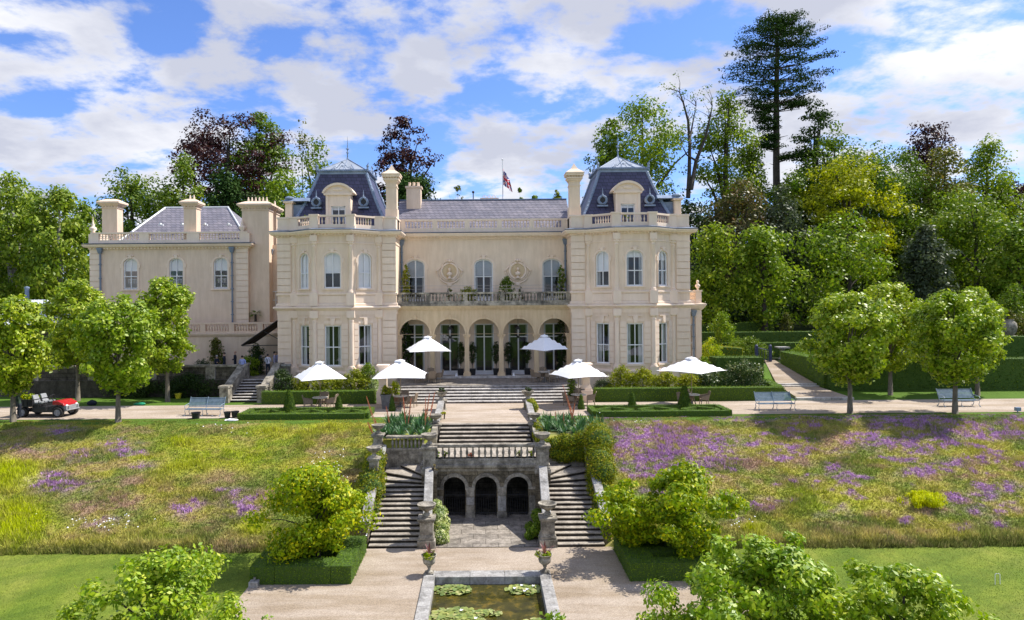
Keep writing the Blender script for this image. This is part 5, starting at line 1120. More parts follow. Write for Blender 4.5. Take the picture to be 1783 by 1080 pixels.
def bowl(x, y, z, label, s=1.0):
    global bowl0
    if bowl0 is None:
        b = MB(); b.box(-.2, .2, -.2, .2, -.001, .05); b.lathe([(r_, q+.05) for r_, q in BOWL], n=18, caps=False); bowl0 = b.build('stone_bowl', 'old_stone', smooth=False); smooth_angle(bowl0); o = bowl0
    else: o = bowl0.copy(); link(o)
    o.location = (x, y, z); o.scale = (s, s, s); tag(o, label, 'bowl', GB); return o
for s, nm in ((-1, 'left'), (1, 'right')):
    xp = -2.68 if s < 0 else 2.76
    pier(xp, gy0-.02, -1.30, .02); b = MB(); b.box(xp-.36, xp+.36, gy0-.38, gy0+.3, LOW, -1.3); b.build('pier_base', 'old_stone_blocks', gs)
    bowl(xp, gy0-.02, .02, 'stone bowl on the tall pier at the %s corner of the grotto balustrade' % nm)
    xb = -2.52 if s < 0 else 2.66; pier(xb, 29.25, LOW, -2.25, .28, .55); bowl(xb, 29.25, -2.25, 'stone bowl on the lowest %s pier beside the gravel court' % nm)
    # cheek wall with sloping coping
    b = MB(); a0, a1 = xp-.14, xp+.14; c0, c1 = xb-.14, xb+.14
    b.hexa([(c0, 29.5, LOW), (c1, 29.5, LOW), (a1, 32.75, LOW), (a0, 32.75, LOW), (c0, 29.5, -2.62), (c1, 29.5, -2.62), (a1, 32.75, -1.05), (a0, 32.75, -1.05)]); b.build('cheek_wall', 'old_stone_blocks', gs)
    b = MB(); n = 3
    for k in range(n):
        f0, f1 = k/n+.002, (k+1)/n-.002; L_ = lambda f, off, z: (xb+(xp-xb)*f+off, 29.5+3.25*f, -2.62+1.57*f+z)
        b.hexa([L_(f0, -.21, .0), L_(f0, .21, .0), L_(f1, .21, .0), L_(f1, -.21, .0), L_(f0, -.19, .13), L_(f0, .19, .13), L_(f1, .19, .13), L_(f1, -.19, .13)])
    b.build('coping', 'coping_stone', gs, bevel=.015)
    # side flight
    xa, xe = (-4.98, -2.80) if s < 0 else (2.90, 5.05); steps(gs, xa, xe, 28.95, 32.55, LOW, -1.94, 12)
    # winders fan round the grotto corner
    cx, cy = (xe, 32.6) if s < 0 else (xa, 32.6); far = xa if s < 0 else xe; zz = -1.94
    angs = [0, 14, 32, 56, 90]
    for k in range(4):
        z = zz+.15*(k+1); a0_, a1_ = R(angs[k]), R(angs[k+1]); wd_ = abs(far-cx)
        def pt(a): 
            r_ = min(wd_/max(1e-3, math.cos(a)) if math.cos(a) > .01 else 99, 2.35/max(1e-3, math.sin(a)) if a > .01 else 99); return (cx+s*r_*math.cos(a), cy+r_*math.sin(a))
        poly = [(cx, cy), pt(a0_)]+[pt(a0_+(R(90)-a0_)*q/6) for q in range(1, 7)]
        b = MB(); b.prism(poly if s > 0 else poly[::-1], z-.13, z-.035, 'z'); b.build('riser', 'shaded_riser', gs); o2 = 0
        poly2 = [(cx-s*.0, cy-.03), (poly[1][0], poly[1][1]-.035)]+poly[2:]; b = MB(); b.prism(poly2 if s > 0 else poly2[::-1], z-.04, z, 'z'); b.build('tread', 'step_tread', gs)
    b = MB(); b.box(min(xa, xe)-.05, max(xa, xe)+.05, 32.4, 34.95, LOW, -1.97); b.build('stair_core', 'dark_wall', gs)
    # back wall above the winders, with the side balustrade
    x0, x1 = sorted((xp-s*(-.3), s*5.35)); b = MB(); b.box(x0, x1, 34.85, 35.15, LOW, -.62); b.build('side_wall', 'old_stone', gs)
    if s < 0:
        b = MB(); b.box(x0+.3, x1, 34.82, 35.14, -.62, -.52); b.box(x0+.3, x1, 34.78, 35.18, .0, .10); so = b.build('balustrade', 'old_stone', gs)
        for j in range(9): put_bal(bq, so, (x0+.52+(x1-x0-.62)*(j+.5)/9, 34.98, -.52))
        b = MB(); b.box(-5.72, -5.2, 34.7, 35.22, LOW, -.4); b.build('pier_base', 'old_stone_blocks', gs); pier(-5.46, 34.96, -.4, .22, .22, .15); bowl(-5.46, 34.96, .22, 'stone bowl on the pier at the left end of the side balustrade', .85)
    # outer flank walls
    xo = s*5.22; b = MB(); y0, y1 = 29.3, 34.85; w = .16
    b.hexa([(xo-w, y0, LOW), (xo+w, y0, LOW), (xo+w, y1, LOW), (xo-w, y1, LOW), (xo-w, y0, -2.6), (xo+w, y0, -2.6), (xo+w, y1, -.45), (xo-w, y1, -.45)]); b.build('cheek_wall', 'old_stone_blocks', gs)
    b = MB(); w = .21; b.hexa([(xo-w, y0, -2.6), (xo+w, y0, -2.6), (xo+w, y1, -.45), (xo-w, y1, -.45), (xo-w+.02, y0, -2.47), (xo+w-.02, y0, -2.47), (xo+w-.02, y1, -.32), (xo-w+.02, y1, -.32)]); b.build('coping', 'coping_stone', gs, bevel=.01)
    if s < 0: pier(-5.3, 32.6, -1.6, -.45, .2, .2); bowl(-5.3, 32.6, -.45, 'stone bowl poking out of the ivy left of the staircase', .9)
    # walls beside the upper flight
    xf = s*2.78; b = MB(); w = .15; yA, yB = 37.0, 43.6
    b.hexa([(xf-w, yA, LOW), (xf+w, yA, LOW), (xf+w, yB, -.1), (xf-w, yB, -.1), (xf-w, yA, -.12), (xf+w, yA, -.12), (xf+w, yB, .50), (xf-w, yB, .50)]); b.build('cheek_wall', 'old_stone', gs)
    b = MB(); w = .21; yA = 38.9
    for k in range(3):
        f = lambda q: (yA+(yB-yA)*q, .06+(.5-.06)*q); (ya, za), (yb, zb) = f(k/3+.002), f((k+1)/3-.002); b.hexa([(xf-w, ya, za), (xf+w, ya, za), (xf+w, yb, zb), (xf-w, yb, zb), (xf-w+.03, ya, za+.13), (xf+w-.03, ya, za+.13), (xf+w-.03, yb, zb+.13), (xf-w+.03, yb, zb+.13)])
    b.build('coping', 'coping_stone', gs, bevel=.012)
    pier(xf, 38.5, -.85, .08, .24, .2); bowl(xf, 38.5, .08, 'stone bowl at the %s end of the upper flight of steps' % nm, .95)
    pier(xf, 44.0, -.05, .62, .26, .12)
    bowl(xf, 44.0, .62, 'planted stone bowl on the %s pier nearest the terrace' % nm, 1.0)
sheet('forecourt_paving', [(-2.25, 29.0), (2.3, 29.0), (2.3, gy0+.5), (-2.25, gy0+.5)], LOW+.02, 'flagstone')
# iron rail laid on its side that throws the comb of light is left out: only its slabs
# ------------------------------------------------------------ urns by the pond
def urn(x, y, z, label):
    t = thing('planted_urn', label, 'urn', (x, y, z), 'planted urns by the pond'); b = MB(); b.box(x-.17, x+.17, y-.17, y+.17, z, z+.05)
    b.lathe([(.13, .05), (.15, .08), (.07, .13), (.05, .20), (.09, .25), (.06, .28), (.13, .32), (.22, .40), (.25, .52), (.23, .60), (.29, .68), (.31, .71), (.27, .71), (.22, .62), (.02, .60)], (x, y, z), 16, caps=False); smooth_angle(b.build('vase', 'old_stone', t))
    shrub('', '', (x, y, z+.62), .34, .34, .22, 'leaf_lime', .07, 420, 10, int(abs(x*100)), parent=t, z0=0)
    rng = np.random.default_rng(7); b = MB()
    for k in range(22):
        a = k*2.4; l = rng.uniform(.35, .6); e = rng.uniform(.15, .9); d = Vector((math.cos(a)*e, math.sin(a)*e, 1-e*.6)).normalized(); s = Vector((-math.sin(a), math.cos(a), 0))*.018; p = Vector((x, y, z+.72)); q = p+d*l*.6; r_ = p+d*l+Vector((0, 0, -.12*e)); b.add([p-s, p+s, q+s, q-s, r_], [(0, 1, 2, 3), (3, 2, 4)])
    b.build('spiky_leaves', 'leaf_purple_spike', t); return t
urn(-2.17, 26.1, LOW+.075, 'planted urn with spiky purple leaves at the left corner of the pond'); urn(2.25, 26.1, LOW+.075, 'planted urn with spiky purple leaves at the right corner of the pond')
# ------------------------------------------------------------ left courtyard steps, walls
cs = thing('courtyard_steps', 'shaded stone steps between sloping walls left of the left tower', 'steps', (-17, 49.5, 0)); xl, xr = -18.15, -15.55
steps(cs, xl+.1, xr-.1, 47.9, 51.0, 0, 1.28, 8, 'terrace_tread', 'shaded_riser')
b = MB(); b.box(-34, xl-.2, 51.0, yt, -.1, 1.27); b.box(xl-.2, -16.02, 51.0, yt, -.1, 1.272); b.build('courtyard_floor', 'flagstone', cs)
for x, nm in ((xl, 'left'), (xr, 'right')):
    w = .22; b = MB(); b.hexa([(x-w, 48.2, -.05), (x+w, 48.2, -.05), (x+w, 51.3, -.05), (x-w, 51.3, -.05), (x-w, 48.2, .95), (x+w, 48.2, .95), (x+w, 51.3, 2.25), (x-w, 51.3, 2.25)]); b.box(x-.3, x+.3, 47.5, 48.2, -.05, 1.05); b.box(x-.3, x+.3, 51.3, 51.9, 1.2, 2.3); b.build('side_wall', 'old_stone', cs)
    b = MB(); w = .27; b.hexa([(x-w, 48.1, .98), (x+w, 48.1, .98), (x+w, 51.3, 2.28), (x-w, 51.3, 2.28), (x-w, 48.1, 1.1), (x+w, 48.1, 1.1), (x+w, 51.3, 2.4), (x-w, 51.3, 2.4)]); b.box(x-.36, x+.36, 47.42, 48.26, 1.05, 1.2); b.box(x-.36, x+.36, 51.3, 51.98, 2.3, 2.42); b.build('coping', 'old_stone', cs)  # darker stone on this coping: the tower's shade is put into its colour
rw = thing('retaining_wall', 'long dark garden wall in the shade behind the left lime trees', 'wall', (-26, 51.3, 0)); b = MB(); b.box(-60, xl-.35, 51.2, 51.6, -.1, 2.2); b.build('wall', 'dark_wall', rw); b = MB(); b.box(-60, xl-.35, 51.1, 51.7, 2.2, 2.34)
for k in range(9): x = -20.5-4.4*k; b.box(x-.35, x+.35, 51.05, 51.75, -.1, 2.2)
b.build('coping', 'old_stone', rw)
r2 = thing('courtyard_wall', 'low old stone parapet right of the courtyard steps', 'wall', (-15.6, 51.4, 0)); b = MB(); b.box(xr+.3, -14.6, 51.3, 51.6, -.1, 2.2); b.build('wall', 'old_stone', r2); b = MB(); b.box(xr+.3, -14.6, 51.22, 51.68, 2.2, 2.34); b.build('coping', 'coping_stone', r2)
# awning
aw = thing('awning', 'dark brown awning sloping down from the left tower over the courtyard', 'awning', (-16.1, 54.5, 5.9))
a, bq_ = A(484, 556, 53.6), A(422, 601, 53.6); b = MB(); p0 = Vector((-16.02, 53.4, a.z)); p1 = Vector((bq_.x, 53.4, bq_.z)); n = 14
for k in range(n):
    y0 = 53.4+3.0*k/n; y1 = 53.4+3.0*(k+1)/n; s0 = .06*math.sin(k*1.3); s1 = .06*math.sin((k+1)*1.3); b.add([(p0.x, y0, p0.z+s0*.3), (p0.x, y1, p0.z+s1*.3), (p1.x, y1, p1.z+s1), (p1.x, y0, p1.z+s0)], [(0, 1, 2, 3)])
b.build('cloth', 'awning_cloth', aw)
b = MB(); b.tube([p0, p1], .04, 6); b.tube([(p0.x, 56.4, p0.z), (p1.x, 56.4, p1.z)], .04, 6); b.tube([(p1.x, 53.4, p1.z), (p1.x, 56.4, p1.z)], .05, 6); b.tube([(p1.x, 53.5, p1.z-.06), (-16.02, 53.5, p1.z-.02)], .035, 6); b.tube([(p0.x-1.2, 53.45, p0.z-.95), (-16.02, 53.45, p1.z+.4)], .03, 6); b.build('frame', 'iron', aw)
# glasshouse roof far left
gh = thing('garden_pavilion', 'grey glazed garden roof with a metal flue behind the far left trees', 'pavilion', (-34, 58, 1.6)); c0 = A(40, 520, 60); c1 = A(112, 545, 60)
b = MB(); xa, xb_ = -42, c1.x; z0, z1 = 5.3, 7.4; b.add([(xa, 57, z0), (xb_, 57, z0), (xb_-1.8, 60.5, z1), (xa, 60.5, z1), (xa, 64, z0), (xb_, 64, z0)], [(0, 1, 2, 3), (1, 5, 2), (3, 2, 5, 4)]); b.build('roof', 'glaze_pale', gh)
b = MB(); b.box(xa, xb_-.2, 57.3, 63.7, 1.5, 5.32); b.build('wall', 'dark_wall', gh)
b = MB()
for k in range(14): x = xa+(xb_-xa)*k/14; b.tube([(x, 57, z0+.02), (min(x, xb_-1.8), 60.5, z1+.02)], .03, 4)
b.build('glazing_bar', 'lead', gh); fl = A(47, 505, 59.5); b = MB(); b.lathe([(.16, 5.5), (.16, fl.z+.1), (.2, fl.z+.12), (.2, fl.z+.25), (.02, fl.z+.3)], (fl.x, 59.5, 0), 10); b.build('flue', 'lead', gh)
# ------------------------------------------------------------ parasols, tables, chairs
def umbrella(x, y, z, half, zt, zr_, rot, label, pole='teak'):
    t = thing('parasol', label, 'parasol', (x, y, z), 'white square parasols over the tables'); b = MB(); N_ = 10; c = []
    for i in range(N_+1):
        for j in range(N_+1):
            u, v = 2*i/N_-1, 2*j/N_-1; r_ = max(abs(u), abs(v)); edge = min(abs(u), abs(v)); k = half*(1-.035*(1-edge**2)*r_) ; xx, yy = u*k, v*k
            zz = zt-(zt-zr_)*(r_**1.3)-.10*(half/1.6)*(1-edge/max(r_, .001))*0-.05*math.sin(math.pi*r_)+.035*(1-(edge/max(r_, 1e-3)))*r_
            c.append((xx, yy, zz))
    m = Matrix.Translation((x, y, 0)) @ Matrix.Rotation(rot, 4, 'Z'); b.at(m); b.add(c, [(i*(N_+1)+j, (i+1)*(N_+1)+j, (i+1)*(N_+1)+j+1, i*(N_+1)+j+1) for i in range(N_) for j in range(N_)])
    o = b.build('canopy', 'canvas', t); sol = o.modifiers.new('s', 'SOLIDIFY'); sol.thickness = .006
    b = MB().at(m); b.lathe([(half*.26, zt-.09), (half*.24, zt-.02), (half*.15, zt+.045), (.03, zt+.075)], n=4, caps=False, a0=R(45)); b.sphere((0, 0, zt+.08), .03, 8, 6)
    for k in range(4): a = R(90*k); b.box(-.10+.2*math.cos(a), .10+.2*math.cos(a), -.03+.2*math.sin(a), .03+.2*math.sin(a), zt-.02, zt+.035)
    b.build('vent', 'canvas', t)
    b = MB().at(m); b.tube([(0, 0, z+.02), (0, 0, zt)], .028, 8); b.build('pole', pole, t); b = MB().at(m)
    for sx in (-1, 1):
        for sy in (-1, 1): b.tube([(0, 0, zt-.08), (sx*half*.93, sy*half*.93, zr_+.02)], .014, 5); b.tube([(0, 0, zr_-.1), (sx*half*.48, sy*half*.48, (zt+zr_)/2-.03)], .012, 5)
    b.build('ribs', pole, t); b = MB().at(m); b.lathe([(.30, z), (.30, z+.06), (.06, z+.10), (.05, z+.32), (.035, z+.33)], n=14); b.build('base', 'zinc_planter', t); return t
def table(x, y, z, label, r_=.52):
    t = thing('round_table', label, 'table', (x, y, z), 'round tables under the parasols'); b = MB(); b.lathe([(r_-.02, .70), (r_, .71), (r_, .74), (r_-.01, .745)], (x, y, z), 24); b.build('table_top', 'table_top', t)
    for k in range(4): a = k*math.pi/2+.6; b = MB(); b.tube([(x+.12*math.cos(a), y+.12*math.sin(a), z+.70), (x+.22*math.cos(a), y+.22*math.sin(a), z+.35), (x+.38*math.cos(a), y+.38*math.sin(a), z)], .025, 6); b.build('leg', 'teak', t)
    return t
chair_proto = None
def chair(x, y, z, rz, label):
    global chair_proto
    if chair_proto is None:
        t = thing('rattan_chair', label, 'chair', (0, 0, 0), 'woven armchairs round the tables'); b = MB(); b.box(-.27, .27, -.25, .25, .38, .44); b.box(-.25, .25, -.26, -.23, .26, .38); b.build('seat', 'rattan', t, bevel=.01)
        b = MB(); b.hexa([(-.25, .21, .44), (.25, .21, .44), (.25, .25, .44), (-.25, .25, .44), (-.27, .33, .92), (.27, .33, .92), (.27, .37, .92), (-.27, .37, .92)]); b.tube([(-.27, .35, .90), (0, .37, .96), (.27, .35, .90)], .025, 6); b.build('backrest', 'rattan', t)
        for s in (-1, 1):
            b = MB(); b.tube([(s*.27, .32, .74), (s*.31, .05, .68), (s*.29, -.24, .64), (s*.27, -.25, .42)], .024, 6); b.hexa([(s*.27, -.22, .44), (s*.29, -.22, .44), (s*.29, .24, .44), (s*.27, .24, .44), (s*.28, -.22, .62), (s*.30, -.22, .62), (s*.30, .28, .70), (s*.28, .28, .70)]); b.build('armrest', 'rattan', t)
            for yy in (-.22, .22): b = MB(); b.tube([(s*.25, yy, .40), (s*.27, yy*1.1, 0)], .024, 6); b.build('leg', 'rattan', t)
        t.location = (x, y, z); t.rotation_euler = (0, 0, rz); chair_proto = t; return t
    return dup(chair_proto, (x, y, z), rz, label)
U = [(745, 587, 612, 37, 51.0, ZF, 'upper left', 'in front of the first two loggia arches', 12), (948, 584.5, 610, 39, 51.0, ZF, 'upper right', 'in front of the two right loggia arches', 38),
     (557, 631, 661, 45, 44.9, 0, 'far left', 'beside the left parterre', 25), (697, 628, 657.5, 41, 45.3, 0, 'left', 'next to the left pedestal', 3), (1007, 627.5, 656.5, 44, 45.3, 0, 'right', 'next to the right pedestal', 20), (1204, 623.5, 648, 54, 44.9, 0, 'far right', 'beside the right parterre', 42)]
posn = ['left of', 'right of', 'behind', 'in front of']
for (px, pt_, pr_, hw, D, z, nm, where, rot) in U:
    c = A(px, pt_, D); rz = A(px, pr_, D-.9).z+.02; k = hw*D/F/(abs(math.cos(R(rot)))+abs(math.sin(R(rot))))
    umbrella(c.x, D, z, k*1.14, c.z, rz, R(rot), 'white square parasol %s, the %s one' % (where, nm)); table(c.x, D-.02, z, 'round table under the %s parasol %s' % (nm, where))
    for j, (a, w) in enumerate(((200, 'left side'), (-15, 'right side'), (80, 'back side'), (285, 'near side'))):
        if j == 3 and nm not in ('upper right', 'upper left'): continue
        a = R(a+rot*.3); r_ = .80; chair(c.x+r_*math.cos(a), D+r_*math.sin(a), z, a-R(90)+R((j*17) % 13-6), 'woven armchair at the %s of the table under the %s parasol' % (w, nm))
# ------------------------------------------------------------ benches
bp = None
def bench(px, py, label, rz=0):
    global bp
    c = G(px, py, 0)
    if bp is None:
        t = thing('park_bench', label, 'bench', (0, 0, 0), 'blue-grey benches along the path'); w = 1.12
        b = MB()
        for k in range(6): b.box(-w, w, -.22+.08*k, -.155+.08*k, .42-.01*abs(k-3), .45-.01*abs(k-3))
        b.build('seat', 'bench_paint', t)
        b = MB()
        for k in range(6): z = .52+.082*k; y = .24+.045*k; b.hexa([(-w, y, z), (w, y, z), (w, y+.02, z), (-w, y+.02, z), (-w, y+.035, z+.066), (w, y+.035, z+.066), (w, y+.055, z+.066), (-w, y+.055, z+.066)])
        b.tube([(-w, .53, 1.03), (w, .53, 1.03)], .025, 6); b.build('backrest', 'bench_paint', t)
        for x in (-w, 0, w):
            b = MB(); b.tube([(x, -.34, 0), (x, -.28, .06), (x, -.20, .18), (x, -.28, .32), (x, -.22, .42), (x, .18, .41), (x, .26, .52), (x, .50, 1.05), (x, .54, 1.1)], .022, 6); b.tube([(x, .40, 0), (x, .33, .05), (x, .24, .2), (x, .30, .33), (x, .2, .42)], .022, 6)
            b.tube([(x, -.34, 0), (x, -.38, .05), (x, -.33, .09)], .018, 5); b.tube([(x, .40, 0), (x, .44, .05), (x, .39, .09)], .018, 5)
            if x: b.tube([(x, .34, .72), (x, .1, .70), (x, -.22, .66), (x, -.30, .60), (x, -.24, .54), (x, -.22, .44)], .022, 6)
            b.build('leg', 'iron' if False else 'bench_paint', t)
        bp = t; t.location = c; t.rotation_euler = (0, 0, rz); return t
    return dup(bp, c, rz, label)
bench(1350, 714, 'blue-grey bench on the path between the long hedge end and the right limes'); bench(1670, 708, 'blue-grey bench behind the trunk of the rightmost clipped tree'); bench(356, 724, 'blue-grey bench left of the courtyard steps with black pots before it', R(-4))
def pot(px, py, r_, h, mat, label, name='plant_pot', cat='pot', z=0, group=None, prof=None):
    c = G(px, py, z); b = MB(); b.lathe(prof or [(r_*.75, 0), (r_*.95, h*.85), (r_*1.05, h*.86), (r_*1.05, h), (r_*.95, h), (r_*.7, h*.3), (.01, h*.3)], (0, 0, 0), 16, caps=False); o = b.build(name, mat); smooth_angle(o); o.location = c; tag(o, label, cat, group); return o
GP = 'black pots on the grass edge'
pot(341, 729, .27, .38, 'black_plastic', 'black plastic pot standing under the left bench', group=GP); pot(396, 728, .20, .38, 'black_plastic', 'left one of the two black pots right of the left bench', group=GP); pot(409.5, 727.5, .23, .40, 'black_plastic', 'right one of the two black pots beside the left parterre', group=GP)
def sack(px, py, sx, sy, h, mat, label, name, cat, seed=1, z=0):
    rng = np.random.default_rng(seed); c = G(px, py, z); b = MB(); b.sphere((0, 0, h*.45), 1, 14, 9, (sx, sy, h*.55)); V = np.array(b.v); V[:, 2] = np.maximum(V[:, 2], 0); V += rng.normal(0, .02, V.shape); b.v = V.tolist(); o = b.build(name, mat, smooth=True); o.location = c; tag(o, label, cat); return o
sack(403, 733, .42, .18, .12, 'canvas', 'crumpled white sack lying on the grass near the black pots', 'plastic_sack', 'sack')
sack(160, 706, .34, .2, .36, 'suit_navy', 'dark bundle lying on the grass beyond the red buggy', 'bundle', 'bundle', 2); sack(243, 706, .42, .2, .2, 'green_plastic', 'flat green bag on the grass behind the second clipped tree', 'garden_bag', 'bag', 3)
pot(310.5, 694, .24, .38, 'yellow_plastic', 'yellow bucket at the foot of the back left tree', 'bucket', 'bucket'); sack(314, 690, .2, .15, .75, 'suit_navy', 'dark jacket heaped behind the yellow bucket', 'jacket', 'jacket', 4)
# planters
def planter(px, py, label, mat, leafm, h=.7, seed=1, D=None, z=0, r_=.3, ph=.7):
    c = G(px, py, z) if D is None else A(px, py, D); t = thing('planter', label, 'planter', tuple(c), 'planted tubs on the terrace'); b = MB(); w = r_
    b.hexa([(c.x-w*.7, c.y-w*.7, c.z), (c.x+w*.7, c.y-w*.7, c.z), (c.x+w*.7, c.y+w*.7, c.z), (c.x-w*.7, c.y+w*.7, c.z), (c.x-w, c.y-w, c.z+h), (c.x+w, c.y-w, c.z+h), (c.x+w, c.y+w, c.z+h), (c.x-w, c.y+w, c.z+h)]); b.box(c.x-w-.03, c.x+w+.03, c.y-w-.03, c.y+w+.03, c.z+h-.08, c.z+h); b.build('tub', mat, t); shrub('', '', (c.x, c.y, c.z+h-.05), r_*1.3, r_*1.3, ph, leafm, .11, 800, 12, seed, parent=t, z0=0); return t
planter(672, 712, 'tapered grey zinc tub with flowers left of the terrace steps', 'zinc_planter', 'leaf_laurel', .95, 1, r_=.3)
planter(689, 703, 'tub of yellow and pink flowers at the left foot of the steps', 'terracotta', 'leaf_lime', .5, 2, ph=1.2); planter(995, 702, 'tub of green plants at the right foot of the steps', 'terracotta', 'leaf_mid', .5, 3, ph=1.5)
GT = 'round-headed standard trees in tubs under the loggia'
for i, (x, w) in enumerate(((-1.9, 'left of the second column'), (-.95, 'right of the second column'), (.95, 'left of the third column'), (1.95, 'right of the third column'), (3.45, 'left of the fourth column'))):
    t = thing('potted_bay_tree', 'dark clipped standard in a black tub just '+w+' of the loggia', 'potted tree', (x, 54.9, ZF), GT); b = MB(); b.hexa([(x-.2, 54.7, ZF), (x+.2, 54.7, ZF), (x+.2, 55.1, ZF), (x-.2, 55.1, ZF), (x-.26, 54.64, ZF+.6), (x+.26, 54.64, ZF+.6), (x+.26, 55.16, ZF+.6), (x-.26, 55.16, ZF+.6)]); b.build('tub', 'black_plastic', t); b = MB(); b.tube([(x, 54.9, ZF+.5), (x, 54.9, ZF+1.6)], .03, 6); b.build('trunk', 'bark', t)
    shrub('', '', (x, 54.9, ZF+.95), .42, .42, 1.9, 'leaf_dark', .09, 1500, 14, 40+i, parent=t, env='round')
for x, w in ((-2.2, 'left'), (2.3, 'right')):
    b = MB(); b.prism([(-.11, 0), (.11, 0), (.03, .26), (-.03, .26)], -.1, .1); o = b.build('table_lamp', 'canvas'); o.location = (x, YA-.15, ZF+.145); tag(o, 'small white pyramid lamp on the loggia floor, the %s one' % w, 'lamp', 'small white lamps on the loggia step')
# ------------------------------------------------------------ flagpole
c = A(875.5, 340, 62.5); fp = thing('flagpole', 'thin white flagpole with gilt ball above the main roof', 'flagpole', (c.x, 62.5, 13)); zt = A(875.5, 279, 62.5).z; b = MB(); b.tube([(c.x, 62.5, 13), (c.x, 62.5, zt)], [.06, .035], 8); b.sphere((c.x, 62.5, zt+.05), .09, 8, 6); b.build('pole', 'white_paint', fp)
def flag(x, y, ztop, zbot):
    nu, nv = 36, 20; Lf, Hf = 1.9, 1.45; vs = []; fs = {0: [], 1: [], 2: []}
    for i in range(nu+1):
        for j in range(nv+1):
            u, v = i/nu, j/nv; drop = u*1.05; fold = .10*math.sin(u*14+v*2)*min(1, u*3); vs.append((x+.05+u*.80*(1-.25*v)+fold*.5, y+fold+.12*math.sin(u*9), ztop-(1-v)*Hf*(1-.25*u)-drop*1.0))
    def colr(u, v):
        X, Y = (u-.5)*2, (v-.5)
        if abs(X) < .10*2*.6 or abs(Y) < .10: return 0
        if abs(X) < .17*2*.6 or abs(Y) < .17: return 1
        d1 = abs(Y-X*.5)/1.118; d2 = abs(Y+X*.5)/1.118; d = min(d1, d2)
        return 0 if d < .035 else 1 if d < .10 else 2
    for i in range(nu):
        for j in range(nv): fs[colr((i+.5)/nu, (j+.5)/nv)].append((i*(nv+1)+j, (i+1)*(nv+1)+j, (i+1)*(nv+1)+j+1, i*(nv+1)+j+1))
    me = bpy.data.meshes.new('flag'); me.from_pydata(vs, [], fs[0]+fs[1]+fs[2]); 
    for m_ in ('flag_red', 'flag_white', 'flag_blue'): me.materials.append(MATS[m_])
    idx = [0]*len(fs[0])+[1]*len(fs[1])+[2]*len(fs[2]); me.polygons.foreach_set('material_index', idx); me.update(); o = link(bpy.data.objects.new('flag', me)); return o
tag(flag(c.x, 62.5, A(876, 294, 62.5).z, 0), 'red, white and blue union flag hanging limp on the flagpole', 'flag')
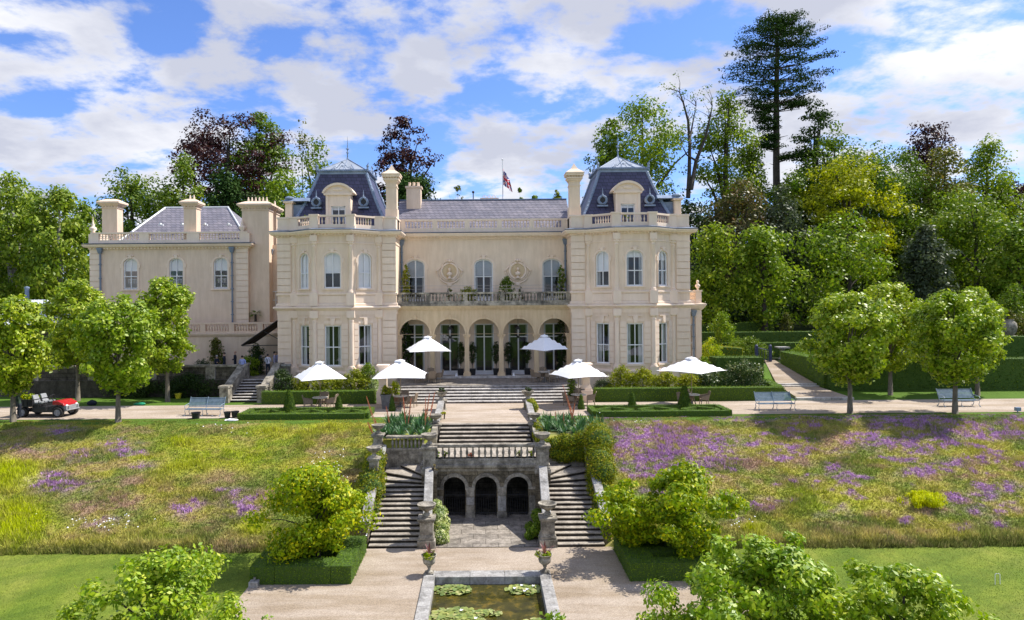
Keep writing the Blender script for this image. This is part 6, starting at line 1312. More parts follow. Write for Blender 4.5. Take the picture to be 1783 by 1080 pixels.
# ------------------------------------------------------------ utility buggy
def buggy(px, py):
    c = G(px, py, 0); t = thing('utility_buggy', 'small red and black utility buggy with open cargo bed parked on the path', 'buggy', tuple(c)); t['_'] = 0; del t['_']
    m = Matrix.Translation(c) @ Matrix.Rotation(R(-6), 4, 'Z') @ Matrix.Diagonal((1.12, 1.12, 1.05, 1))
    def bd(f, name, mat, par=t, **k): b = MB().at(m); f(b); return b.build(name, mat, par, **k)
    def chassis(b): b.box(-1.35, 1.25, -.45, .45, .30, .42); b.box(-.45, .32, -.62, .62, .30, .62); b.box(-.45, -.02, -.60, .60, .62, .78); b.hexa([(.32, -.6, .30), (1.0, -.6, .30), (1.0, .6, .30), (.32, .6, .30), (.32, -.6, .36), (.55, -.6, .62), (.55, .6, .62), (.32, .6, .36)])
    bd(chassis, 'chassis', 'black_plastic', bevel=.02)
    def bed(b):
        b.box(-1.62, -.42, -.66, .66, .62, .68)
        for y in (-.66, .62): b.box(-1.62, -.42, y, y+.04, .68, 1.02); b.box(-1.64, -.40, y-.02, y+.06, 1.0, 1.05)
        for x in (-1.62, -.46): b.box(x, x+.04, -.62, .62, .68, 1.02); b.box(x-.01, x+.05, -.62, .62, 1.0, 1.045)
        for k in range(5): x = -1.5+.25*k; b.box(x, x+.04, -.69, -.66, .68, 1.0)
    bd(bed, 'cargo_bed', 'black_plastic')
    def hood(b):
        P = [(.66, .72), (.68, .96), (1.0, .97), (1.32, .82), (1.40, .68), (1.30, .64), (1.22, .71), (.80, .73)]; b.prism(P, -.55, .55)
    h = bd(hood, 'bonnet', 'red_paint', bevel=.05)
    bd(lambda b: (b.prism([(1.28, .34), (1.46, .36), (1.48, .66), (1.32, .68)], -.5, .5), b.tube([(1.50, -.5, .42), (1.52, 0, .42), (1.50, .5, .42)], .03, 6), b.tube([(1.50, -.35, .42), (1.50, -.35, .66)], .025, 6), b.tube([(1.50, .35, .42), (1.50, .35, .66)], .025, 6)), 'bumper', 'seat_grey')
    for y in (-.38, .38): bd(lambda b: b.sphere((1.42, y, .68), .085, 10, 7, (.6, 1.2, .8)), 'headlight', 'glaze_pale')
    for y in (-.3, .3):
        o = bd(lambda b: (b.hexa([(-.42, y-.24, .78), (.02, y-.24, .80), (.02, y+.24, .80), (-.42, y+.24, .78), (-.42, y-.23, .86), (.04, y-.23, .90), (.04, y+.23, .90), (-.42, y+.23, .86)]), b.hexa([(-.46, y-.23, .84), (-.36, y-.23, .84), (-.36, y+.23, .84), (-.46, y+.23, .84), (-.60, y-.2, 1.28), (-.52, y-.2, 1.28), (-.52, y+.2, 1.28), (-.60, y+.2, 1.28)])), 'seat', 'seat_grey', bevel=.02)
    bd(lambda b: (b.tube([(.62, -.3, .85), (.42, -.3, 1.18)], .025, 6),), 'steering_column', 'black_plastic')
    mm = m @ Matrix.Translation((.41, -.3, 1.2)) @ Matrix.Rotation(R(-35), 4, 'Y'); b = MB().at(mm); b.torus((0, 0, 0), .18, .018, 20, 6); b.tube([(-.17, 0, 0), (.17, 0, 0)], .012, 5); b.tube([(0, -.17, 0), (0, .17, 0)], .012, 5); b.build('steering_wheel', 'iron', t)
    bd(lambda b: (b.tube([(-.1, -.63, .6), (-.05, -.64, .98), (.30, -.64, .98), (.40, -.63, .6)], .02, 6), b.tube([(-.1, .63, .6), (-.05, .64, .98), (.30, .64, .98), (.40, .63, .6)], .02, 6)), 'grab_rail', 'iron')
    for x in (-1.05, 1.05):
        for y in (-.56, .56):
            w = MB().at(m @ Matrix.Translation((x, y, .30)) @ Matrix.Rotation(R(90), 4, 'X')); w.lathe([(.19, -.11), (.27, -.12), (.30, -.08), (.30, .08), (.27, .12), (.19, .11)], n=24, caps=False)
            for k in range(16): a = k*.3927; w.box(.0, .0, 0, 0, 0, 0) if False else None
            wo = w.build('wheel', 'rubber', t, smooth=True); w = MB().at(m @ Matrix.Translation((x, y, .30)) @ Matrix.Rotation(R(90), 4, 'X')); w.lathe([(.04, -.10), (.06, -.07), (.15, -.06), (.19, -.10), (.19, .10), (.15, .06), (.04, .08)], n=20); w.build('rim', 'rim_grey', wo)
            f_ = MB().at(m @ Matrix.Translation((x, y, .30))); f_.torus((0, 0, 0), .38, .05, 12, 6, 'y', R(20), R(160)); f_.build('mudguard', 'black_plastic', t)
    return t, m
bt, bm = buggy(84, 724); p = bm @ Vector((-1.02, 0, .92))
shrub('cut_plants', 'heap of cut plants and yellow leaves filling the buggy bed', tuple(p), .62, .55, .42, 'leaf_lime', .12, 1200, 14, 9, 'clippings', z0=0)
# croquet hoop, spotlights
c = G(1737, 1018, LOW); b = MB(); b.tube([(-.09, 0, 0), (-.09, 0, .36), (-.05, 0, .40), (.05, 0, .40), (.09, 0, .36), (.09, 0, 0)], .012, 6); o = b.build('croquet_hoop', 'white_paint'); o.location = c; tag(o, 'white croquet hoop standing on the right lawn', 'hoop')
c = G(1772, 718, 0); b = MB(); b.box(-.14, .14, -.1, .1, .08, .30); b.tube([(0, 0, 0), (0, 0, .1)], .03, 6); b.box(-.12, .12, -.12, -.1, .10, .28); o = b.build('spotlight', 'lead'); o.location = c; tag(o, 'small grey floodlight on the grass at the far right edge', 'floodlight')
c = G(443, 1021, LOW); b = MB(); b.box(-.16, .16, -.2, .2, .0, .22); b.tube([(0, 0, .2), (0, .05, .32)], .05, 6); o = b.build('garden_light', 'coping_stone', bevel=.02); o.location = c; tag(o, 'pale stone light block at the lawn corner of the left box hedge', 'garden light')
# ------------------------------------------------------------ clipped hedges and borders
GH = 'clipped hedges in front of the house'
clipped('box_hedge', 'long low clipped hedge under the left bay', [hx(-15.3, -7.55, 46.75, 47.4, 0, .88)], 'leaf_hedge', .07, 260, 1, group=GH)
clipped('box_hedge', 'long low clipped hedge under the right bay', [hx(7.55, 20.6, 46.75, 47.4, 0, .92), hline((20.3, 47.1), (21.3, 51.7), .6, 0, .92)], 'leaf_hedge', .07, 260, 2, group=GH)
def parterre(x0, x1, s, label, seed):
    y0, y1 = 40.75, 43.0; w = .34; h = .36; P = [hline((x0, y0), (x1, y0), w, 0, h), hline((x0, y1), (x1, y1), w, 0, h), hline((x0, y0), (x0, y1), w, 0, h), hline((x1, y0), (x1, y1), w, 0, h)]
    n = 3; L_ = (x1-x0)/n; ym = (y0+y1)/2
    for k in range(n):
        a = x0+L_*k; q = [(a+L_*.06, ym), (a+L_/2, y1-.2), (a+L_*.94, ym), (a+L_/2, y0+.2)]
        for i in range(4): P.append(hline(q[i], q[(i+1) % 4], .24, 0, .30))
    return clipped('parterre', label, P, 'leaf_hedge', .055, 330, seed, group='low parterre hedges', rough=.02)
parterre(-14.6, -7.1, -1, 'low box parterre in diamond patterns left of the staircase', 5); parterre(6.6, 14.6, 1, 'low box parterre in diamond patterns right of the staircase', 6)
def cone(px, py, h, r_, label, seed):
    c = G(px, py, 0); rng = np.random.default_rng(seed); t = thing('topiary_cone', label, 'topiary', tuple(c), 'clipped cones in the parterres'); prof = [(r_*.95, 0), (r_, h*.15), (r_*.62, h*.6), (r_*.36, h*.93), (r_*.12, h)]
    b = MB(); b.lathe([(q*.93, z) for q, z in prof], c, 16); b.build('branches', 'hedge_core', t, smooth=True); n = int(2600*h*r_*2); f = rng.uniform(0, 1, n)**1.25; a = rng.uniform(0, 6.2832, n); rr = np.interp(f*h, [z for q, z in prof], [q for q, z in prof])+rng.normal(0, .015, n)
    P = np.stack([c.x+rr*np.cos(a), c.y+rr*np.sin(a), c.z+f*h], 1); N = np.stack([np.cos(a), np.sin(a), np.full(n, .35)], 1); mesh_quads('foliage', leaves(P, N, .06, rng, .5, .6), 4, 'leaf_yew', t)
cone(504, 723, 1.58, .42, 'tall clipped cone at the left end of the left parterre', 1); cone(590, 719, 1.05, .30, 'small clipped cone in the middle of the left parterre', 2); cone(1101, 714.5, 1.15, .30, 'small clipped cone in the middle of the right parterre', 3); cone(1192, 714, 1.52, .45, 'tall clipped cone at the right part of the right parterre', 4); cone(683, 716, .95, .22, 'slim clipped cone beside the left pedestal tub', 5); cone(1012, 713, .95, .22, 'slim clipped cone in front of the right parasol table', 6)
# box enclosures round the magnolias
def enclosure(x0, x1, y0, y1, h, holes, label, seed):
    P = []; xs_ = sorted({x0, x1} | {v for q in holes for v in q[:2]}); ys_ = sorted({y0, y1} | {v for q in holes for v in q[2:]})
    for i in range(len(xs_)-1):
        for j in range(len(ys_)-1):
            cx, cy = (xs_[i]+xs_[i+1])/2, (ys_[j]+ys_[j+1])/2
            if any(q[0] < cx < q[1] and q[2] < cy < q[3] for q in holes): continue
            P.append(hx(xs_[i], xs_[i+1], ys_[j], ys_[j+1], LOW, LOW+h))
    o = clipped('box_enclosure', label, P, 'leaf_hedge', .055, 420, seed, 'hedge', 'square box hedges round the magnolias', .022)
    b = MB()
    for q in holes: b.add([(q[0], q[2], LOW+.05), (q[1], q[2], LOW+.05), (q[1], q[3], LOW+.05), (q[0], q[3], LOW+.05)], [(0, 1, 2, 3)])
    b.build('soil', 'soil', o); return o
enclosure(-8.75, -5.0, 25.3, 28.6, .70, [(-7.85, -5.75, 26.2, 27.8)], 'square clipped box hedge left of the court with a dark hollow round the magnolia', 11)
enclosure(5.35, 9.6, 25.35, 28.6, .70, [(5.9, 7.3, 27.0, 28.0), (6.35, 7.7, 25.95, 26.5), (8.0, 9.0, 26.1, 27.4)], 'square clipped box hedge right of the court with hollows round the magnolia stems', 12)
# right-hand garden hedges
GR = 'dark yew hedges of the right garden'
clipped('yew_hedge', 'long tall dark yew hedge behind the right clipped trees', [hx(25.2, 48, 50.2, 51.6, 0, 2.45)], 'leaf_yew', .10, 90, 21, group=GR)
clipped('yew_hedge', 'slanting yew hedge along the right side of the stepped garden path', [hline((25.7, 50.6), (25.9, 58.5), 1.1, 0, 2.4, .6, 2.5)], 'leaf_hedge', .10, 110, 22, group=GR)
clipped('yew_hedge', 'square yew hedge directly right of the mansion behind the parasol', [hx(17.6, 21.2, 51.8, 53.6, 0, 2.55)], 'leaf_yew', .10, 110, 23, group=GR)
clipped('yew_hedge', 'sunlit curved yew hedge between the mansion corner and the purple posts', [hline((18.6, 58.2), (21.6, 57.2), 1.2, .8, 3.1, .8, 2.9)], 'leaf_ivy', .10, 110, 24, group=GR)
clipped('yew_hedge', 'middle level yew hedge crossing the right garden', [hx(19.0, 32, 62, 63.1, 1.5, 3.0)], 'leaf_yew', .11, 70, 25, group=GR)
clipped('yew_hedge', 'upper long yew hedge crossing the right garden', [hx(19.0, 60, 67, 68.2, 2.0, 3.75)], 'leaf_yew', .12, 60, 26, group=GR)
clipped('yew_hedge', 'highest thin hedge climbing to the right below the wood', [hline((20, 74), (32, 76), 1.0, 2.5, 3.9, 3.0, 4.6)], 'leaf_hedge', .13, 60, 27, group=GR)
clipped('yew_hedge', 'dark hedge at the far right edge beside the big jar', [hx(41, 62, 56, 57.2, .3, 3.75)], 'leaf_yew', .11, 60, 28, group=GR)
# stepped garden path
gp = thing('garden_steps', 'gravel garden path with three stone-edged steps right of the mansion', 'steps', (21.5, 49, 0)); b = MB()
b.hexa([(21.5, 46.95, -.05), (25.2, 46.95, -.05), (25.1, 51.5, -.05), (22.3, 51.5, -.05), (21.5, 46.95, .165), (25.2, 46.95, .165), (25.1, 51.5, .36), (22.3, 51.5, .36)])
b.hexa([(22.2, 51.9, -.05), (25.1, 51.9, -.05), (25.3, 59.5, -.05), (24.4, 59.5, -.05), (22.2, 51.9, .53), (25.1, 51.9, .53), (25.3, 59.5, 1.64), (24.4, 59.5, 1.64)])
b.build('gravel_surface', 'gravel', gp); b = MB()
for (x0, x1, y, z) in ((21.4, 25.3, 46.75, .17), (22.2, 25.15, 51.3, .42), (22.2, 25.12, 51.65, .54)): b.box(x0, x1, y, y+.34, z-.19, z+.008)
b.build('step_edge', 'terrace_tread', gp)
c = A(1328, 640, 59); t = thing('garden_gate', 'dark purple-blue gate posts at the top of the stepped garden path', 'gate', (c.x, 59, 1.2))
for px in (1317, 1341): c = A(px, 600, 59.0); zt_ = A(px, 604, 59).z; b = MB(); b.box(c.x-.11, c.x+.11, 58.9, 59.1, .8, zt_); b.sphere((c.x, 59, zt_+.05), .14, 8, 6); b.build('post', 'iron_blue', t)
b = MB(); c0 = A(1317, 620, 59); c1 = A(1341, 620, 59)
for z in (1.6, 2.5): b.tube([(c0.x, 59, z+.3), (c1.x, 59, z)], .03, 5)
for k in range(6): x = c0.x+(c1.x-c0.x)*k/5; b.tube([(x, 59, 1.4), (x, 59, 2.7)], .018, 4)
b.build('gate_leaf', 'iron_blue', t)
c = A(1362, 612, 60.5); t = thing('stone_table', 'small pale stone table on a pedestal in the right garden', 'stone table', (c.x, 60.5, 1.2)); zt = A(1362, 604, 60.5).z; b = MB(); b.box(c.x-.5, c.x+.5, 60, 61, zt-.12, zt); b.build('top', 'coping_stone', t); b = MB(); b.lathe([(.4, 1.0), (.4, 1.6), (.22, 1.8), (.18, zt-.4), (.3, zt-.12)], (c.x, 60.5, 0), 10); b.build('foot', 'coping_stone', t)
c = A(1757, 570, 58.3); zb_ = A(1757, 584, 58.3).z; t = thing('oil_jar', 'large grey stone jar on the hedge line at the far right', 'jar', (c.x, 58.3, zb_)); b = MB(); b.lathe([(.3, 0), (.5, .3), (.58, .7), (.52, 1.05), (.32, 1.25), (.30, 1.3), (.38, 1.36), (.34, 1.38)], (c.x, 58.3, zb_), 18, caps=False); b.box(c.x-.45, c.x+.45, 57.9, 58.7, .4, zb_); b.build('vessel', 'old_stone', t, smooth=True)
shrub('', '', (c.x-.2, 58.3, zb_+1.3), .7, .7, 1.1, 'leaf_olive', .14, 500, 12, 5, parent=t, z0=0)
# borders and shrubs (px centre, py base, D, rx, h, mat, label...)
def border(px, D, z, rx, ry, h, mat, label, n, seed, ls=.13, up=0, name='shrub', group='shrubs along the foot of the house', env='dome', **k):
    x = unroll(px, 650)[0]*D/F; return shrub(name, label, (x, D, z), rx, ry, h, mat, ls, n, max(10, int(rx*ry*h*9)), seed, 'shrub', group, env, upright=up, **k)
for i, (px, rx, h, m_, lb) in enumerate(((532, .95, 1.75, 'leaf_laurel', 'yellow-green laurel bush left of the first parasol pole'), (575, 1.0, 1.65, 'leaf_laurel', 'yellow-green laurel bush behind the leftmost parasol'), (618, .95, 1.85, 'leaf_laurel', 'taller yellow laurel bush right of the leftmost parasol'),
        (1083, .95, 1.95, 'leaf_laurel', 'tall yellow laurel bush right of the right pedestal'), (1120, 1.0, 1.85, 'leaf_laurel', 'yellow laurel bush under the front window of the right bay'), (1160, .9, 1.6, 'leaf_laurel', 'yellow laurel bush under the right window of the right bay'), (1200, .9, 1.5, 'leaf_laurel', 'yellow laurel bush right of the right bay'))):
    border(px, 49.0, .0, rx*1.28, .7, h*1.17+.1, m_, lb, 3200, 70+i, .14, 1.6, cr=.24, env='column')
border(492, 48.6, .1, .95, .8, 2.3, 'leaf_dark', 'dark rambling shrub at the left corner of the left bay', 2400, 80); border(640, 49.6, .1, 1.0, .8, 2.6, 'leaf_mid', 'loose green shrub under the right side of the left bay', 2400, 81); border(651, 48.3, .1, .5, .45, 1.6, 'leaf_white', 'tall white flowering plant beside the left pedestal', 1000, 82, .08)
border(1235, 49.2, .1, 1.5, 1.1, 1.9, 'leaf_rhodo', 'dark rhododendron bush behind the rightmost parasol', 4200, 83, .15); border(1296, 49.2, .1, 1.9, 1.3, 2.7, 'leaf_rhodo', 'large rhododendron bush at the right end of the long low hedge', 6500, 84, .15); border(1050, 49.4, .1, .9, .6, 1.3, 'leaf_grey', 'grey-leaved low plant right of the right pedestal', 1500, 85, .1)
border(1226, 52.6, .1, 1.0, .8, 2.6, 'leaf_light', 'light green shrub against the right corner of the mansion', 2600, 86); border(1240, 56, .6, 1.2, 1, 3.4, 'leaf_lime', 'bright yellow shrub beyond the right corner of the mansion', 3200, 87, .14); border(1258, 62, 1.3, 1.5, 1.2, 4.8, 'leaf_light', 'young tree-like shrub in front of the dark wood right of the mansion', 3400, 88, .18)
border(1300, 60.5, 1.1, 2.6, 1.1, 2.7, 'leaf_mid', 'mounded rose bush behind the purple gate posts', 4200, 89, .13); border(1392, 59.5, 1.0, 1.2, .9, 1.9, 'leaf_light', 'loose shrub behind the slanting hedge', 1800, 90, .12); border(1370, 72, 2.5, .7, .7, 3.2, 'leaf_olive', 'slim golden shrub behind the upper hedges', 1000, 91, .18); border(1774, 60, .8, 2.2, 1.5, 5.0, 'leaf_olive', 'brownish shrub at the right edge behind the stone jar', 3400, 92, .18)
border(1700, 54.5, .3, 2.2, 1, 2.6, 'leaf_light', 'pale border plants above the long yew hedge at the right', 2600, 93, .13)
# courtyard plants
border(377, 56.2, 1.27, .75, .55, 3.1, 'leaf_olive', 'tall bamboo clump against the courtyard wall', 2200, 95, .16, 2.5, name='bamboo', group='courtyard plants', cr=.3); border(434, 53.6, 1.27, 1.0, .7, 1.7, 'leaf_light', 'light green shrub left of the man on the steps', 2200, 96, .13, group='courtyard plants'); border(448, 54.3, 1.27, .8, .6, 2.7, 'leaf_dark', 'dark climbing shrub right of the man on the steps', 2200, 97, .12, group='courtyard plants'); border(352, 52.2, 1.3, .9, .6, 1.5, 'leaf_grey', 'silver-leaved shrub left of the seated guests', 1200, 98, .10, group='courtyard plants')
border(330, 50.7, 0, 2.6, .5, 1.9, 'leaf_dark', 'dark climber over the garden wall behind the clipped trees', 3800, 99, .13, group='courtyard plants'); border(230, 50.7, 0, 2.4, .5, 1.7, 'leaf_dark', 'low dark climber on the shaded wall behind the second clipped tree', 3200, 100, .13, group='courtyard plants')
def palm(px, py, D, label):
    c = A(px, py, D); t = thing('palm', label, 'palm', (c.x, D, c.z)); b = MB(); b.tube([(c.x, D, c.z), (c.x, D, c.z+.6)], [.11, .09], 8); b.build('trunk', 'bark_dark', t); b = MB(); rng = np.random.default_rng(3)
    for k in range(26):
        a = k*2.39996; e = rng.uniform(-.25, .9); d = Vector((math.cos(a)*math.cos(e), math.sin(a)*math.cos(e), math.sin(e))); p = Vector((c.x, D, c.z+.6)); q = p+d*.3; s = d.cross(Vector((0, 0, 1))).normalized()
        for j in range(7): aa = (j-3)*.28; dd = (d*math.cos(aa)+s*math.sin(aa)); r_ = q+dd*.34+Vector((0, 0, -.08)); w = s*.045; b.add([q-w, q+w, r_], [(0, 1, 2)])
        b.add([p-s*.01, p+s*.01, q+s*.008, q-s*.008], [(0, 1, 2, 3)])
    b.build('fronds', 'leaf_mid', t)
palm(445, 560, 58.2, 'small fan palm on the roof terrace between wing and mansion')
# plants on the balcony and climbers on the house
GBp = 'plants on the balcony'
def bplant(x, h, rx, mat, label, seed, y=YW-1.0, z=6.75, n=900, **k): return shrub('balcony_plant', label, (x, y, z), rx, .35, h, mat, .12, n, 14, seed, 'plant', GBp, **k)
bplant(-6.25, 3.4, .38, 'leaf_laurel', 'yellow-green climber at the left end of the balcony', 1, n=1500, env='column'); bplant(6.25, 3.2, .38, 'leaf_mid', 'green climber at the right end of the balcony', 2, n=1100, env='column'); bplant(-1.2, 1.55, .95, 'leaf_laurel', 'spreading yellow-green plant left of the middle balcony window', 3, n=1000); bplant(1.85, 2.3, .8, 'leaf_mid', 'tall leafy plant right of the middle balcony window', 4, n=1300); bplant(-2.75, 1.6, .3, 'leaf_olive', 'small plant below the left niche on the balcony', 5, n=200); bplant(3.0, 1.4, .4, 'leaf_olive', 'thin dry plant below the right niche on the balcony', 6, n=260)
GC = 'climbers inside the loggia'
shrub('climber', 'dark climber filling the left end of the loggia', (-6.25, 55.0, ZF), .45, .5, 5.2, 'leaf_dark', .14, 2600, 26, 7, 'climber', GC, 'column'); shrub('climber', 'dark climber filling the right end of the loggia', (6.25, 55.0, ZF), .45, .5, 5.2, 'leaf_dark', .14, 2600, 26, 8, 'climber', GC, 'column')
for i, (px, w) in enumerate(((531, 'left end of the left tower roof balustrade'), (640, 'right end of the left tower roof balustrade'), (1085, 'front of the right tower roof balustrade'), (1125, 'right part of the right tower roof balustrade'))):
    c = A(px, 372, 53.2); shrub('rooftop_plant', 'small green plant behind the '+w, (c.x, 53.15 if i < 2 else 52.2, 12.6), .25, .2, 1.25, 'leaf_light', .09, 260, 8, 60+i, 'plant', 'small plants on the tower roofs')
# spiky aloe beds with red flower spikes
def aloe(x, y, z, s, rng, V):
    for k in range(34):
        a = k*2.39996+rng.uniform(0, .3); e = rng.uniform(.35, 1.35); l = s*rng.uniform(.6, 1.05); d = Vector((math.cos(a)*math.cos(e), math.sin(a)*math.cos(e), math.sin(e))); sd = Vector((-math.sin(a), math.cos(a), 0))*.045*s; p = Vector((x, y, z)); q = p+d*l*.55; r_ = p+d*l+Vector((0, 0, -.25*l*math.cos(e)**2)); V += [p-sd, p+sd, q+sd*.9, q-sd*.9, q-sd*.9, q+sd*.9, r_, r_]
def aloe_bed(x0, x1, y0, y1, n, label, seed, spikes, sl):
    rng = np.random.default_rng(seed); t = thing('aloe_bed', label, 'plants', ((x0+x1)/2, (y0+y1)/2, -.1), 'beds of spiky plants beside the staircase'); V = []
    for i in range(n): x = rng.uniform(x0, x1); y = rng.uniform(y0, y1); aloe(x, y, float(gz(x, y))*0-.15, rng.uniform(.6, .95), rng, V)
    mesh_quads('leaves', np.array(V), 4, 'leaf_aloe', t)
    for i, (px, py, D, h, lean) in enumerate(spikes):
        c = A(px, py, D); b = MB(); top = c; base = Vector((c.x-lean, D, c.z-h)); b.tube([base, base.lerp(top, .5)+Vector((lean*.1, 0, 0)), top], [.022, .018, .008], 5); m_ = len(b.v)
        for k in range(46): f = .38+.62*k/46; p = base.lerp(top, f); a = k*2.4; r_ = .07*(1-f*.6); q = p+Vector((math.cos(a)*r_, math.sin(a)*r_, -.02)); b.add([p, p+Vector((0, 0, .045)), q+Vector((0, 0, .02)), q-Vector((0, 0, .03))], [(0, 1, 2, 3)])
        b.build('flower_spike', 'flower_red', t)
aloe_bed(-5.6, -3.15, 35.4, 40.6, 46, 'bed of spiky blue-green leaves with red spikes left of the upper flight', 1, [(638, 690, 38.5, 1.9, -.6), (672, 707, 38.6, 1.5, -.3), (702, 690, 38.2, 1.8, -.15), (716, 693, 38.4, 1.5, .2), (741, 692, 38.0, 2.1, .05), (748, 685, 38.6, 1.9, .3), (757, 683, 38.2, 1.6, .35), (652, 728, 36.5, .9, -.3), (640, 735, 36.5, .9, -.4)], 0)
aloe_bed(3.15, 6.3, 36.0, 40.4, 42, 'bed of spiky blue-green leaves with red spikes right of the upper flight', 2, [(980, 670, 38.8, 2.4, -.8), (986, 688, 38.6, 1.9, -.5), (967, 716, 38.2, 1.4, -.1), (981, 718, 37.6, 1.6, -.05), (1001, 702, 38.6, 1.0, .2)], 0)
# ivy masses on the staircase
def ivy(label, blobs, mat, n, seed, ls=.09):
    rng = np.random.default_rng(seed); C = []; Rr = []
    for (x0, y0, z0, x1, y1, z1, r0, r1) in blobs:
        d = math.dist((x0, y0, z0), (x1, y1, z1)); k = max(2, int(d/.28))
        for i in range(k+1):
            f = i/k; r_ = (r0+(r1-r0)*f)*rng.uniform(.8, 1.2); C.append((x0+(x1-x0)*f+rng.normal(0, .05), y0+(y1-y0)*f+rng.normal(0, .05), z0+(z1-z0)*f+rng.normal(0, .05))); Rr.append(r_)
    C = np.array(C); Rr = np.array(Rr); k = rng.choice(len(C), n, p=Rr**2/(Rr**2).sum()); d = rng.normal(0, 1, (n, 3)); d /= np.linalg.norm(d, axis=1, keepdims=True); P = C[k]+d*(Rr[k]*rng.uniform(.8, 1.06, n))[:, None]; N = d.copy(); N[:, 2] += .2
    t = thing('ivy', label, 'ivy', tuple(C[0]), 'climbing greenery on the staircase'); mesh_quads('foliage', leaves(P, N, ls, rng, .6, .7, .6), 4, mat, t); b = MB()
    for c, r_ in zip(C, Rr): b.sphere(tuple(c), r_*.80, 8, 6)
    b.build('branches', 'hedge_core', t)
ivy('rusty green ivy covering the outer wall left of the staircase', [(-5.45, 33.9, -.75, -5.35, 31.6, -1.9, .55, .55), (-5.3, 33.0, -1.5, -5.2, 31.2, -2.6, .5, .45), (-5.5, 33.6, -1.8, -5.3, 30.9, -2.9, .5, .35)], 'leaf_ivy', 15000, 1)
ivy('thick bright ivy heap over the outer wall right of the staircase', [(5.7, 35.4, .1, 5.75, 34.2, -.1, .66, .66), (5.6, 34.0, -.45, 5.5, 32.4, -1.3, .74, .62), (5.45, 33.4, -1.5, 5.35, 31.6, -2.1, .6, .5), (5.4, 31.8, -1.9, 5.3, 30.2, -2.8, .46, .34)], 'leaf_ivy', 22000, 2)
ivy('ivy hedge hanging over the side wall right of the landing', [(3.3, 35.0, -.35, 5.3, 35.0, -.25, .42, .5), (3.6, 34.9, -.85, 5.4, 34.8, -.8, .36, .5)], 'leaf_ivy', 11000, 3)
ivy('ivy climbing the wall at the right side of the upper steps', [(2.85, 38.9, -.1, 3.0, 36.2, -.45, .26, .30), (2.95, 44.0, .45, 2.95, 42.8, .25, .36, .3)], 'leaf_ivy', 6500, 4)
ivy('dark ivy clinging to the right bottom pier of the staircase', [(2.25, 29.8, -3.1, 2.25, 30.8, -2.6, .22, .28), (1.95, 29.9, -3.3, 2.0, 30.8, -3.2, .2, .2)], 'leaf_mid', 3200, 5)
ivy('white variegated shrub between the left bottom pier and the paving', [(-2.05, 29.6, -3.2, -2.15, 31.2, -2.3, .30, .30), (-1.85, 29.6, -3.35, -1.9, 30.6, -2.9, .26, .28)], 'leaf_white', 5200, 6)
for i, (x, y, z, s, w) in enumerate(((-2.78, 44.0, 1.1, .32, 'left pier nearest the terrace'), (2.78, 44.0, 1.1, .32, 'right pier nearest the terrace'))): shrub('bowl_plant', 'dark plant growing in the bowl on the '+w, (x, y, z), s, s, .35, 'leaf_dark', .09, 260, 8, 20+i, 'plant', 'plants in the upper bowls')
b = None
for i, (px, m_) in enumerate(((820, 'flower_red'), (760, 'leaf_light'), (775, 'leaf_light'), (905, 'leaf_white'), (925, 'leaf_light'))):
    x = unroll(px, 795)[0]*33.9/F; shrub('landing_plant', ['red flowering plant behind the middle of the front balustrade', 'small green plant at the left end behind the front balustrade', 'second small green plant behind the left balusters', 'pale plant behind the right balusters', 'small green plant at the right end behind the front balustrade'][i], (x, 33.9, ZL), .22, .16, .3, m_, .08, 160, 6, 30+i, 'plant', 'plants behind the front balustrade')
shrub('dry_plant', 'dry brown plant at the foot of the left grotto pier', (-2.45, 32.5, -1.25), .22, .15, .5, 'dry_stems', .09, 260, 6, 44, 'plant'); shrub('dry_plant', 'ochre dry clump right of the left wall by the upper gravel', (-2.4, 40.4, 0), .18, .3, .55, 'leaf_yellow', .09, 260, 6, 45, 'plant')

# ------------------------------------------------------------ clipped lime trees
GL = 'clipped round-headed trees along the path'
def lime(px, py, top, wpx, label, seed, D=None, n=14000):
    c = G(px, py, 0); h = A(px, top, c.y).z; w = wpx*c.y/F*.90; return tree(label, (c.x, c.y, 0), h, w, .26, 'clip', 'leaf_clipped', 'bark', .25, n, 100, .2, seed, 'tree', 'clipped_tree', GL, 0, .9, .5, .14, 14, spread=.8, trunk_bend=.05, jit=.11)
lime(23, 735, 510, 140, 'clipped round-headed tree at the far left front beside the buggy', 1); lime(206, 735, 508, 150, 'clipped round-headed tree standing alone on the left grass edge', 2); lime(1480, 720, 500, 168, 'clipped round-headed tree on the right grass edge beyond the right bench', 3); lime(1663, 720, 500, 152, 'clipped round-headed tree in front of the rightmost bench', 4)
lime(136, 698, 484, 125, 'taller clipped tree behind the path between the two left front trees', 5); lime(292, 700, 478, 112, 'tall narrow clipped tree behind the path nearest the wing', 6); lime(1550, 689, 486, 120, 'clipped tree behind the path between the two right front trees', 7); lime(1702, 689, 495, 110, 'clipped tree behind the path mostly hidden by the rightmost front tree', 8)
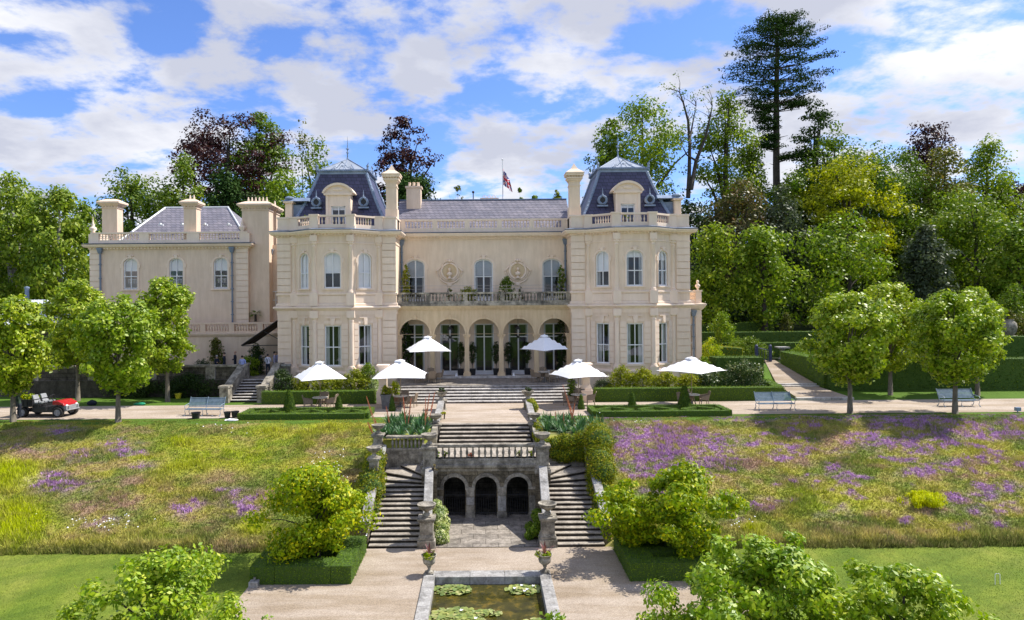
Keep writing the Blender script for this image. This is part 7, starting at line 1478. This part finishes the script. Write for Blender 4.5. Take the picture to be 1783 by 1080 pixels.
# magnolias and foreground trees
def near(label, px, top, D, base_z, wpx, n, ls, seed, mat='leaf_lime', cb=.2, ncl=70, cr=.2, env='broad', depth=None, tr=.1, name='magnolia', cat='tree', grp=None, lean=(0, 0), jit=.2, flat=.7, full=2.6):
    c = A(px, top, D); return tree(label, (c.x, D, base_z), c.z-base_z, wpx*D/F, cb, env, mat, 'bark_dark', ls, n, ncl, cr, seed, cat, name, grp, 0, flat, .35, tr, 16, lean, spread=.7, aspect=.55, depth=depth, trunk_bend=.1, jit=jit, full=full)
GM = 'yellow-green magnolias in the box hedges'
near('large yellow-green magnolia inside the left box hedge', 553, 790, 27.0, LOW, 235, 17000, .17, 1, cb=.16, grp=GM, ncl=60, cr=.22, full=1.75, jit=.3, flat=.6); near('yellow-green magnolia at the left corner of the right box hedge', 1100, 830, 27.4, LOW, 140, 9000, .17, 2, cb=.24, grp=GM, cr=.26, ncl=36, full=1.75, jit=.3, flat=.6); near('taller yellow-green magnolia at the right side of the right box hedge', 1196, 795, 26.9, LOW, 190, 14500, .17, 3, cb=.16, grp=GM, cr=.22, ncl=55, full=1.75, jit=.3, flat=.6)
GN = 'leafy trees at the bottom edge of the view'
near('young leafy tree rising from the bottom left of the lawn', 272, 945, 17.0, LOW, 280, 14000, .15, 4, 'leaf_near', .12, 55, .15, 'dome', name='foreground_tree', grp=GN, jit=.3); near('low leafy tree top at the bottom edge beside the gravel on the left', 395, 1024, 16.0, LOW, 150, 6000, .12, 5, 'leaf_near', .1, 30, .2, 'dome', name='foreground_tree', grp=GN, jit=.3); near('low leafy tree top at the bottom left edge', 125, 1040, 16.0, LOW, 150, 6000, .12, 6, 'leaf_near', .1, 26, .2, 'dome', name='foreground_tree', grp=GN, jit=.3)
near('big leafy tree filling the bottom right in front of the box hedge', 1325, 918, 16.5, LOW, 470, 30000, .15, 7, 'leaf_near', .1, 120, .15, 'dome', name='foreground_tree', grp=GN, jit=.35, depth=3.4); near('leafy tree at the bottom right reaching over the lawn', 1575, 958, 15.5, LOW, 400, 18000, .15, 8, 'leaf_near', .1, 70, .15, 'dome', name='foreground_tree', grp=GN, jit=.4, depth=3.0)
# ------------------------------------------------------------ woods behind
def wood(px, top, wpx, D, env, mat, label, seed, cb=.12, n=6000, ls=.44, ncl=60, cr=.24, bark='bark_dark', bpy_=None, flat=.85, jit=.12, **k):
    wpx = wpx*(1.0 if wpx < 50 else 1.10 if D < 82 and px > 900 else 1.28); c = A(px, top, D); zb = float(gz(c.x, D)) if bpy_ is None else A(px, bpy_, D).z; zb = min(zb, float(gz(c.x, D)))
    return tree(label, (c.x, D, zb), c.z-zb, wpx*D/F, cb, env, mat, bark, ls, n, ncl, cr, seed, flat=flat, jit=jit, **k)
WD = [
 (20, 290, 125, 74, 'column', 'leaf_birch', 'yellow-green birch at the far left edge of the view', .1, dict(bark='bark_pale', droop=1.6, n=12000)),
 (103, 305, 105, 72, 'column', 'leaf_birch', 'drooping birch with pale stems left of the wing', .15, dict(bark='bark_pale', droop=1.6, n=11000)),
 (62, 318, 90, 80, 'column', 'leaf_birch', 'birch standing between and behind the two left birches', .1, dict(bark='bark_pale', droop=1.6)),
 (146, 335, 60, 78, 'column', 'leaf_mid', 'narrow green tree just left of the wing chimney', .05, {}),
 (228, 280, 130, 92, 'broad', 'leaf_mid', 'broad green tree above the left wing chimney', .2, dict(n=11000)),
 (318, 255, 85, 90, 'column', 'leaf_mid', 'pointed green tree behind the middle wing chimney', .1, dict(n=9000)),
 (395, 182, 170, 104, 'broad', 'leaf_copper', 'spreading copper beech rising behind the wing', .45, dict(flat=.5, jit=.22, cr=.19, full=3.0)),
 (452, 180, 95, 107, 'broad', 'leaf_mid', 'green beech leaning against the copper beech', .3, dict(n=8000, flat=.5)),
 (395, 277, 110, 88, 'dome', 'leaf_conifer', 'dark domed conifer above the wing roof', .02, dict(n=9000)),
 (495, 284, 130, 86, 'dome', 'leaf_light', 'leafy green tree beside the left mansard roof', .02, dict(n=10000)),
 (550, 232, 80, 98, 'broad', 'leaf_mid', 'open tree crown above the left mansard roof', .5, dict(n=2600, ncl=30, jit=.25, full=1.2)),
 (526, 190, 30, 98, 'cone', 'leaf_olive', 'thin wispy treetop above the left mansard roof', .75, dict(n=150, ncl=14, full=0, cr=.7, trunk_r=.05)),
 (700, 192, 98, 100, 'broad', 'leaf_copper', 'copper beech behind the left tower chimney', .35, dict(flat=.5, jit=.22, cr=.2, full=2.8)),
 (715, 235, 190, 92, 'cone', 'leaf_conifer', 'layered blue-green cedar behind the left tower chimney', .25, dict(flat=.35, cr=.24, full=3)),
 (795, 318, 45, 96, 'broad', 'leaf_olive', 'sparse treetop over the left half of the main roof', .8, dict(n=120, ncl=12, full=0, trunk_r=.07)),
 (905, 322, 30, 96, 'cone', 'leaf_mid', 'thin treetop just right of the flagpole', .7, dict(n=260, ncl=10, full=0, trunk_r=.07)),
 (930, 333, 30, 97, 'dome', 'leaf_light', 'low treetop over the right part of the main roof', .7, dict(n=240, ncl=8, full=0, trunk_r=.08)),
 (970, 328, 36, 94, 'dome', 'leaf_laurel', 'bright rounded treetop left of the right tower chimney', .6, dict(n=1500, ncl=14, full=2)),
 (1118, 160, 160, 96, 'broad', 'leaf_light', 'broad airy tree behind the right mansard roof', .36, dict(cr=.2, jit=.18, full=2.8)),
 (1062, 200, 70, 98, 'broad', 'leaf_mid', 'open branching tree left of the right mansard finial', .4, dict(ncl=26, jit=.25, full=1.2, cr=.2)),
 (1262, 148, 95, 98, 'column', 'leaf_light', 'slender bright tree between the bare trunks and the giant pine', .2, dict(jit=.2, full=2.8, cr=.24)),
 (1418, 166, 100, 103, 'dome', 'leaf_conifer', 'dark conifer leaning on the right side of the giant pine', .05, dict(flat=.5, jit=.2, full=3)),
 (1520, 220, 175, 100, 'dome', 'leaf_mid', 'high domed green tree at the crest of the right wood', .05, dict(n=13000)),
 (1478, 255, 150, 90, 'broad', 'leaf_yellow', 'golden yellow tree in the middle of the right wood', .25, dict(flat=.6, jit=.2, cr=.2)),
 (1615, 198, 95, 108, 'broad', 'leaf_copper', 'purple beech on the skyline of the right wood', .3, dict(flat=.5, jit=.25, full=2.2)),
 (1755, 300, 90, 104, 'broad', 'leaf_copper', 'purple beech at the right edge of the skyline', .2, dict(n=4500)),
 (1645, 240, 105, 97, 'dome', 'leaf_olive', 'olive-tinted tree with reddish tips in the right wood', .05, dict(n=9000)),
 (1718, 230, 110, 101, 'dome', 'leaf_light', 'pale rounded tree on the right skyline', .05, dict(n=9000)),
 (1285, 303, 115, 88, 'dome', 'leaf_brown', 'brownish evergreen to the right of the right tower', .03, dict(n=9000)),
 (1360, 315, 95, 86, 'dome', 'leaf_grey', 'grey-green holm oak below the giant pine', .03, dict(n=9000)),
 (1240, 375, 110, 76, 'dome', 'leaf_light', 'light green tree closest to the right corner of the mansion', .08, dict(cr=.32, full=3, jit=.16)),
 (1330, 370, 120, 75, 'dome', 'leaf_light', 'light green tree with hanging boughs in the right wood', .12, dict(cr=.30, full=3, jit=.18)),
 (1475, 360, 185, 79, 'dome', 'leaf_light', 'large domed green tree behind the right clipped trees', .03, dict(cr=.26, full=3.2, jit=.14)),
 (1612, 386, 90, 77, 'column', 'leaf_grey', 'grey-green egg-shaped evergreen in the right wood', .03, dict(n=9000)),
 (1700, 325, 190, 83, 'dome', 'leaf_mid', 'large dark green tree filling the right edge', .02, dict(n=14000, ncl=90)),
 (1655, 310, 130, 92, 'dome', 'leaf_light', 'bright green tree high on the right slope', .02, dict(n=10000)),
 (1775, 380, 90, 76, 'dome', 'leaf_light', 'light green tree at the right edge of the view', .02, dict(n=7000)),
 (1765, 488, 80, 64, 'dome', 'leaf_mid', 'low spreading tree above the stone jar at the right edge', .02, dict(n=5000, ls=.25)),
 (1200, 340, 120, 93, 'dome', 'leaf_dark', 'dark tree mass directly behind the right tower', .02, dict(n=9000)),
 (1560, 330, 150, 95, 'dome', 'leaf_mid', 'shaded tree between the golden tree and the grey evergreen', .02, dict(n=9000)),
 (1420, 330, 120, 94, 'dome', 'leaf_dark', 'dark tree behind the holm oak', .02, dict(n=8000)),
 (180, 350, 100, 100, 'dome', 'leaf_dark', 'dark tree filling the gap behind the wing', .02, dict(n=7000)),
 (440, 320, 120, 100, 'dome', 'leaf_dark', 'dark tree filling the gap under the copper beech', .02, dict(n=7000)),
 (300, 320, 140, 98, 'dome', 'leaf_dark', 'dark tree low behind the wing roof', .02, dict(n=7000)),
 (-30, 330, 120, 84, 'dome', 'leaf_mid', 'green tree cut by the left edge of the view', .02, dict(n=6000)),
 (1452, 205, 130, 98, 'dome', 'leaf_mid', 'round green tree filling the slope right of the giant pine', .05, {}),
 (1575, 250, 130, 102, 'dome', 'leaf_mid', 'green tree between the crest dome and the purple beech', .05, {}),
 (1305, 240, 90, 102, 'dome', 'leaf_mid', 'green tree low behind the trunk of the giant pine', .05, {}),
 (1385, 285, 110, 96, 'dome', 'leaf_mid', 'mid green tree at the foot of the giant pine', .05, {}),
 (1870, 300, 170, 92, 'dome', 'leaf_mid', 'broad tree of the right wood just outside the view', .03, {}),
 (1960, 380, 180, 80, 'dome', 'leaf_light', 'light green tree of the right wood outside the view', .03, {}),
 (2080, 320, 200, 90, 'dome', 'leaf_mid', 'outermost large tree of the right wood', .03, {}),
 (-130, 300, 150, 80, 'dome', 'leaf_light', 'light green tree of the left wood outside the view', .03, {}),
 (-260, 310, 180, 86, 'dome', 'leaf_mid', 'outermost large tree of the left wood', .03, {}),
 (40, 400, 160, 88, 'dome', 'leaf_dark', 'dark undergrowth tree behind the left birches', .02, dict(n=6000)),
]
for i, (px, top, w, D, env, mat, lb, cb, k) in enumerate(WD): wood(px, top, w, D, env, mat, lb, 200+i, cb, **k)
# the giant pine: flat plates of needles on a straight trunk
def pine():
    D = 105; c = A(1352, 28, D); zb = float(gz(c.x, D)); rng = np.random.default_rng(77); t = thing('giant_pine', 'giant dark pine with layered flat boughs towering over the right wood', 'pine', (c.x, D, zb), 'trees standing behind the house'); S = D/F
    b = MB(); x_ = lambda px: unroll(px, 200)[0]*S; pts = [(x_(1352), D, zb), (x_(1351), D, A(0, 300, D).z), (x_(1352), D, A(0, 200, D).z), (x_(1354), D, A(0, 100, D).z), (x_(1354), D, c.z-1)]; b.tube(pts, [.62, .50, .42, .28, .08], 10)
    L_ = [(36, 1325, 1385), (50, 1300, 1402), (66, 1294, 1414), (84, 1290, 1428), (106, 1266, 1440), (128, 1272, 1440), (150, 1286, 1425), (183, 1296, 1352), (180, 1355, 1405), (168, 1300, 1420), (200, 1318, 1400), (214, 1322, 1375), (236, 1335, 1385), (250, 1325, 1352), (270, 1340, 1380)]
    C = []; Rr = []; rz_ = c.x
    for (py, xa, xb) in L_:
        z = A(1352, py, D).z-.3; ra = (1353-xa)*S; rb = (xb-1353)*S; nb = 10 if py < 170 else 4
        for k in range(nb):
            a = (k+rng.uniform(-.3, .3))*2*math.pi/nb if py < 170 else (math.pi if xa < 1340 else 0)+rng.uniform(-.5, .5); r_ = (ra if math.cos(a) < 0 else rb)*rng.uniform(.72, 1.0)/max(.75, abs(math.cos(a))+.0)*(.85 if abs(math.cos(a)) < .5 else 1); end = Vector((c.x+r_*math.cos(a), D+min(r_, 6)*math.sin(a), z+rng.normal(0, .45)))
            b.tube([(c.x, D, z-.9), (c.x+(end.x-c.x)*.5, D+(end.y-D)*.5, z-.5), tuple(end-Vector((0, 0, .2)))], [.11, .06, .02], 5)
            for j in range(5):
                f = .40+.15*j; q = Vector((c.x, D, z-.7)).lerp(end, f); C.append((q.x+rng.normal(0, .5), q.y+rng.normal(0, .5), q.z+.15+rng.normal(0, .12))); Rr.append(rng.uniform(.9, 1.6))
    for k in range(10): C.append((c.x+rng.normal(0, 1.2), D+rng.normal(0, 1), c.z-1.0+rng.normal(0, .35))); Rr.append(.9)
    for (py, px) in ((228, 1330), (262, 1335), (190, 1395), (236, 1372), (205, 1310), (285, 1340)): q = A(px, py, D); b.tube([(c.x, D, q.z-.4), tuple(q)], [.08, .02], 4)
    P, N = clump_points(np.array(C), np.array(Rr), 27000, rng, .24, .8); mesh_quads('crown', leaves(P, N, .42, rng, .9, .38), 4, 'leaf_conifer', t); b.build('trunk', 'bark_dark', t, smooth=True)
pine()
def bare(label, px0, py0, D, branches, seed, n=500):
    c = A(px0, py0, D); zb = float(gz(c.x, D)); t = thing('bare_tree', label, 'tree', (c.x, D, zb), 'trees standing behind the house'); b = MB(); rng = np.random.default_rng(seed); C = []
    for br in branches:
        P = [A(x, y, D+rng.uniform(-.5, .5)) for x, y in br]; r0 = .32 if len(br) > 4 else .17; b.tube(P, [r0*(1-.8*i/(len(P)-1)) for i in range(len(P))], 7)
        for i in range(2, len(P)):
            for k in range(4): d = Vector((rng.normal(0, 1.2), rng.normal(0, .8), abs(rng.normal(1.6, .8)))); q = P[i]+d; b.tube([P[i], P[i]+d*.5+Vector((.2, 0, 0)), q], [.06, .035, .012], 4); C.append(tuple(q))
    C = np.array(C); P, N = clump_points(C, np.full(len(C), .8), n, rng); mesh_quads('crown', leaves(P, N, .3, rng), 4, 'leaf_mid', t); b.build('trunk', 'bark_dark', t, smooth=True)
bare('half bare forked tree with dark trunks above the right tower shoulder', 1200, 330, 94, [[(1198, 345), (1200, 300), (1201, 250), (1198, 210), (1190, 180), (1183, 160)], [(1203, 330), (1212, 280), (1228, 240), (1236, 205), (1240, 185)], [(1200, 250), (1206, 215), (1212, 185)], [(1212, 280), (1196, 270), (1186, 250)]], 5)
# undergrowth that reads as one mass along the foot of both woods
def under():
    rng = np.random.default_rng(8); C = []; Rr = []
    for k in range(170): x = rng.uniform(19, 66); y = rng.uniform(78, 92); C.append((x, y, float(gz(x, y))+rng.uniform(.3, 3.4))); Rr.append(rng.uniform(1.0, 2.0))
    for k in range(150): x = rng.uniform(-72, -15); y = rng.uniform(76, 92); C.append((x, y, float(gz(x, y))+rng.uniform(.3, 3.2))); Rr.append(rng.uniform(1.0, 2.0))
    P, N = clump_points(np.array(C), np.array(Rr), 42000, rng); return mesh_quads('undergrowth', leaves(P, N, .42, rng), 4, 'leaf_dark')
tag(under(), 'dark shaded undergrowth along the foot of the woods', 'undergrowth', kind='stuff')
# ------------------------------------------------------------ people
def person(loc, rz, label, top='shirt_white', bottom='suit_navy', arms='folded', hair='hair_dark', h=1.76, seated=False, braces=False, jacket=False, lean=0.0, group='guests gathered in the courtyard'):
    t = thing('person', label, 'person', loc, group, rz); s = h/1.76; sk = []; rad = []; ed = []
    def j(p, r_, par=None):
        sk.append(tuple(q*s for q in p)); rad.append(r_*s)
        if par is not None: ed.append((par, len(sk)-1))
        return len(sk)-1
    L_ = lean; pel = j((0, 0, .94), .145); wa = j((0, L_*.15, 1.10), .125, pel); chs = j((0, L_*.3, 1.30), .155, wa); sh = j((0, L_*.38, 1.44), .10, chs); nk = j((0, L_*.42, 1.52), .052, sh); hb = j((0, L_*.44-.012, 1.60), .075, nk); ht = j((0, L_*.46-.005, 1.70), .068, hb)
    for q in (-1, 1):
        a = j((q*.19, L_*.36, 1.42), .062, sh)
        if arms == 'folded': e = j((q*.25, -.02, 1.16), .045, a); w = j((q*.10, -.20, 1.12), .034, e); hd = j((q*.02, -.22, 1.13), .036, w)
        elif arms == 'down': e = j((q*.25, .03, 1.15), .045, a); w = j((q*.26, -.03, .90), .033, e); hd = j((q*.26, -.05, .80), .036, w)
        else: e = j((q*.25, -.02+L_*.3, 1.17), .045, a); w = j((q*.2, -.30, 1.18), .033, e); hd = j((q*.18, -.38, 1.20), .034, w)
        hp = j((q*.095, 0, .88), .10, pel); kn = j((q*.10, -.02 if not seated else -.42, .48 if not seated else .52), .066, hp); an = j((q*.105, .02 if not seated else -.42, .10), .045, kn); toe = j((q*.12, -.14 if not seated else -.56, .045), .042, an)
    me = bpy.data.meshes.new('body'); me.from_pydata(sk, ed, []); o = link(bpy.data.objects.new('body', me)); m1 = o.modifiers.new('skin', 'SKIN'); sd = me.skin_vertices[0].data
    for i, r_ in enumerate(rad): sd[i].radius = (r_*(1.18 if i in (1, 2, 0) else 1), r_*(.82 if i in (1, 2, 0) else 1)); sd[i].use_root = (i == 0)
    m2 = o.modifiers.new('sub', 'SUBSURF'); m2.levels = 2; m2.render_levels = 2; dg = bpy.context.evaluated_depsgraph_get(); ev = o.evaluated_get(dg); nm = bpy.data.meshes.new_from_object(ev); bpy.data.objects.remove(o)
    nm.materials.clear()
    for m_ in ('skin', top, bottom, 'black_plastic'): nm.materials.append(MATS[m_])
    idx = []
    for p in nm.polygons:
        c = p.center/s; hand = (arms == 'folded' and c.y < -.18 and 1.05 < c.z < 1.25 and abs(c.x) < .07) or (arms == 'down' and abs(c.x) > .2 and c.z < .87) or (arms == 'fwd' and c.y < -.30 and c.z > 1.0)
        idx.append(0 if (c.z > 1.50 or hand) else 3 if c.z < .09 else 1 if (c.z > (.80 if jacket else .98) or abs(c.x) > .21) else 2)
    nm.polygons.foreach_set('material_index', idx); nm.shade_smooth(); nm.update(); nm.name = 'body'; b = link(bpy.data.objects.new('body', nm)); setparent(b, t); ORG[b.name] = Vector(loc)
    def child(mb, name, mat): q = mb.build(name, mat, None, smooth=True); q.parent = t; CH.setdefault(t.name, []).append(q); return q
    hb_ = MB(); hb_.sphere((0, L_*.46+.018, 1.69*s), .098*s, 12, 8, (.92, 1.0, .92)); child(hb_, 'hair', hair)
    f = MB(); f.sphere((0, L_*.45-.082, 1.64*s), .014*s, 6, 5, (1, 1.5, 1.4))
    for q in (-1, 1): f.sphere((q*.075*s, L_*.45, 1.645*s), .02*s, 6, 5, (.5, 1, 1.5))
    child(f, 'face_features', 'skin'); e = MB()
    for q in (-1, 1): e.sphere((q*.030*s, L_*.45-.075, 1.665*s), .009*s, 6, 5)
    child(e, 'eyes', 'hair_dark')
    if braces:
        k = MB()
        for q in (-1, 1): k.tube([(q*.07*s, .135*s, 1.0*s), (-q*.0*s, .150*s, 1.22*s), (-q*.09*s, .135*s, 1.42*s), (-q*.09*s, .02*s, 1.475*s)], .014*s, 5)
        child(k, 'braces', 'suit_navy')
    return t
Z1 = 1.28
def at(px, D, z=Z1): return (unroll(px, 640)[0]*D/F, D, z)
p = at(422, 51.3); person(p, R(180), 'man in pale blue shirt and dark trousers standing on top of the courtyard steps', 'shirt_blue', arms='folded', h=1.74)
person(at(375.5, 53.0), R(70), 'grey-haired man in dark suit leaning over at the left of the courtyard', 'suit_navy', hair='hair_grey', jacket=True, arms='fwd', h=1.66, lean=-.3)
person(at(390.5, 53.4), R(-75), 'tall man in dark suit standing left of the courtyard steps', 'suit_navy', jacket=True, arms='down', h=1.84)
person(at(409.5, 54.6), R(-60), 'bald man in dark jacket near the courtyard wall', 'suit_navy', jacket=True, arms='folded', hair='skin', h=1.84)
person(at(447, 54.8), R(60), 'guest in white shirt and dark waistcoat leftmost under the awning', 'suit_navy', arms='fwd', h=1.78, jacket=True)
person(at(441.5, 55.4), R(20), 'guest half hidden beside the climbing shrub under the awning', 'shirt_white', arms='folded', h=1.78)
person(at(453.5, 54.6), R(120), 'guest in pale mauve shirt turned sideways under the awning', 'shirt_mauve', arms='folded', h=1.78)
person(at(466.5, 53.4), R(180), 'guest in white shirt with dark crossed braces seen from behind', 'shirt_white', arms='folded', braces=True, h=1.68)
person(at(478.5, 53.6), R(100), 'tall dark-haired guest in mauve shirt nearest the tower', 'shirt_mauve', arms='down', h=1.86)
person(at(483.5, 54.6), R(-80), 'guest partly cut off by the tower corner under the awning', 'shirt_blue', arms='folded', h=1.8)
c = G(29, 731, 0); person((c.x, c.y+.3, 0), R(-70), 'gardener in dark green with pale cap bending at the back of the buggy', 'work_green', 'suit_navy', arms='fwd', hair='hair_grey', h=1.72, lean=-.35, group='gardeners')
t = thing('courtyard_table', 'long table with white cloth between the guests and the low courtyard wall', 'table', (at(383, 52.4)[0], 52.4, Z1)); c = at(383, 52.4); b = MB(); b.box(c[0]-.9, c[0]+.9, 52.1, 52.7, Z1+.72, Z1+.76); b.box(c[0]-.9, c[0]+.9, 52.08, 52.1, Z1+.4, Z1+.74); b.build('table_cloth', 'canvas', t)
for q in (-.8, .8):
    for y in (52.15, 52.65): b = MB(); b.tube([(c[0]+q, y, Z1), (c[0]+q, y, Z1+.72)], .025, 6); b.build('leg', 'teak', t)
